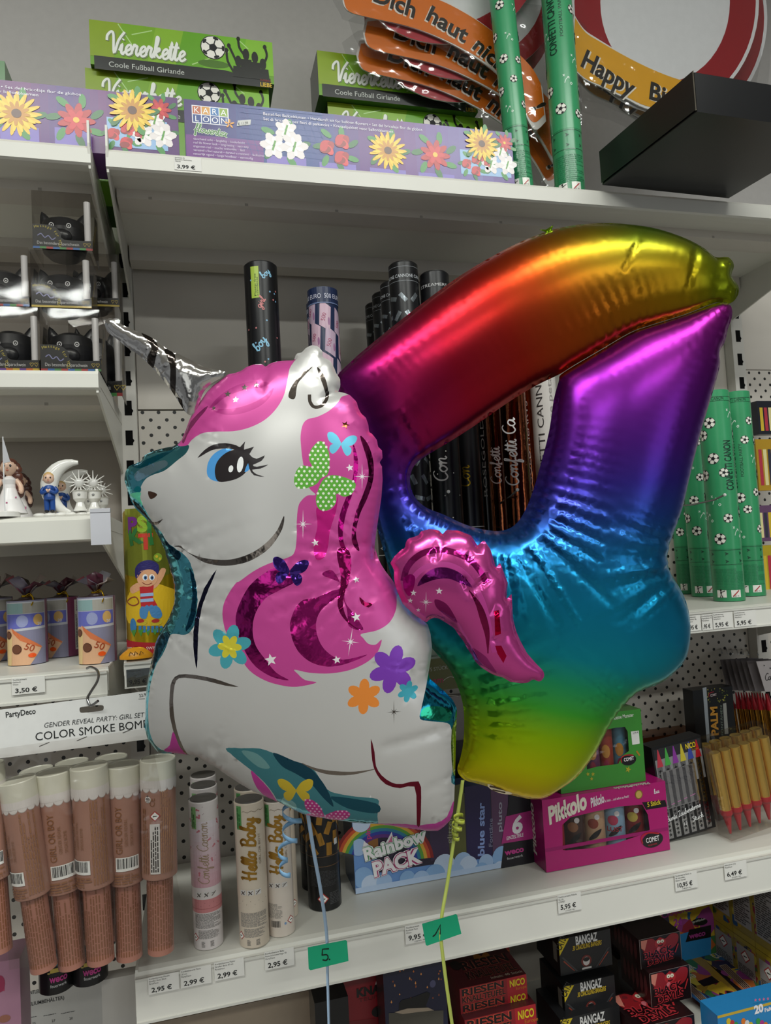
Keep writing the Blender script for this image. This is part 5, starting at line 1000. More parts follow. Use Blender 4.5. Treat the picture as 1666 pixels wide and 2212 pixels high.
oval(S, (288, 1352), 9, 16, '3A7AB0p', 2); oval(S, (341, 1204), 9, 9, '7A9A2Ap', 3); oval(S, (338, 1202), 3, 3, 'C8B02Ap', 4); oval(S, (345, 1207), 3, 3, 'C8B02Ap', 4)
part(m, 'tube', root)
a = PZ(293, 1424, ZB); m = MB((a.x, a.y+.012, ZB)); rows = []
for z_, sx, sy in ((0, .021, .013), (.004, .021, .013), (.008, .017, .011), (.013, .010, .007), (.0145, .003, .003)): rows.append([(sx*math.cos(t*math.pi/10), sy*math.sin(t*math.pi/10), z_) for t in range(20)])
m.grid(rows, 'E09A1Eg', True); m.face(rows[0][::-1], 'E09A1Eg'); S = Face(m, (0, -.0125, .006), (1, 0, 0), (0, 0, 1)); S.inv = lambda p: p
for x in (-.008, -.002, .005): stroke_uv(S, [(x, -.001), (x+.002, .004), (x+.005, .001)], .0012, '6A4A10g', 3)
tag(m.build('party_favour'), 'small orange moulded lump at the foot of the yellow tube', 'party favour')
# ---------------------------------------------------------------- middle shelf: black, foil and white cannons
def tube_thing(name, loc, r, h, body, label, cat, group=None, art=None, cap=None, grip=None, rot=None, n=36, bodyname='barrel', hg=.2, hollow='17171Ag'):
    root = empty(name, loc, label, cat, group, rot)
    z0 = h*hg if grip else 0
    m = MB(loc); m.lathe([(r, z0), (r, h-.001), (r*.96, h)], body, n, capb=not grip, codes=[body, body]); S = Cyl(m, r); S.inv = lambda p: p
    if rot: S.a0 = 0
    S.a = S.a0*r; S.h = h; S.K = 1/S.k
    if art: art(S, r, h)
    part(m, bodyname, root)
    if cap: m = MB(loc); m.lathe([(r*.92, h-.0005), (r*.9, h+.0015), (r*.001, h+.0008)], cap, 28); part(m, 'end_cap', root)
    if grip: m = MB(loc); m.lathe([(r*.985, 0), (r*.985, z0*.8), (r*.99, z0)], grip[0] if isinstance(grip, tuple) else grip, n); S2 = Cyl(m, r*.988); S2.inv = lambda p: p; S2.a = S.a; S2.h = h; S2.K = 1/S2.k; S2.S0 = S; (grip[1](S2, r, h) if isinstance(grip, tuple) else None); part(m, 'twist_grip', root)
    return root
def arrows(S, r, h, v0, v1, cc):
    fb(S, S.a-3*r, v1, S.a+3*r, v1+.0012, cc, 1); fb(S, S.a-3*r, v0, S.a+3*r, v0+.0012, cc, 1)
    for j in range(6):
        uu = S.a-2.6*r+j*r
        for v, s_ in ((v0+(v1-v0)*.28, -1), (v0+(v1-v0)*.72, 1)): fill_uv(S, [(uu, v-.14*r), (uu+.3*r*s_, v), (uu, v+.14*r), (uu+.08*r*s_, v)], cc, 2)
BK = '141416g'
def a_boy(S, r, h):
    fb(S, S.a-.62*r, h*.90, S.a-.12*r, h*.985, 'A8C04Ag', 1); text(S, 'Plastic free', (S.a-.3*r, h*.905), .12*r*S.K, '3A4A1Ag', 2, 90, uv=True, w=.06*h*S.K); text(S, 'confetti', (S.a-.18*r, h*.905), .1*r*S.K, '3A4A1Ag', 2, 90, uv=True, w=.05*h*S.K)
    rg = random.Random(4)
    for i in range(26): fill_uv(S, oval_pts((S.a+rg.uniform(-1.1, 1.1)*r, h*rg.uniform(.55, .98)), .055*r, .055*r, 8), ('C87A7Ag', '7AA8C8g')[i % 2], 1)
    script(S, 'boy', (S.a-.35*r, h*.755), .28*r*S.K, '8AC0DCg', .07*r*S.K, 2, 52); script(S, 'girl', (S.a-.1*r, h*.87), .2*r*S.K, 'C87A7Ag', .055*r*S.K, 2, 60); script(S, 'boy', (S.a+.15*r, h*.95), .2*r*S.K, '8AC0DCg', .055*r*S.K, 2, 45)
    script(S, 'Ce', (S.a+.1*r, h*.60), .5*r*S.K, 'DCDCDCg', .07*r*S.K, 2, 40); arrows(S, r, h, h*.2, h*.28, 'DCDCDCg')
def a_euro(S, r, h):
    fb(S, S.a-3*r, h*.955, S.a+3*r, h, '1E2A4Ag', 3); fb(S, S.a-3*r, h*.952, S.a+3*r, h*.955, '6A7AA0g', 4); text(S, '500 EURO  500 EURO', (S.a-1.5*r, h*.967), .3*r*S.K, 'C8C8D8g', 5, uv=True, w=3*r*S.K)
    for i in range(7):
        for j in range(4):
            u, v = S.a-2*r+j*1.05*r+(i % 2)*.3*r, h*(.955-.075*i)-j*.018*h; c = [(u-.42*r, v-.030*h), (u+.3*r, v-.05*h), (u+.42*r, v+.022*h), (u-.3*r, v+.042*h)]
            fill_uv(S, c, ('C8A8B8g', 'B8A0B4g')[(i+j) % 2], 1); text(S, '500', (u-.05*r, v-.02*h), .26*r*S.K, 'A84A6Ag', 2, 75, uv=True); fill_uv(S, oval_pts((u+.24*r, v-.02*h), .08*r, .012*h, 10), '9A6A90g', 2)
    fill_uv(S, [(S.a+.1*r, h*.62), (S.a+.1*r, h*.40), (S.a+1.2*r, h*.40), (S.a+1.2*r, h*.66), (S.a+.5*r, h*.68)], '1E3050g', 3); text(S, 'CANNON', (S.a+.85*r, h*.42), .42*r*S.K, 'D8D8E0g', 4, 90, uv=True)
def a_silver(S, r, h):
    text(S, 'CANNONE CANNONE CANNONE', (S.a-1.9*r, h*.955), .22*r*S.K, 'C8CCD0g', 2, uv=True, w=3.9*r*S.K)
    for v in (.985, .945): fb(S, S.a-3*r, h*v, S.a+3*r, h*v+.0006, '8A8E92g', 1)
    rg = random.Random(9)
    for i in range(13):
        for j in range(5):
            u, v, q = S.a-1.7*r+j*.8*r+(i % 2)*.35*r, h*(.9-.05*i), rg.uniform(-1.2, 1.2); w_, l_ = .14*r, .34*r; cs, sn = math.cos(q), math.sin(q)
            fill_uv(S, [(u+a*cs-b*sn, v+a*sn+b*cs) for a, b in ((-l_, -w_), (l_, -w_), (l_, w_), (-l_, w_))], '8E959Am', 1)
    arrows(S, r, h, h*.2, h*.28, 'E0E0E0g')
def a_plain(cc, word, arr='E8E8E8g', top=None, script_=True, dots=True):
    def f(S, r, h):
        if top: text(S, top, (S.a-1.1*r, h*.955), .2*r*S.K, 'C8C8C8g', 2, uv=True, w=2.2*r*S.K)
        if script_: script(S, word, (S.a+.1*r, h*.40), .5*r*S.K, cc, .1*r*S.K, 2, 90)
        else: text(S, word, (S.a+.1*r, h*.36), .3*r*S.K, cc, 2, 90, uv=True, w=h*.42*S.K)
        if dots:
            for q in range(9): fill_uv(S, oval_pts((S.a+(-.8+.22*q)*r, h*(.3+.31*((q*7) % 5)/5)), .045*r, .045*r, 8), 'F0E8DCg', 1)
        if arr: arrows(S, r, h, h*.2, h*.28, arr)
    return f
def midtube(cpx, basepx, toppx, hw, code, label, group, art, Y, name='confetti_cannon', cap='0E0E10g', grip=True):
    c, r, h = cann(cpx, basepx, toppx, hw, Y=Y); z = ZB; h += c.z-z; c.z = z
    return tube_thing(name, c, r, h, code, label, 'confetti cannon', group, art, cap, code if grip else None, hg=.24)
midtube(591, 1100, 578, 37, BK, 'black confetti cannon with blue boy lettering and green strip, left of the banknote cannon', 'black cannons on the middle shelf', a_boy, 1.06)
midtube(588, 1100, 640, 34, BK, 'black confetti cannon hidden behind the blue boy lettering one, only its left edge showing', 'black cannons on the middle shelf', a_boy, 1.15)
midtube(727, 1100, 632, 33, '1E2A4Ag', 'confetti cannon printed with pink 500 banknotes', None, a_euro, 1.06, cap='1E2A4Ag')
midtube(722, 1100, 660, 32, '1E2A4Ag', 'banknote printed confetti cannon behind the other banknote one', None, a_euro, 1.14, cap='1E2A4Ag')
for i, (x, t, y, lb) in enumerate(((912, 578, 1.05, 'black cannon with silver strips, frontmost and tallest of its row'), (886, 618, 1.11, 'black cannon with silver strips, second in the row behind the front one'), (864, 640, 1.17, 'black cannon with silver strips, third in the receding row'), (845, 662, 1.23, 'black cannon with silver strips, last and lowest in the receding row'))):
    midtube(x, 1120, t, (33, 29, 27, 25)[i], BK, lb, 'black cannons with silver strips', a_silver, y)
midtube(982, 1140, 598, 33, BK, 'black streamer cannon with a white script initial, seen through the hole of the 4', None, a_plain('DCD8D4g', 'Con', top='STREAMERS ·'), 1.05)
midtube(1030, 1150, 640, 28, '101012g', 'black cannon with gold script, second tube seen through the hole of the 4', None, a_plain('C8A428m', 'Con', dots=False), 1.10)
midtube(1066, 1150, 640, 24, '0C0A0Ak', 'glossy black cannon lettered rosegold hearts behind the copper foil ones', None, a_plain('8A8480g', 'ROSEGOLD HEARTS', None, script_=False, dots=False), 1.185)
midtube(1098, 1150, 640, 24, '9A5A3AM', 'copper foil cannon half hidden, left of the one with large white script', None, a_plain('9A8A88g', 'Confetti', None, dots=False), 1.14, cap='9A5A3AM')
midtube(1138, 1150, 640, 30, '8A4A2EM', 'copper foil cannon with large white script, at the right of the hole of the 4', None, a_plain('E8E2E0g', 'Confetti Ca', None, dots=False), 1.06, cap='8A4A2EM')
def a_rose(S, r, h): text(S, 'ROSEGOLD HEARTS · Ø 4cm', (S.a+.0*r, h*.3), .42*r*S.K, 'F0E4E0g', 2, 90, uv=True, w=h*.5*S.K)
midtube(1168, 1150, 640, 22, 'C87A50M', 'narrow rose gold foil cannon with upright white capitals', None, a_rose, 1.13, cap='C87A50M')
def a_white(S, r, h): text(S, 'CONFETTI CANNON', (S.a-.1*r, h*.34), .5*r*S.K, '3A3634g', 2, 90, uv=True, w=h*.44*S.K); text(S, 'metallic rose petals', (S.a+.7*r, h*.40), .36*r*S.K, '9A9490g', 2, 90, uv=True, w=h*.36*S.K)
midtube(1208, 1150, 640, 28, 'D8D2CCg', 'white confetti cannon with grey lettering between the arm and stem of the 4', None, a_white, 1.09, cap='CFC9C2g')
for i, (x, b, t, hw, ft_, lb) in enumerate(((1600, 1298, 848, 33, .75, 'green football cannon standing frontmost of the middle shelf group'), (1646, 1287, 850, 30, -.45, 'green football cannon rightmost of the middle shelf group'), (1543, 1288, 862, 28, -1.6, 'green football cannon just left of the frontmost one'), (1507, 1282, 868, 25, -.3, 'green football cannon two places left of the frontmost, beside the foil edge'), (1470, 1276, 872, 24, 1.8, 'green football cannon mostly hidden by the blue edge of the 4'))):
    c, r, h = cann(x, b, t, hw, z=ZB); green_cannon(c, r, h, 3+i, lb, 'green cannons on the middle shelf', ft_)
def hook(p0, p1, Yb_, Yf, drop, label):
    a = P(*p0, Yb_); b = P(*p1, Yf); m = MB(a); m.tube([Vector((0, 0, 0)), (b-a)*.5-Vector((0, 0, drop*.5)), (b-a)*.85-Vector((0, 0, drop*.4)), b-a], .0017, '5A5C5Ek', 8); m.blob(b-a, (.0028, .0028, .0028), 'E8E8E4k', 8, 6); return tag(m.build('display_hook'), label, 'display hook')
hook((1440, 1095), (1566, 1069), 1.3, 1.0, .012, 'thin grey wire hook crossing in front of the green cannons')
hook((1050, 1105), (1118, 1058), 1.3, 1.0, .006, 'thin wire hook in front of the copper foil cannon')
hook((950, 1090), (969, 1062), 1.3, 1.0, .004, 'short wire hook in front of the black streamer cannon')
# small blister packs far right on the perforated panel
for i, (y0, y1, cc, lb) in enumerate(((866, 938, '22242Eg', 'dark blister pack hanging at the right photo edge, uppermost'), (948, 1060, 'B8902Ag', 'yellow and gold blister pack hanging at the right photo edge, in the middle'), (1090, 1170, '6A4A6Ag', 'mauve blister pack hanging at the right photo edge, above the lowest'), (1176, 1290, 'B8A02Ag', 'yellow and pink blister pack hanging at the right photo edge, lowest'))):
    m, S = carton((1641, y1), (1690, y0), 1.24, .02, cc); W, h = 2*m.hw, m.h
    for j in range(5): fb(S, W*(.08+.17*j), h*.1, W*(.2+.17*j), h*.8, ('D8B83Ag', 'B83A4Ag', 'E8DCA0g', '3A3A48g')[(i+j) % 4], 1)
    m.box(-.001, .02, h*.9, .001, YB-1.24, h*.92, '6A6A6Aw'); tag(m.build('blister_pack'), lb, 'blister pack', 'blister packs at the right edge')
# ---------------------------------------------------------------- hanging smoke bomb set
YS = .955
def smoke(tp, bp_, hw, k, label, lo=False):
    A, B = P(*tp, YS), P(*bp_, YS); d = A-B; L = d.length; r = hw*kpx(A); an = math.atan2(d.x, d.z); root = empty('smoke_tube', B, label, 'smoke tube', 'pink smoke tubes in the hanging bag', (0, an, 0)); PKS = 'A67C6Cg'
    m = MB(B); m.lathe([(r*.74, 0), (r*.74, L*.40)], 'A87464g', 32); S = Cyl(m, r*.74); S.inv = lambda p: p; a = -.02*r; K = 1/S.k
    greek(S, (a-1.0*r, L*.03), (a+.95*r, L*.39), 13, '86583Eg', 1, True, .5); part(m, 'smoke_body', root)
    m = MB(B); m.lathe([(r*.74, L*.385), (r*.99, L*.395), (r, L*.40), (r, L*.9)], PKS, 36); S = Cyl(m, r); S.inv = lambda p: p
    for j in range(9):
        u = -2.2*r+j*.5*r; fill_uv(S, oval_pts((u, L*.862), .25*r, L*.02, 14), 'B8AEA8g', 1); fill_uv(S, oval_pts((u, L*.866), .25*r, L*.02, 14), 'DCD6D2g', 2)
    fb(S, -2.5*r, L*.866, 2.5*r, L*.905, 'DCD6D2g', 3); o = (.0, -.75, .9, 0, -.6)[k]*r
    if k in (1, 3, 0, 2):
        o = {1: 0, 3: -.05*r, 0: -.95*r, 2: -.95*r}[k]
        text(S, 'GIRL OR BOY', (o-.05*r, L*.565), .36*r*K, '8A5A34g', 4, 90, uv=True, w=L*.24*K); text(S, 'GENDER REVEAL', (o+.25*r, L*.60), .17*r*K, '94684Ag', 4, 90, uv=True, w=L*.14*K); text(S, 'SMOKE BOMB', (o+.55*r, L*.60), .17*r*K, '94684Ag', 4, 90, uv=True, w=L*.11*K)
        barcode(S, (o-.45*r, L*.475), (o+.85*r, L*.545), 4); greek(S, (o-.6*r, L*.41), (o+.9*r, L*.465), 4, '94684Ag', 4)
        greek(S, (o+1.0*r, L*.42), (o+1.9*r, L*.84), 6, '9A6E50g', 4, True)
    else:
        fill_uv(S, oval_pts((-.55*r, L*.81), .19*r, .19*r, 16), 'E4DEDAg', 4); text(S, '18+', (-.46*r, L*.798), .2*r*K, '2A2220g', 5, 90, uv=True, b=.01); text(S, 'CE', (-.15*r, L*.775), .28*r*K, '8A5A3Ag', 4, 90, uv=True); hazard(S, (-.15*r, L*.725), .3*r*K, 4)
        fb(S, -.45*r, L*.43, .1*r, L*.685, 'DCD8D4g', 4); greek(S, (-.4*r, L*.44), (.06*r, L*.675), 4, '3A3432g', 5, True); greek(S, (-.95*r, L*.43), (-.5*r, L*.76), 3, '94684Ag', 4, True); greek(S, (.15*r, L*.43), (.95*r, L*.85), 7, 'A87C5Eg', 4, True)
    part(m, 'sleeve', root)
    m = MB(B); m.lathe([(r*1.02, L*.9), (r*1.03, L*.905), (r*1.03, L*.995), (r*1.0, L), (r*.93, L*1.0), (r*.9, L*.996), (0.0001, L*.996)], 'D6D4C4g', 36); part(m, 'cap', root); return root
for k, (tp, bp_, hw, lb) in enumerate((((37, 1683), (95, 2090), 36, 'pink smoke tube furthest left in the hanging bag, barcode at its left edge'), ((116, 1665), (156, 2084), 37, 'pink smoke tube second from left in the hanging bag, title facing front'), ((192, 1653), (218, 2074), 37.5, 'pink smoke tube in the middle of the hanging bag'), ((267, 1650), (280, 2066), 36, 'pink smoke tube second from right in the hanging bag, title and barcode facing front'), ((341, 1637), (348, 2052), 36.5, 'pink smoke tube furthest right in the hanging bag with red hazard diamond'))):
    YS = (.95, .966)[k % 2]; smoke(tp, bp_, hw, k, lb)
YS = 1.018
for tp, bp_, lb in (((78, 1662), (120, 2040), 'rear pink smoke tube, its cap showing between the two leftmost front tubes'), ((155, 1645), (185, 2030), 'rear pink smoke tube, its cap showing left of the middle front tube'), ((240, 1635), (258, 2020), 'rear pink smoke tube, its cap showing between the third and fourth front tubes')): smoke(tp, bp_, 33, 1, lb)
YS = .955
smoke((-32, 1650), (-2, 2052), 36, 1, 'pink smoke tube of another bag, cut off by the left photo edge')
YS = .93
root = empty('smoke_tube_bag', P(160, 1560, YS), 'white header card lettered color smoke bomb with a clear hanging bag', 'gift bag')
def flat(parent, name, px, Y, code, extra=None, holes=(), th=-4):
    m = MB(Vector((parent.location.x, Y, parent.location.z))); S = Face(m, (0, 0, 0), (1, 0, 0), (0, 0, 1)); fill(S, px, code, 0, holes); fill(S, px, code, th, holes)
    if extra: extra(S)
    return part(m, name, parent)
def hdr(S):
    text(S, 'PartyDeco', (13, 1550), 11.5, '2A2C2Cp', 2, 2, b=.016, w=58); text(S, 'GENDER REVEAL PARTY: GIRL SET', (95, 1572), 10, '3A3C3Cp', 2, 0, sh=.18, w=203); text(S, 'COLOR SMOKE BOMBS', (77, 1600), 16.5, '1E2020p', 2, .5, w=240)
    for x, y in ((85, 1612), (166, 1600), (265, 1583)): stroke(S, [(x, y), (x+22, y-9)], 1.4, '55504Cp', 2, False)
    text(S, '22,95', (301, 1506), 6, '2A2A2Ap', 2, 8); stroke(S, [(299, 1510), (313, 1509)], .8, '333333p', 2, False)
flat(root, 'header_card', [(-30, 1540), (-6, 1534), (60, 1526), (150, 1514), (240, 1503), (322, 1492), (326, 1596), (-30, 1642)], YS, 'DEDDDAg', hdr, [smooth([(172, 1531), (178, 1527), (216, 1523), (224, 1526), (223, 1533), (216, 1536), (180, 1540), (173, 1538)], True, 2)])
m = MB(root.location); rows = []
for j in range(13):
    t = j/12; y0 = 1618+t*(2095-1618); row = []
    for i in range(15):
        s_ = i/14; x = -10+s_*(334+t*86)+t*30*(1-s_); yy = y0+(-45*s_ if j < 12 else -60*s_); q = P(x, yy, YS-.008-.022*math.sin(math.pi*s_)*min(1, t*3)+.002*math.sin(i*2.1+j*1.3)); row.append(q-root.location)
    rows.append(row)
m.grid(rows, 'F0EEECc'); part(m, 'clear_pouch', root)
m = MB(P(205, 1450, .985)); W0 = m.o; pts = [P(188, 1444, .992), P(196, 1441, .985), P(208, 1446, .975), P(213, 1458, .965), P(209, 1474, .955), P(196, 1495, .94), P(189, 1509, .93), P(196, 1524, .925), P(212, 1514, .918)]
m.tube(smooth([tuple(p-W0) for p in pts], False, 5), .0016, 'A8A8A8M', 8); tag(m.build('hanging_hook'), 'chrome wire hook from the price rail through the white header card', 'hook')
# goods below the bag
def weco(S, r, h):
    S.inv = lambda p: p; rg = random.Random(3)
    for i in range(16): fill_uv(S, oval_pts((S.a+rg.uniform(-1.1, 1.1)*r, h*rg.uniform(.5, .95)), .09*r, .05*r, 8), 'A89A5Ag', 1)
    fb(S, S.a-.35*r, h*.52, S.a+.15*r, h*.62, 'C0A84Ag', 2); text(S, 'weco', (S.a-.4*r, h*.3), .4*r*S.K, 'C03A8Ag', 3, uv=True, b=.03, w=1.0*r*S.K); text(S, 'feuerwerk', (S.a-.35*r, h*.18), .18*r*S.K, 'C8C8C8g', 3, uv=True, w=.9*r*S.K)
for x, b, t, hw, new, lb in ((116, 2150, 2040, 36, 1, 'black firework cup marked New, under the left smoke tubes'), (190, 2132, 2030, 37, 0, 'black firework cup under the middle smoke tubes')):
    c, r, h = cann(x, b, t, hw, Y=1.02)
    def art(S, r, h, new=new):
        weco(S, r, h)
        if new: fill_uv(S, [(S.a-.8*r, h*.62), (S.a+.6*r, h*.72), (S.a+.7*r, h*.98), (S.a-.7*r, h*.95)], '2A7A84g', 3); text(S, 'New!', (S.a-.3*r, h*.72), .4*r*S.K, 'D8E0E0g', 4, uv=True)
    tube_thing('firework_cup', c, r, h, '121214g', lb, 'table firework', 'black firework cups', art, '1A1A1Ag')
m, S = carton((28, 2300), (232, 2110), 1.22, .002, 'B4B2AEg')
text(S, 'RESTENTLEERUNGSGASFLASCHEN', (44, 2152), 7.5, '2A2A2Ap', 2, 0, w=110, b=.01); text(S, '(HELIUMBEHÄLTER)', (53, 2175), 7.5, '2A2A2Ap', 2, 0, b=.01, w=80)
for x, y in ((52, 2199), (94, 2193), (132, 2188)): greek(S, (x, y), (x+30, y-4), 1, '3A3A3Ap', 2); text(S, str((20, 75, 27)[(x//40) % 3]), (x+18, y+15), 5, '3A3A3Ap', 2)
tag(m.build('notice_sheet'), 'grey paper notice about helium gas bottles at the lower left', 'notice')
m, S = carton((225, 2300), (312, 2100), 1.05, .02, 'B8B4AEw'); tag(m.build('side_panel'), 'pale metal side panel beneath the left end of the bottom shelf', 'panel')
m, S = carton((-60, 2300), (42, 2070), .99, .05, '9A7084g'); fill(S, [(-60, 2110), (10, 2120), (10, 2140), (-60, 2150)], 'A03A5Ag', 1); oval(S, (0, 2125), 10, 18, '8A2A4Ag', 2); oval(S, (10, 2200), 12, 8, '8A5A4Ag', 2); tag(m.build('pink_package'), 'pinkish package in the lower left corner of the photo', 'package')
# ---------------------------------------------------------------- bottom shelf: small cannons
def icons(S, r, h, v, du=0):
    for j in range(3):
        u = S.a+(-.75+.5*j)*r+du; fb(S, u, v, u+.42*r, v+.036*h, 'D8D4D0g', 2); stroke_uv(S, [(u+.06*r, v+.004*h), (u+.36*r, v+.03*h)], .05*r, '6A5A54g', 3)
        if j == 2: text(S, 'out', (u+.06*r, v+.02*h), .1*r*S.K, '3A3432g', 4, uv=True)
        else: stroke_uv(S, [(u+.1*r, v+.028*h), (u+.3*r, v+.006*h)], .07*r, '3A3432g', 3)
def foot(S, r, h):
    greek(S, (S.a-.95*r, h*.145), (S.a+.95*r, h*.245), 13, '8A8682g', 1); greek(S, (S.a-.7*r, h*.075), (S.a+.75*r, h*.135), 8, '8A8682g', 1)
    for j in (-.5, .1): greek(S, (S.a+j*r, h*.02), (S.a+(j+.25)*r, h*.06), 5, '7A7672g', 1)
    hazard(S, (S.a-.98*r, h*.08), .28*r*S.K, 1)
def a_pink(S, r, h):
    for i in range(10): t = i/10; fb(S, S.a-3.1*r, h*(.42+.045*i), S.a+3.1*r, h*(.42+.045*(i+1)), '%02X%02X%02Xg' % (int(208+18*t), int(164+56*t), int(174+50*t)), .3)
    fb(S, S.a-.95*r, h*.82, S.a-.55*r, h*.97, '8ABA7Ag', 1); greek(S, (S.a-.9*r, h*.83), (S.a-.6*r, h*.96), 2, '3A6A34g', 2, True)
    rg = random.Random(2)
    for i in range(22):
        u, v, q = S.a+rg.uniform(-1.3, 1.3)*r, h*rg.uniform(.44, .96), rg.uniform(0, 3)
        if -.45 < (u-S.a)/r < .25 and h*.45 < v < h*.86: continue
        stroke_uv(S, [(u-.1*r*math.cos(q), v-.1*r*math.sin(q)), (u+.1*r*math.cos(q), v+.1*r*math.sin(q))], .1*r, 'C87A84g', 1); fill_uv(S, oval_pts((u+.1*r*math.cos(q), v+.1*r*math.sin(q)), .08*r, .08*r, 8), 'C87A84g', 1); fill_uv(S, oval_pts((u+.3*r, v+.2*r), .025*r, .025*r, 6), '6A4A50g', 1)
    script(S, 'Confetti Cannon', (S.a+.2*r, h*.44), .36*r*S.K, 'A08A6Ag', .045*r*S.K, 2, 90, w=h*.42*S.K); icons(S, r, h, h*.355)
def g_pink(S, r, h):
    fb(S, S.a-3.1*r, h*.25, S.a+3.1*r, h*.34, 'CC8486g', .5); fb(S, S.a-3.1*r, h*.275, S.a+3.1*r, h*.278, 'A85A5Cg', 1)
    for i in range(8): fill_uv(S, oval_pts((S.a+(-1+.28*i)*r, h*(.295+.022*(i % 2))), .02*r, .02*r, 6), '5A3A3Cg', 1)
    foot(S, r, h)
def a_baby(S, r, h):
    fb(S, S.a-.95*r, h*.82, S.a-.55*r, h*.985, '5A9A5Ag', 1); greek(S, (S.a-.9*r, h*.83), (S.a-.6*r, h*.97), 2, '2E6A34g', 2, True)
    stroke_uv(S, [(S.a+(-.5+.125*i)*r, h*(.945+.006*math.sin(i*math.pi/2))) for i in range(14)], .03*r, '8A7A68g', 1)
    script(S, 'Hello Baby', (S.a+.32*r, h*.46), .47*r*S.K, 'B08436m', .15*r*S.K, 2, 90, w=h*.44*S.K); text(S, 'GIRL OR BOY?', (S.a+.68*r, h*.57), .17*r*S.K, '8A7A64g', 2, 90, uv=True, w=h*.21*S.K); icons(S, r, h, h*.365, -.1*r)
def g_baby(S, r, h):
    for i in range(8): fill_uv(S, oval_pts((S.a+(-1+.28*i)*r, h*(.30+.022*(i % 2))), .02*r, .02*r, 6), '5A4A3Cg', 1)
    foot(S, r, h)
def g_baby2(S, r, h):
    greek(S, (S.a-1.0*r, h*.14), (S.a+.1*r, h*.25), 12, '9A948Cg', 1); barcode(S, (S.a-.8*r, h*.06), (S.a-.05*r, h*.125), 1, bgc='D8CCC0g'); hazard(S, (S.a+.75*r, h*.11), .3*r*S.K, 1); fill_uv(S, oval_pts((S.a+.3*r, h*.095), .09*r, .09*r, 8), '7A9AC0g', 1)
def smallc(x, b, t, hw, code, label, group, art, grip, z=ZC):
    c, r, h = cann(x, b, t, hw, z=z); return tube_thing('confetti_cannon', c, r, h, code, label, 'confetti cannon', group, art, '5A5652g', (code, grip), hg=.34)
smallc(452, 2052, 1722, 32, 'DCD4D2g', 'pink and white confetti cannon standing at the front of the bottom shelf', 'pink confetti cannons', a_pink, g_pink)
smallc(452, 2018, 1694, 30, 'DCD4D2g', 'pink confetti cannon directly behind the front pink one, its rim just showing', 'pink confetti cannons', a_pink, g_pink); smallc(451, 1984, 1672, 28, 'DCD4D2g', 'rearmost pink confetti cannon, its dark end showing above the two others', 'pink confetti cannons', a_pink, g_pink)
smallc(553, 2048, 1724, 33, 'D4C6B4g', 'cream confetti cannon with gold baby script, front left of its pair', 'cream baby cannons', a_baby, g_baby)
smallc(612, 2024, 1722, 30, 'D8CCC0g', 'cream baby cannon right of the front one, with a barcode near its foot', 'cream baby cannons', a_baby, g_baby2)
smallc(622, 1986, 1704, 27, 'D4C6B4g', 'rear cream baby cannon peeking out at the right with a red diamond', 'cream baby cannons', a_baby, g_baby2); smallc(550, 2010, 1698, 30, 'D4C6B4g', 'rear cream baby cannon straight behind the front left one', 'cream baby cannons', a_baby, g_baby)
def a_gold(S, r, h):
    rg = random.Random(6)
    for i in range(6):
        for j in range(4):
            u, v, q = S.a-1.5*r+j*.95*r+(i % 2)*.45*r, h*(.5+.085*i), rg.uniform(-.9, .9); w_, l_ = .17*r, .36*r; cs, sn = math.cos(q), math.sin(q); fill_uv(S, [(u+a*cs-b*sn, v+a*sn+b*cs) for a, b in ((-w_, -l_), (w_, -l_), (w_, l_), (-w_, l_))], 'B0823Cm', 1)
    for v in (.44, .36): fb(S, S.a-3*r, h*v, S.a+3*r, h*v+.0007, '7A5A3Ag', 1)
    fb(S, S.a+.75*r, h*.52, S.a+1.0*r, h*.57, 'C8C8C8g', 2)
def g_gold(S, r, h): greek(S, (S.a-.9*r, h*.2), (S.a+.9*r, h*.33), 12, '3A3A3Cg', 1); hazard(S, (S.a-.1*r, h*.1), .34*r*S.K, 2); greek(S, (S.a+.3*r, h*.05), (S.a+.95*r, h*.15), 8, '4A4A4Cg', 1)
smallc(709, 1968, 1690, 37, '131315g', 'black confetti cannon with gold strips, below the unicorn belly', 'black and gold cannons', a_gold, g_gold); smallc(690, 1925, 1690, 33, '131315g', 'black cannon behind the gold stripped one, only its left edge showing', 'black and gold cannons', a_gold, g_gold)
# rainbow pack
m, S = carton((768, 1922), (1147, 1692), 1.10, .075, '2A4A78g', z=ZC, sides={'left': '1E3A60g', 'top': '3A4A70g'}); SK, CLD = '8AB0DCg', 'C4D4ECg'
def cpx(px, Y=None): return px
fb(S, 0, 0, 2*m.hw, m.h, '6A94D0g', .5)
fill(S, [(800, 1760), (1108, 1690), (1112, 1840), (820, 1885)], '2A2238g', 1)
for x, x2, cc in ((790, 812, '8A5A2Ag'), (925, 965, '3A2A4Ag'), (966, 1002, '5A5A2Ag'), (1004, 1058, '241A4Ag'), (1060, 1096, '5A3A5Ag')): fill(S, [(x, 1700), (x2, 1692), (x2+6, 1850), (x+6, 1860)], cc, 2)
text(S, 'blue star', (1046, 1848), 15, '8AA0D8g', 4, 86, b=.03, w=118); text(S, 'Fontäne', (1064, 1828), 9, '8A8AA0g', 4, 86, w=62); text(S, 'pinafina', (800, 1812), 10, 'C03A7Ag', 4, 88, b=.03, w=60); text(S, 'pluto', (1084, 1796), 10, '9A98A8g', 4, 86, b=.02, w=66); text(S, 'glitter', (975, 1822), 10, '9A9A8Ag', 4, 84, w=60)
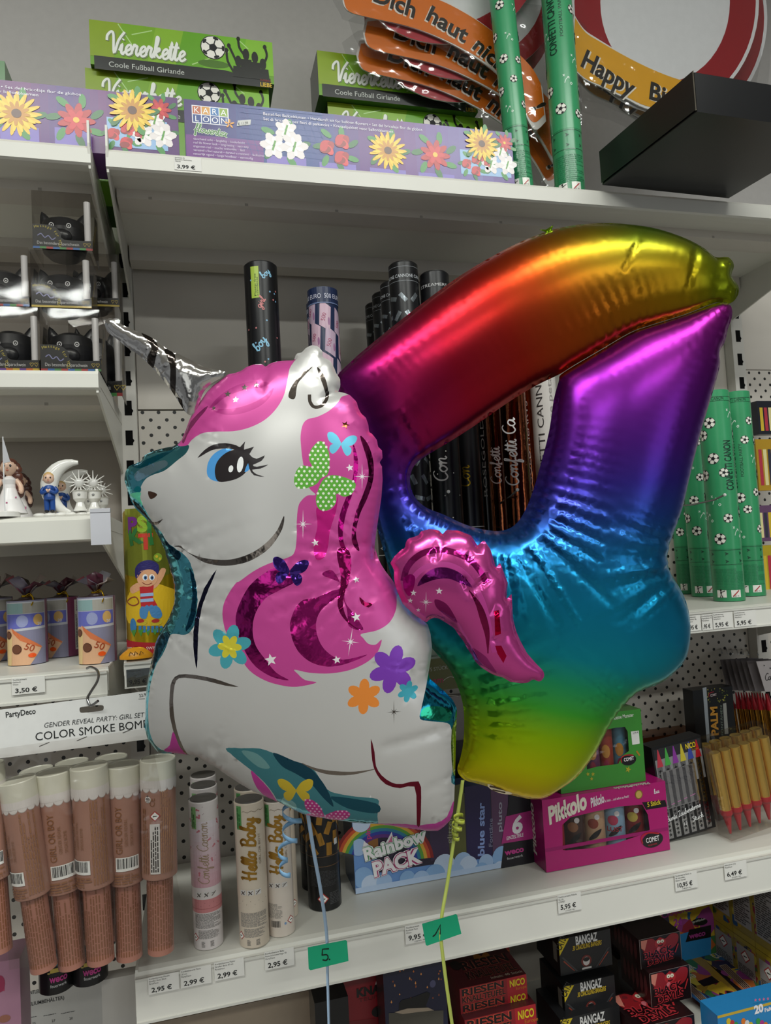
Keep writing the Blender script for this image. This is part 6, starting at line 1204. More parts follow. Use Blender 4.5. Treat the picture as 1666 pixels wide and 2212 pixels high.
for q in range(7):
    R = 108-q*7; c = (830, 1862); fill(S, [(c[0]+R*math.cos(a), c[1]-R*math.sin(a)*.92) for a in [math.pi*i/18+.1 for i in range(17)]]+[(c[0]+(R-8)*math.cos(a), c[1]-(R-8)*math.sin(a)*.92) for a in [math.pi*(16-i)/18+.1 for i in range(17)]], ('8A1E1Eg', 'C8502Ag', 'D8A83Ag', '5A9A3Ag', '2A7A9Ag', '2A3A9Ag', '5A2A7Ag')[q], 3)
CL = [(768, 1740, 20), (780, 1775, 22), (775, 1830, 18), (784, 1895, 22), (800, 1910, 20), (830, 1905, 18), (880, 1898, 18), (960, 1870, 26), (1000, 1862, 22), (940, 1890, 24), (1012, 1870, 22), (1050, 1862, 18), (1085, 1850, 24), (1105, 1862, 16), (985, 1885, 20), (1040, 1880, 18), (1080, 1875, 16), (910, 1900, 20)]
W2 = 2*m.hw
for i, (x, y, r) in enumerate(CL):
    u = S.inv((x, y)); pts = [(min(max(a, .0005), W2-.0005), min(max(b, .0005), m.h)) for a, b in oval_pts(u, r*S.k, r*S.k, 20)]; fill_uv(S, pts, (SK, CLD, 'A4C0E4g')[i % 3], 5)
a_, b_ = S.inv((1086, 1895)), S.inv((900, 1897)); fb(S, 0, 0, S.inv((1082, 1890))[0], S.inv((900, 1895))[1], 'B8CCE8g', 5.5)
fill_uv(S, [S.inv((1082, 1872)), S.inv((1102, 1700)), (W2, m.h), (W2, 0), S.inv((1084, 1880))], '14121Ag', 6); fill_uv(S, [S.inv((1083, 1822)), S.inv((1092, 1763)), (W2, S.inv((1147, 1750))[1]), (W2, S.inv((1147, 1812))[1])], 'A82A78g', 7)
text(S, '6', (1105, 1800), 36, 'E4E0E4g', 8, 0, sh=.15, b=.04); text(S, 'EINZELTEILE', (1094, 1814), 7.5, 'E4E0E4g', 8, 3, sh=.15, b=.015, w=42); text(S, 'weco', (1090, 1847), 12, 'C03A8Ag', 8, 2, b=.04, w=48); text(S, 'feuerwerk', (1095, 1857), 5.5, 'C8C8C8g', 8, 3, w=40)
fill(S, [(782, 1838), (786, 1816), (806, 1832)], 'E8E4E8g', 7); fill(S, [(832, 1822), (846, 1796), (852, 1824)], 'E8E4E8g', 7); fill(S, [(838, 1820), (846, 1804), (849, 1822)], 'D86A94g', 8)
for wd_, cc, l in ((.12, '3A2434g', 8.6), (.105, 'F0ECF0g', 9.3), (.075, 'B02E6Cg', 10.0), (.04, 'F4F0F2g', 10.7)):
    text(S, 'Rainbow', (788, 1858), 25, ('6AA87Ag' if cc == 'B02E6Cg' else cc), l, 9, b=wd_, w=146); text(S, 'PACK', (808, 1893), 29, cc, l+.15, 8, b=wd_, w=112)
tag(m.build('firework_box'), 'light blue firework box with clouds and a rainbow, lettered rainbow pack', 'firework box')
# Pikkolo box with die-cut window and tubes behind it
Yp = PZ(1181, 1885, ZC).y
def winbox(bl, tr, Y, z, dp, code, side, win, label, art, name='firework_box', top=None):
    a, b = P(*bl, Y), P(*tr, Y); hw = (b.x-a.x)/2; loc = Vector(((a.x+b.x)/2, Y, z)); h = b.z-z; root = empty(name, loc, label, 'firework box')
    m = MB(loc); m.hw, m.h, m.d = hw, h, dp; m.box(-hw, 0, 0, hw, dp, h, side, {'front': None, 'top': top or code}); S = Face(m, (-hw, 0, 0), (1, 0, 0), (0, 0, 1))
    fill_uv(S, [(0, 0), (2*hw, 0), (2*hw, h), (0, h)], code, 0, [[S.inv(p) for p in win]]); art(S, m); part(m, 'carton', root)
    m = MB(loc); S = Face(m, (-hw, .0004, 0), (1, 0, 0), (0, 0, 1)); fill(S, win, 'F4F4F4c', 0); part(m, 'window_film', root); return root, loc, hw, h
MG = 'B0186Eg'
def pik(S, m):
    hw, h = m.hw, m.h
    fb(S, 0, h*.28, 2*hw, h*.33, '9A1464g', .6); text(S, 'Pikkolo', (1187, 1780), 34, 'E0D8C8g', 2, 13, sh=.2, b=.045, w=96); text(S, 'Pikkolo', (1277, 1744), 19, 'E0D8DCg', 2, 11, sh=.2, b=.03, w=34); text(S, 'So klein ... und schon so frech!', (1306, 1733), 5.5, 'E8DCE4g', 2, 2, b=.01, w=62)
    fill(S, [(1387, 1733), (1437, 1728), (1441, 1742), (1396, 1749)], '1A1418g', 2); text(S, '5 Stück', (1399, 1743), 10, 'E0C830g', 3, 3, b=.02, w=35)
    oval(S, (1380, 1716), 10, 10, '8A6A2Ag', 2); oval(S, (1380, 1716), 7.5, 8, 'C8A85Ag', 3); script(S, 'luu', (1413, 1715), 5, 'E8DCE4g', 1.2, 3, 8)
    oval(S, (1410, 1814), 27, 16.5, '18141Ag', 3, 28, .05); stroke(S, [(1388, 1822), (1386, 1808), (1400, 1799), (1424, 1800)], 3, 'B8202Ag', 4); text(S, 'COMET', (1396, 1821), 10.5, 'E8E4E4g', 5, 3, b=.02, w=34); text(S, 'FEUERWERK', (1400, 1828), 3.6, 'B8303Ag', 5, 3, w=24)
    L = fl(m); text(L, 'Pikkolo', (1161, 1848), 17, 'D8D0C4g', 2, 92, sh=.2, b=.03, w=105); T = ft(m); text(T, 'PikkoloPikkolo', (1400, 1690), 12, 'D8D0C8g', 2, 180, sh=.1, b=.03, w=90)
winp = [(1215, 1782), (1232, 1766), (1290, 1752), (1340, 1742), (1388, 1738), (1400, 1760), (1404, 1792), (1390, 1802), (1330, 1822), (1280, 1832), (1222, 1837), (1216, 1836)]
rp, lp, hwp, hp = winbox((1181, 1885), (1437, 1687), Yp, ZC, .062, MG, '8A1258g', winp, 'magenta firework box with a die-cut window, standing below the green box', pik)
WT = [('A8202Ag', '6A6A88g', 'red mini firework tube behind the magenta box window'), ('3A1E1Ag', '8A5A3Ag', 'dark brown mini firework tube behind the magenta box window'), ('C09A78g', '8A3A2Ag', 'tan mini firework tube behind the magenta box window'), ('8AA8C0g', 'B83A5Ag', 'pale blue mini firework tube behind the magenta box window'), ('7A1A1Eg', 'C0A84Ag', 'dark red mini firework tube at the right of the magenta box window')]
for i, (c1x, c2x, lb) in enumerate(WT):
    c = Vector((lp.x-hwp*.72+i*hwp*.33, Yp+.03, ZC+.002)); r = hwp*.155
    def art(S, r, h, i=i, c2x=c2x):
        S.a -= 0; fill_uv(S, oval_pts((S.a-.1*r, h*.6), .5*r, h*.09, 16), c2x, 1); fill_uv(S, smooth([(S.a-.6*r, h*.3), (S.a+.2*r, h*.36), (S.a+.7*r, h*.5), (S.a, h*.45)], True, 3), '1A1A1Eg', 1); fill_uv(S, oval_pts((S.a+.3*r, h*.72), .25*r, h*.05, 12), 'E0D8D8g', 2)
        if i == 3: text(S, 'LUST', (S.a-.7*r, h*.4), .4*r*S.K, 'A82A3Ag', 3, uv=True, b=.02, w=1.5*r*S.K)
    tube_thing('mini_firework', c, r, hp*.8, c1x, lb, 'firework tube', 'mini tubes inside the magenta box', art, '2A2A2Ag', n=20)
zt_ = ZC+hp
def cmt(S, m):
    text(S, 'Spaß für kleine Monster', (1301, 1559), 8, 'D8E0D0g', 2, 2, b=.012, w=80)
    fill(S, [(1363, 1580), (1380, 1578), (1382, 1606), (1366, 1609)], 'E0E0DCg', 2); text(S, '3,99 €', (1367, 1586), 4, '2A2A2Ag', 3, 3)
    oval(S, (1358, 1641), 19, 12, '18141Ag', 3, 28); stroke(S, [(1343, 1647), (1342, 1637), (1352, 1631), (1368, 1631)], 2.2, 'B8202Ag', 4); text(S, 'COMET', (1348, 1645), 7.5, 'E8E4E4g', 5, 3, b=.02, w=25)
    for x, y in ((1278, 1682), (1270, 1672), (1281, 1672)): star(S, (x, y), 5, 'A8A030g', 2)
    star(S, (1357, 1662), 8, 'A8A030g', 2, .4); stroke(S, [(1375, 1622), (1382, 1632)], 4, 'A87A2Ag', 2, False)
wing_ = [(1268, 1598), (1300, 1578), (1330, 1572), (1350, 1570), (1356, 1580), (1359, 1622), (1345, 1632), (1336, 1650), (1290, 1656), (1268, 1662)]
rg_, lg, hwg, hg_ = winbox((1212, 1706), (1384, 1531), Yp+.012, zt_+.0005, .048, '3E8A34g', '2E6A2Ag', wing_, 'green firework box with a window, standing on the magenta box', cmt, top='4A7A3Ag')
for i, (cc, lb) in enumerate((('6A3A5Ag', 'purple mini firework tube behind the green box window'), ('9A3A2Ag', 'red mini firework tube behind the green box window'), ('5A8AA0g', 'blue mini firework tube behind the green box window'))):
    c = Vector((lg.x+hwg*(-.05+i*.33), Yp+.036, zt_+.002)); r = hwg*.15
    tube_thing('mini_firework', c, r, hg_*.78, cc, lb, 'firework tube', 'mini tubes inside the green box', lambda S, r, h: (fill_uv(S, oval_pts((S.a, h*.55), .6*r, h*.12, 14), 'C88A3Ag', 1), fill_uv(S, oval_pts((S.a, h*.3), .4*r, h*.1, 14), 'A0304Ag', 1)), '2A2A2Ag', n=20)
# tilted packs at the right: sparkling stars and gold fountains
def tilted(bl, br, tlp, z, dp, lean):
    B = PZ(*bl, z); Bz = P(*br, B.y); w_ = (Bz-B).length; k = kpx(B); h = math.hypot(tlp[0]-bl[0], tlp[1]-bl[1])*k; return Vector((B.x+w_/2, B.y, z+math.sin(abs(lean))*w_*.5*0)), w_/2, h
LN = math.radians(-6)
loc, hw, h = tilted((1440, 1812), (1548, 1796), (1404, 1612), ZC+.007, .03, LN)
root = empty('sparkler_box', loc, 'black box of coloured sparkling stars with six bright candle tips, leaning', 'sparkler box', None, (0, LN, 0)); m = MB(loc); m.hw, m.h, m.d = hw, h, .03; m.box(-hw, 0, 0, hw, .03, h, '141416g'); S = Face(m, (-hw, 0, 0), (1, 0, 0), (0, 0, 1)); S.inv = lambda p: p; X = lambda u, v: (u*2*hw, v*h); K = 1/S.k
fb(S, .03*2*hw, .55*h, .97*2*hw, .97*h, '8A8A8Cg', 1); fb(S, .03*2*hw, .86*h, .97*2*hw, .97*h, '2A2A2Eg', 2)
for i, cc in enumerate(('C03A4Ag', '4AA84Ag', '8A3A9Ag', 'C8B83Ag', '3A4AA0g', 'B01E2Ag')):
    u = .1+i*.155; fill_uv(S, [X(u-.045, .78), X(u+.075, .78), X(u+.02, .965), X(u+.005, .965)], cc, 3); fill_uv(S, [X(u-.05, .02), X(u+.05, .02), X(u+.05, .78), X(u-.05, .78)], 'A8A8ACM', 2)
    for j in range(16): star_ = star_pts(X(u, .06+.045*j), .036*2*hw, .014*2*hw, 5, j); fill_uv(S, star_, '1A1A1Cg', 3)
fill_uv(S, [X(.1, .33), X(.78, .33), X(.78, .73), X(.1, .73)], 'C8C8CCM', 4); stroke_uv(S, [X(.12, .36), X(.7, .41)], .02*hw, 'C87AB0g', 5)
for i in range(5): fill_uv(S, [X(.14+i*.13, .34), X(.2+i*.13, .34), X(.2+i*.13, .72), X(.14+i*.13, .72)], '8A8A90M', 5)
text(S, 'NICO', X(.66, .895), 11*1.0, 'D8C020g', 4, uv=True, b=.03, w=26); text(S, 'Europe', X(.78, .865), 4, 'B08A20g', 4, uv=True)
script(S, 'Bunte Zaubersterne', X(.1, .2), 4.2, 'E8E8E8g', 1.1, 6, 9, w=92) if False else None
Sx = Face(m, (-hw, 0, 0), (1, 0, 0), (0, 0, 1)); iv = Sx.inv; Sx.inv = lambda p: p
script(Sx, 'Bunte Zaubersterne', X(.06, .2), 5.4, 'E8E8E8g', 1.3, 7, 8, w=90); text(Sx, '12', X(.38, .115), 7, 'E8E8E8g', 7, 8, uv=True, sh=.2); script(Sx, 'Stuck', X(.55, .13), 5, 'E8E8E8g', 1.2, 7, 8, w=30)
part(m, 'carton', root)
def goldbox(bl, br, tl, z, label, n=6, lean=-8):
    L = math.radians(lean); loc, hw, h = tilted(bl, br, tl, z, .028, L); root = empty('fountain_box', loc, label, 'cake fountain box', 'clear boxes of gold cake fountains', (0, L, 0)); dp = .03
    m = MB(loc); m.box(-hw, 0, 0, hw, dp, h, 'F0EEECb'); part(m, 'clear_box', root)
    for j in range(n):
        u = -hw*.82+j*hw*1.64/(n-1); r = hw*.15; m = MB(loc); m.lathe([(r, h*.28), (r, h*.93), (r*.9, h*.935)], 'E8C060m', 18, (u, dp*.5)); m.lathe([(r*.2, h*.03), (r*.45, h*.12), (r*.75, h*.22), (r*1.08, h*.25), (r*1.08, h*.3)], 'B82A34g', 14, (u, dp*.5))
        o = m.build('gold_fountain', None, None); o.location = loc; o.rotation_euler = (0, L, 0); tag(o, ('gold cake fountain with red tip inside the ' + label.split(' clear')[0]+' clear box'), 'cake fountain', 'gold cake fountains in the '+label.split(' clear')[0]+' box')
    return root
goldbox((1580, 1806), (1712, 1782), (1538, 1612), ZC+.012, 'front clear box packed with gold cake fountains, leaning left', 6)
goldbox((1552, 1762), (1690, 1742), (1512, 1596), ZC+.012, 'rear clear box of gold cake fountains behind the front one', 6)
m, S = carton((1392, 1660), (1512, 1578), 1.235, .05, 'C8A890b', z=ZC+.002); tag(m.build('clear_tray_box'), 'clear brownish plastic box behind the black sparkling stars pack', 'clear box')
m, S = carton((1508, 1640), (1582, 1482), 1.215, .03, '16181Ag', z=ZC+.001); K = 1/S.k
fill(S, [(1518, 1486), (1526, 1484), (1534, 1600), (1530, 1640)], 'A8B0B8g', 1)
for i in range(40): oval(S, (random.uniform(1528, 1572), random.uniform(1486, 1516)), random.uniform(.8, 2.2), 1.4, ('8A8A3Ag', 'B0A84Ag', '4A5A2Ag')[i % 3], 1, 7)
oval(S, (1541, 1501), 12, 8.5, '1A1014g', 2); stroke(S, [(1532, 1505), (1532, 1498), (1542, 1494)], 1.6, 'A8203Ag', 3); text(S, 'COMET', (1535, 1505), 5, 'D8C8C8g', 3, 4, w=16, b=.02)
text(S, 'PALM', (1552, 1588), 17, 'D89A3Ag', 2, 88, b=.04, w=62); text(S, 'FONTÄNEN', (1563, 1588), 5, '8A9A8Ag', 2, 88, w=64); fill(S, [(1562, 1520), (1569, 1518), (1574, 1585), (1566, 1586)], 'A8AAA4g', 1)
tag(m.build('firework_pack'), 'black and green firework pack with gold lettering, left of the hanging cake fountain pouches', 'firework pack')
# hanging pouches of cake fountains
for i in range(7):
    x0 = 1556+i*11.5 if i < 6 else 1634; yo = 1425+i*.6; Y = 1.285-i*.018; front = i == 6
    root = empty('fountain_pouch', P(x0+20, 1560, Y), ('front hanging pouch of gold cake fountains with white card reading Cake' if front else 'hanging cake fountain pouch, number '+('one', 'two', 'three', 'four', 'five', 'six')[i]+' from the panel by its grey folded card'), 'cake fountain pouch', 'hanging cake fountain pouches')
    card = [(x0, yo), (x0+70, yo-4), (x0+86, yo+62), (x0+16+i*.6, yo+66)]
    def ex(S, x0=x0, yo=yo):
        if front: script(S, 'Cake', (x0+19, yo+42), 7, '2A2A2Ag', 1.4, 3, 5); oval(S, (x0+17, yo+9), 1.6, 1.6, '5A5A5Ag', 3, 8); oval(S, (x0+30, yo+15), 1.8, 1.8, '5A5A5Ag', 3, 8)
    flat(root, 'header_card', card, Y, 'C8C0C0g' if front else '7A7476g', ex)
    for j in range(3):
        xx = x0+22+j*17+(0 if front else i*.3); a = P(xx, yo+70, Y+.004)-root.location; b = P(xx+6, yo+100, Y+.004)-root.location; cc_ = P(xx+24, yo+215, Y+.004)-root.location; m = MB(root.location); m.tube([b, cc_], .0045, 'C8983CM', 10); part(m, 'gold_stick', root); m = MB(root.location); m.tube([a, a*.5+b*.5, b, b+(cc_-b)*.04], [.0012, .0026, .0052, .0052], 'B0202Cg', 10); part(m, 'red_tip', root)
    m = MB(root.location); a, b = P(x0+4, yo-14, Y), P(x0+2, yo-24, YB); m.tube([Vector((0, 0, 0))+a-root.location, b-root.location], .0014, '8A8A8AM', 6); part(m, 'hang_loop', root)
# olive pouches between the balloons
for (bl, tr, cc, s1_, s2_, c2, lb) in (((905, 1496), (1015, 1415), '6A6A34g', '5 STÜCK', 'dream', 'B03A5Ag', 'olive green packet seen in the gap between unicorn and 4, upper one'), ((905, 1640), (1015, 1500), '9A9090g', '', 'dream', 'C0703Ag', 'pale grey packet seen in the gap between unicorn and 4, lower one')):
    m, S = carton(bl, tr, 1.24, .02, cc); text(S, s1_, (930, 1450), 7.5, 'C8C8C0g', 2, 2, w=40) if s1_ else None; text(S, s2_, (958, bl[1]-22 if s1_ else 1512), 13, c2, 2, 0, 'r', b=.02, w=52); stroke(S, [(958, bl[1]-26 if s1_ else 1510), (972, bl[1]-34 if s1_ else 1502), (990, bl[1]-30 if s1_ else 1504)], 1.2, 'D8D4C8g', 2)
    m.box(-.001, .02, m.h*.9, .001, YB-1.24, m.h*.93, '6A6A6Aw'); tag(m.build('candle_packet'), lb, 'packet')
m, S = carton((960, 1740), (1010, 1600), 1.23, .03, '241E20g', z=ZC+.002); tag(m.build('dark_packet'), 'dark packet behind the yellow ribbon between the balloons', 'packet')
# ---------------------------------------------------------------- lowest shelf: firecracker boxes
def riesen(bl, tr, Y, z, label, dp=.085, top_art=True):
    m, S = carton(bl, tr, Y, dp, '7A1620g', z=z, sides={'top': '4A141Ag'}); W, h = 2*m.hw, m.h; K = 1/S.k; hh = min(h, .03); v0 = h-hh
    fb(S, 0, v0, W, h, '8A1A22g', .5); fb(S, W*.7, v0, W, h, 'A81C26g', 1)
    for cc, b, l in (('C8503Ag', .07, 2), ('160A0Cg', .03, 2.5)): text(S, 'RIESEN', (W*.03, v0+hh*.52), hh*.4*K, cc, l, uv=True, b=b, w=W*.62*K); text(S, 'KNALLTEUFEL', (W*.03, v0+hh*.08), hh*.34*K, cc, l, uv=True, b=b, w=W*.64*K)
    text(S, 'NICO', (W*.74, v0+hh*.42), hh*.4*K, 'D8C020g', 3, uv=True, b=.03, w=W*.23*K); text(S, 'Europe', (W*.83, v0+hh*.16), hh*.18*K, 'C87A20g', 3, uv=True)
    if top_art:
        T = ft(m); K2 = 1/T.k
        for cc, b, l in (('8A4A3Ag', .06, 2), ('160A0Cg', .03, 2.5)): text(T, 'RIESEN', (W*.2, dp*.5), dp*.26*K2, cc, l, uv=True, b=b, w=W*.72*K2); text(T, 'KNALLTEUFEL', (W*.2, dp*.2), dp*.22*K2, cc, l, uv=True, b=b, w=W*.74*K2)
        text(T, 'Inhalt: 40 Stück', (W*.5, dp*.07), dp*.07*K2, 'B0A090g', 2, uv=True); fill_uv(T, oval_pts((W*.14, dp*.7), W*.08, dp*.16, 12), '1A0E10g', 2); fill_uv(T, smooth([(W*.45, dp*.78), (W*.52, dp*.98), (W*.58, dp*.82), (W*.66, dp*.95), (W*.7, dp*.78)], True, 2), 'B0702Ag', 2)
    return tag(m.build('firecracker_box'), label, 'firecracker box', 'flat red firecracker boxes')
z1 = P(995, 2171, 1.085).z; hR = P(995, 2138, 1.085).z-z1; zb1 = P(967, 2089, 1.19).z; hB = P(967, 2057, 1.19).z-zb1
riesen((995, 2171), (1137, 2104), 1.085, z1, 'flat red firecracker box on top of the front stack, its dark lettered top in view')
riesen((997, 2204), (1139, 2138), 1.085, z1-hR-.0006, 'flat red firecracker box second from the top of the front stack', top_art=False)
riesen((1006, 2240), (1157, 2168), 1.07, z1-2*hR-.0012, 'flat red firecracker box third in the front stack, shifted to the right', top_art=False)
riesen((967, 2089), (1099, 2026), 1.19, zb1, 'flat red firecracker box topmost of the rear stack, beside the yellow ribbon'); riesen((972, 2122), (1099, 2060), 1.19, zb1-hB-.0006, 'flat red firecracker box second of the rear stack', top_art=False)
def plain_base(x0, x1, Y, ztop, dp, code, label):
    a, b = P(x0, 2150, Y), P(x1, 2150, Y); m = MB(((a.x+b.x)/2, Y, ZD)); hw = (b.x-a.x)/2; m.box(-hw, 0, 0, hw, dp, ztop-ZD, code); return tag(m.build('firecracker_box'), label, 'firecracker box')
plain_base(985, 1160, 1.07, z1-3*hR-.002, .085, '6A141Cg', 'red firecracker box at the bottom of the front red stack'); plain_base(968, 1100, 1.19, zb1-hB-.001-hB, .08, '6A141Cg', 'red firecracker box at the bottom of the rear red stack')
m, S = carton((722, 2290), (838, 2036), 1.13, .06, '8A0E1Eg', z=ZD); fill(S, [(809, 2135), (826, 2062), (830, 2118), (838, 2060), (838, 2136), (822, 2118)], 'D0C0C0g', 1); fill(S, [(813, 2128), (826, 2072), (829, 2122), (838, 2080), (838, 2130)], '8A0E1Eg', 2)
text(S, 'KNALL', (771, 2154), 17, '120A0Cg', 3, 0, b=.05, w=78); text(S, 'TEUFEL', (775, 2165), 7, '5A0A14g', 3, w=60); oval(S, (818, 2184), 16, 12, '140E10g', 3); oval(S, (822, 2174), 7, 6, '8A6A60g', 4); fill(S, [(722, 2210), (838, 2196), (838, 2290), (722, 2290)], '7A0C1Ag', 1)
tag(m.build('firecracker_box'), 'tall dark red firecracker box with black lettering, left of the night sky box', 'firecracker box')
m, S = carton((838, 2300), (958, 2036), 1.075, .05, '181A34g', z=ZD, sides={'left': '1C1A20g'}); rg = random.Random(8)
for i in range(46): x, y = rg.uniform(842, 954), rg.uniform(2040, 2170); fill(S, [(x, y-rg.uniform(2, 6)), (x+1.8, y), (x, y+2), (x-1.8, y)], ('B8642Ag', 'D08A4Ag', '8A4A2Ag')[i % 3], 1)
oval(S, (935, 2125), 7, 8, '4A4A6Ag', 1); fill(S, [(862, 2168), (868, 2160), (892, 2154), (922, 2142), (930, 2146), (920, 2172), (926, 2180), (862, 2182)], '08080Ag', 2); fill(S, [(852, 2186), (880, 2178), (925, 2176), (938, 2182), (900, 2186), (870, 2190)], '9A8A78g', 3); fill(S, [(840, 2188), (958, 2182), (958, 2300), (840, 2300)], '4A463Eg', 2)
tag(m.build('firework_box'), 'dark blue night sky firework box with a torn opening', 'firework box')
m, S = carton((330, 2300), (730, 2126), 1.17, .1, 'A0907Eg', z=ZD); zc = ZD+m.h; tag(m.build('cardboard_box'), 'plain beige cardboard box under the left half of the bottom shelf', 'box')
m, S = carton((470, 2150), (712, 2070), 1.19, .07, '1A1918g', z=zc+.0005); fill(S, [(672, 2112), (690, 2092), (712, 2090), (712, 2106)], 'C8B020g', 1); text(S, 'NICO', (684, 2106), 7, '1A1A1Ag', 2, 4, w=24); tag(m.build('black_carton'), 'black carton with a yellow corner lying on the beige cardboard box', 'box')
m, S = carton((686, 2300), (752, 2152), 1.05, .06, '0E0E10g', z=ZD); tag(m.build('black_carton'), 'small black carton in front of the dark red firecracker box', 'box')
def bang(bl, tr, Y, z, label, top=False, dp=.085, full=True):
    m, S = carton(bl, tr, Y, dp, '1C1C1Eg', z=z, sides={'left': '161618g'}); W, h = 2*m.hw, m.h; K = 1/S.k; X = lambda u, v: (u*W, h-(1-v)*hh); hh = min(h, .068)
    fill_uv(S, [X(0, 1), X(0, .55), X(.2, .98)], 'C8B020g', 1); text(S, 'CATS!', X(.025, .68), .012*K, '1A1A1Ag', 2, 56, uv=True, b=.02, w=.022*K)
    text(S, 'BANGAZ', X(.32, .76), .013*K, 'D0CECCg', 2, uv=True, b=.03, w=W*.42*K); text(S, '30 CRACKLING BANGERS', X(.25, .62), .007*K, 'C8A828g', 2, uv=True, b=.02, w=W*.56*K, sh=.15)
    for s_ in (0, 1):
        q = lambda u, v: X(1-u if s_ else u, v); fill_uv(S, [q(.03, .5), q(.3, .04), q(.33, .04), q(.07, .5)], '3A3A3Cg', 1); fill_uv(S, [q(.06, .38), q(.26, .06), q(.27, .07), q(.08, .4)], '8A3A2Ag', 2)
    fill_uv(S, oval_pts(X(.5, .27), W*.1, hh*.16, 16), '6A2A24g', 1); fill_uv(S, oval_pts(X(.5, .26), W*.065, hh*.12, 14), 'C8C0BCg', 2); fill_uv(S, oval_pts(X(.5, .31), W*.06, hh*.06, 12), '1A1818g', 3); fb(S, W*.41, h-hh*.95, W*.59, h-hh*.9, 'C0BCB8g', 2)
    L = fl(m); fb(L, dp*.75, h*.3, dp*.9, h*.8, '7A746Ag', 1)
    if top: T = ft(m); greek(T, (W*.08, dp*.12), (W*.9, dp*.9), 10, '6A6864g', 1) if False else None; T.inv = lambda p: p; greek(T, (W*.06, dp*.1), (W*.9, dp*.9), 9, '6E6C68g', 1); hazard(T, (W*.45, dp*.55), .018/T.k, 2)
    return tag(m.build('firecracker_box'), label, 'firecracker box', 'black firecracker boxes with a yellow corner')
zb_ = P(1212, 2109, 1.10).z; hb_ = P(1212, 2024, 1.10).z-zb_
bang((1212, 2109), (1318, 2006), 1.10, zb_, 'black firecracker box with yellow corner, topmost of its stack', True)
bang((1222, 2190), (1327, 2106), 1.085, zb_-hb_-.001, 'black firecracker box with yellow corner, second from the top')
bang((1224, 2400), (1338, 2172), 1.07, ZD, 'black firecracker box with yellow corner, lowest of its stack, cut by the photo edge')
def devil(bl, tr, Y, z, label, top=False, dp=.085):
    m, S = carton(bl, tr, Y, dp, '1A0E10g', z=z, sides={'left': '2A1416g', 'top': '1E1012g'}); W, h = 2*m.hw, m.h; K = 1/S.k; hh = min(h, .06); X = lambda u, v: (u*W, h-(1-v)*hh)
    def art(S, X, W, hh, K):
        fill_uv(S, smooth([X(.05, .9), X(.3, .96), X(.4, .85), X(.5, .95), X(.62, .85), X(.78, .98), X(.95, .9), X(.9, .6), X(.7, .45), X(.3, .45), X(.1, .55)], True, 3), '8A1E24g', 1); fill_uv(S, [X(.04, .95), X(.2, .95), X(.12, .6), X(.04, .7)], 'C87A6Ag', 1.5); fill_uv(S, oval_pts(X(.5, .75), W*.14, hh*.16, 16), 'A82A2Eg', 2)
        for u in (.46, .55): fill_uv(S, oval_pts(X(u, .8), W*.045, hh*.06, 10), 'E0D8C0g', 3); fill_uv(S, oval_pts(X(u, .79), W*.012, hh*.02, 6), '1A1A1Ag', 3.5)
        fill_uv(S, oval_pts(X(.45, .56), W*.05, hh*.07, 10), 'C86A72g', 3); stroke_uv(S, [X(.44, .67), X(.5, .65), X(.56, .68)], .02*W, '1A0A0Cg', 3)
        for cc, b, l in (('B8323Ag', .08, 4), ('1A0A0Cg', .02, 4.5)): text(S, 'BLACK', X(.08, .32), hh*.2*K, cc, l, 4, uv=True, b=b, w=W*.72*K); text(S, 'DEVILS', X(.14, .07), hh*.2*K, cc, l, 4, uv=True, b=b, w=W*.68*K)
        stroke_uv(S, [X(.84, .32), X(.93, .6)], .03*W, 'A82A2Eg', 5)
    art(S, X, W, hh, K)
    for a, b, c_, d in ((0, h-.0006, W, h), (0, 0, .0007, h), (W-.0007, 0, W, h)): fb(S, a, b, c_, d, '8A7A74g', 1)
    T = ft(m); X2 = lambda u, v: (u*W, v*dp)
    if top: T.inv = lambda p: p; art(T, X2, W, dp, 1/T.k)
    for i in range(7): fill_uv(T, oval_pts((W*(.12+.13*i), dp*(.7+.15*(i % 2))), W*.05, dp*.05, 10), '6A1E24g', 1)
    L = fl(m)
    for i in range(6): fill_uv(L, smooth([(dp*(.15+.14*i), h*.2), (dp*(.22+.14*i), h*.5), (dp*(.16+.14*i), h*.85), (dp*(.1+.14*i), h*.5)], True, 2), '5A2A2Cg', 1)
    return tag(m.build('firecracker_box'), label, 'firecracker box', 'red devil firecracker boxes')
zd_ = P(1385, 2094, 1.08).z; hd_ = P(1385, 2024, 1.08).z-zd_
devil((1385, 2094), (1469, 2011), 1.08, zd_, 'black box with a red devil, topmost of the front stack, red lettering')
zd2 = zd_-hd_-.001
devil((1407, 2162), (1489, 2083), 1.065, zd_-hd_*1.02-.001, 'black box with a red devil, second in the front stack, shifted right')
zt3 = P(1400, 2180, 1.05).z
devil((1388, 2400), (1500, 2190), 1.03, ZD, 'black box with a red devil, lowest in front with its printed top in view', True)
devil((1345, 2070), (1420, 1990), 1.19, P(1345, 2070, 1.19).z, 'black box with a red devil half hidden behind the topmost front one')
plain_base(1340, 1425, 1.19, P(1345, 2070, 1.19).z-.001, .08, '1E1012g', 'black red printed carton under the half hidden devil box')
PAINT = ('B8982Ag', '8A2A3Ag', '2A5A8Ag', '3A6A3Ag', '8A3A7Ag', 'B0602Ag', '2A2A4Ag', 'C0B040g')
def splash(S, W, h, n, seed, l=1, s0=.5):
    rg = random.Random(seed)
    for i in range(n):
        c = (rg.uniform(0, W), rg.uniform(0, h)); r = rg.uniform(.2, 1)*s0*min(W, h)*.5; pts = [(min(max(c[0]+r*q*math.cos(a), 0), W), min(max(c[1]+r*q*math.sin(a), 0), h)) for a, q in [(2*math.pi*k/9, rg.uniform(.5, 1.1)) for k in range(9)]]; fill_uv(S, pts, PAINT[i % 8], l+i*.01)
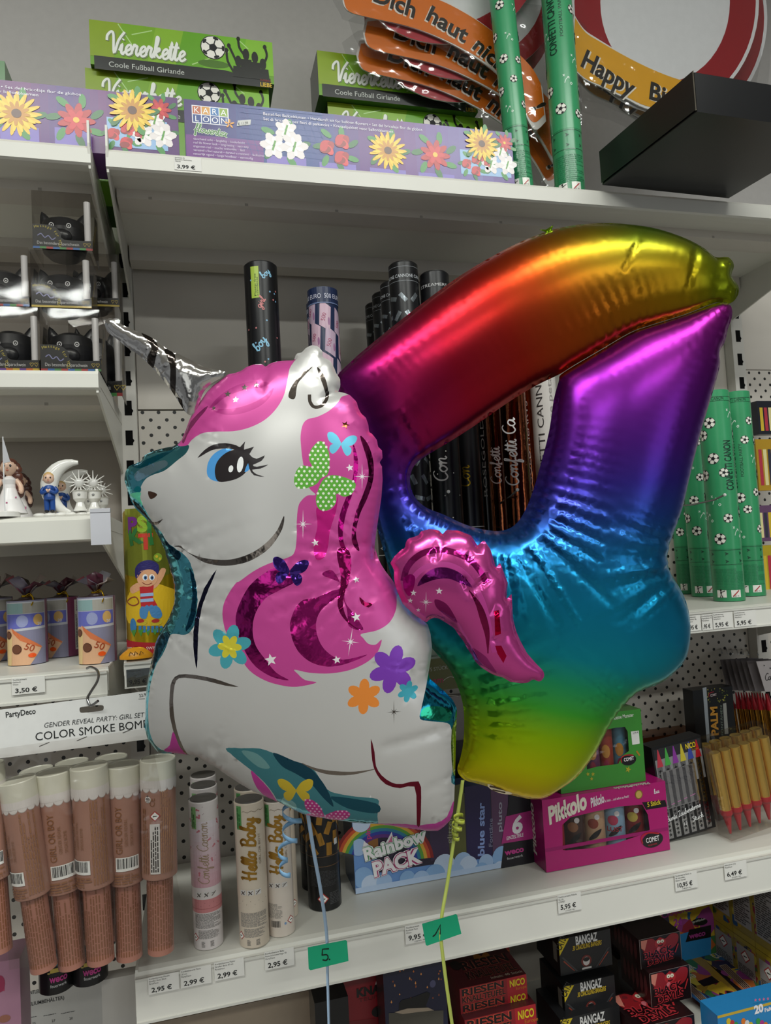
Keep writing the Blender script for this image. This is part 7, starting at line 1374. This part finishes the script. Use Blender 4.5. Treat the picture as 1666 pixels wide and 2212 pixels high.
m, S = carton((1405, 2300), (1537, 1922), 1.255, .03, 'B8982Ag', z=ZD); W, h = 2*m.hw, m.h; splash(S, W, h, 60, 5, .4, .5); S.k *= 1
fill(S, [(1404, 2038), (1536, 1998), (1536, 2100), (1404, 2100)], '2A7AB0g', 2); fill(S, [(1481, 2035), (1489, 2008), (1536, 1998), (1536, 2024)], '141014g', 3); text(S, 'weco', (1489, 2028), 11, 'A03A84g', 4, 1, b=.03, w=42)
oval(S, (1512, 1991), 20, 8, '101410g', 3, 20, -.15); text(S, 'sprühfarben', (1496, 1994), 5, 'D8D8D0g', 4, 3, w=33)
text(S, 'C', (1404, 1978), 42, 'C8C0D8g', 3, 0, b=.05, w=44); text(S, 'CALOR', (1450, 1964), 19, 'D0C8A0g', 4, 0, b=.03, w=60); text(S, 'CRACKER', (1430, 1984), 13, '9A2A84g', 3.5, 4, b=.03, w=88); text(S, '24', (1456, 2000), 14, '9A3A94g', 4, 0, b=.04)
tag(m.build('sparkler_box'), 'multicoloured paint splashed box standing upright behind the lying sparkler boxes', 'sparkler box')
ZT = H-.83
def lying(bl_, br_, fr_, fl_, label, seed):
    c = [PZ(*p, ZT) for p in (bl_, br_, fr_, fl_)]; o = (c[0]+c[1]+c[2]+c[3])/4; o.z = ZD; m = MB(o); hh = ZT-ZD
    t = [Vector((p.x, p.y, ZT)) for p in c]; b = [Vector((p.x, p.y, ZD+.0005)) for p in c]
    m.face([t[3], t[2], t[1], t[0]], '9A7A2Ag', True)
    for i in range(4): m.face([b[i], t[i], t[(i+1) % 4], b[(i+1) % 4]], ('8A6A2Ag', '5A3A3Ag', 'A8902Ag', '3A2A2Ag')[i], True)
    ux = (t[2]-t[3]); S = Face(m, t[3]-o, ux, Vector((0, 0, 1)).cross(ux)); W, L = ux.length, (t[0]-t[3]).dot(S.uy); S.inv = lambda p: p; K = 1/S.k; splash(S, W, L, 70, seed, .4, .6); X = lambda u, v: (u*W, v*L)
    fill_uv(S, [X(.02, .02), X(.2, .02), X(.32, .55), X(.14, .55)], 'A89A84g', 2)
    for i in range(4): fill_uv(S, [X(.035+.04*i, .03), X(.06+.04*i, .03), X(.18+.04*i, .54), X(.155+.04*i, .54)], '4A2620g', 3); fill_uv(S, [X(.035+.04*i, .03), X(.06+.04*i, .03), X(.09+.04*i, .16), X(.065+.04*i, .16)], 'A0281Eg', 3.5)
    fill_uv(S, [X(.45, .03), X(.95, .03), X(.95, .2), X(.85, .26), X(.75, .2), X(.65, .26), X(.55, .2), X(.45, .24)], '120E12g', 2); text(S, 'weco', X(.55, .06), W*.12*K, '9A3A84g', 3, uv=True, b=.03, w=W*.32*K); fill_uv(S, [X(.5, .4), X(.95, .4), X(.95, .52), X(.5, .5)], '140F12g', 2)
    text(S, 'COLOR', X(.25, .66), W*.2*K, 'C8C0B0g', 3, 8, uv=True, b=.03, w=W*.6*K); text(S, '10', X(.45, .56), W*.14*K, 'C8C0B0g', 3, 5, uv=True, b=.02)
    return tag(m.build('sparkler_box'), label, 'sparkler box', 'lying paint splashed sparkler boxes')
lying((1490, 2038), (1546, 2026), (1716, 2136), (1628, 2158), 'paint splashed sparkler box lying flat, the right one of two', 12)
lying((1462, 2062), (1500, 2052), (1622, 2168), (1542, 2192), 'paint splashed sparkler box lying flat, the left one of two', 21)
XW = P(1548, 2000, 1.25).x; za_ = P(1548, 1988, 1.25).z
ys = [1.262, 1.203, 1.146, 1.089, 1.034]
for i in range(4):
    for j in range(2):
        z0, z1_ = (za_+.001, ZC-.09) if j == 0 else (ZD, za_)
        m = MB((XW+.05, ys[i+1], z0)); d = ys[i]-ys[i+1]-.001; h = z1_-z0; m.hw = .05; m.d = d; m.h = h
        m.box(-.05, 0, 0, .05, d, h, 'A08A3Ag'); L = Face(m, (-.05, d, 0), (0, -1, 0), (0, 0, 1)); splash(L, d, h, 26, i*7+j, .3, .45)
        lo, hi = (.26, 1) if j == 0 else (.74, .97); lo, hi = (.16, .98) if j == 0 else (.05, .82)
        fill_uv(L, [(d*.1, h*lo), (d*.9, h*lo), (d*.9, h*hi), (d*.1, h*hi)], 'A8A2A0g', 2); L.inv = lambda p: p
        if j == 0: greek(L, (d*.14, h*(lo+.03)), (d*.86, h*(hi-.2)), 22, '4A4644g', 3); hazard(L, (d*.55, h*.9), .011/L.k, 4)
        else: hazard(L, (d*.5, h*.62), .012/L.k, 4); greek(L, (d*.14, h*.1), (d*.86, h*.4), 8, '4A4644g', 3)
        fb(L, 0, (0 if j == 0 else h*.9), d, (h*.07 if j == 0 else h), 'B0982Ag', 2.5)
        tag(m.build('firework_carton'), ('upper' if j == 0 else 'lower')+' white sided firework carton, '+('furthest back', 'second from the back', 'third from the back', 'frontmost')[i]+' in the row at the right', 'firework carton', 'white sided cartons at the right')
m, S = carton((1566, 2400), (1720, 2150), .985, .04, '2A84C0g', z=ZD); text(S, '20', (1630, 2190), 16, 'F0ECF0g', 3, 3, b=.05); text(S, 'Faltsch', (1652, 2186), 8, 'F0ECF0g', 3, 3, b=.03, w=36)
for i in range(14): oval(S, (1574+i*8, 2206+((i*5) % 4)*4), 6, 7, ('D8B82Ag', 'C03A3Ag', '3A9A4Ag', 'B03A8Ag', 'E07A2Ag', 'D8D8D8g')[i % 6], 2, 10)
for i in range(6): star(S, (1632+i*9, 2160-i), 4, 'D86A94g', 2)
fb(S, 0, m.h-.004, 2*m.hw, m.h, 'C8A83Ag', 2); tag(m.build('party_pack'), 'bright blue party pack with balloon pictures in the lower right corner', 'party pack')
# ---------------------------------------------------------------- price labels on the rails
def price(x0, y0, x1, y1, lines, pr, label, Y=YF-.0088, small=None, code='E4E2DCp', rot=0):
    a, b = P(x0, y1, Y), P(x1, y1, Y); c = P(x0, y0, Y); W = b.x-a.x; h = c.z-a.z; m = MB((a.x+W/2, Y, a.z)); m.box(-W/2, 0, 0, W/2, .0005, h, code); S = Face(m, (-W/2, 0, 0), (1, 0, 0), (0, 0, 1)); S.inv = lambda p: p; K = 1/S.k
    for i, s_ in enumerate([q for q in lines if q]): v, f, q0, q1 = _text(s_, 0); text(S, s_, (W*.03, h*(.86-.14*i)), h*.085*K, '3A3836p', 1, uv=True, xs=min(1.0, W*.95/((q1-q0)*h*.085/CAP)) if CAP else 1)
    text(S, pr, (W*.1, h*(.12 if not small else .2)), h*.25*K, '222222p', 1, uv=True, b=.02, w=W*.66*K)
    if small: text(S, small, (W*.3, h*.06), h*.07*K, '3A3836p', 1, uv=True, w=W*.4*K)
    return tag(m.build('price_label'), label, 'price label', 'price labels on the shelf rails')
price(321, 2112, 388, 2150, ('Konfettikanone Metallic', 'Streifen Gold 28cm', 'PartyDeco'), '2,95 €', 'price label 2,95 € at the left end of the bottom shelf rail, metallic gold strips')
price(391, 2096, 458, 2136, ('Konfettikanone Penis', '20 cm', 'PartyDeco'), '2,99 €', 'price label 2,99 € second from the left on the bottom shelf rail')
price(464, 2080, 529, 2120, ('Konfettikanone Papier', 'Streifen Bunt 30 cm', 'PartyDeco'), '2,99 €', 'price label 2,99 € third from the left on the bottom shelf rail')
price(573, 2057, 637, 2097, ('Konfettikanone Baby', 'Rosa Schmetterlinge 30', 'PartyDeco'), '2,95 €', 'price label 2,95 € under the cream baby cannons, left of the green tag 5')
price(877, 2001, 940, 2041, ('Tischfeuerwerk', 'Rainbow Pack', 'Weco'), '9,95 €', 'price label 9,95 € half hidden by the green tag with a 1', small='(1,66 EUR / Stk.)')
price(1207, 1935, 1258, 1974, ('Tischfeuerwerk Pikkolo', 'XL (5)', 'COMET'), '5,95 €', 'price label 5,95 € on the bottom rail below the magenta firework box', small='(1,19 EUR / Stk.)')
price(1460, 1889, 1509, 1926, ('Zaubersterne Bunt, ca.', '40 Sekunden,', 'Neuer Handel'), '10,95 €', 'price label 10,95 € on the bottom rail below the sparkling stars box', small='(1,00 EUR / Stk.)')
price(1567, 1866, 1616, 1902, ('Eisfontänen (12)', '', 'PartyDeco'), '6,49 €', 'price label 6,49 € on the bottom rail below the clear gold fountain boxes', small='(0,54 EUR / Stk.)')
price(377, 337, 436, 366, ('Spardosen für', 'Besondere Nachrichten', 'TREND'), '3,99 €', 'price label 3,99 € stuck on the top shelf edge', Y=YF-.0008)
price(26, 1466, 98, 1502, ('Tischfeuerwerk', 'Geldsack', 'Weco'), '3,50 €', 'price label 3,50 € on the rail under the banknote party bags')
price(274, 1447, 330, 1484, ('Tischfeuerwerk',), '9,95 €', 'silvery price label 9,95 € on the rail under the yellow tube', code='9AA09EM')
for x0, x1, y, pr, lb in ((1482, 1516, 1331, '5,95 €', 'price label left one of the middle rail row, beside the foil edge of the 4'), (1518, 1541, 1328, ',95 €', 'narrow price label second in the middle rail row'), (1542, 1585, 1325, '5,95 €', 'price label 5,95 € third in the middle rail row, below the green cannons'), (1588, 1636, 1321, '5,95 €', 'price label 5,95 € rightmost of the middle rail row')): price(x0, y, x1, y+34, ('Konfettikanone', 'Papierblätter XL', 'PartyDeco'), pr, lb)
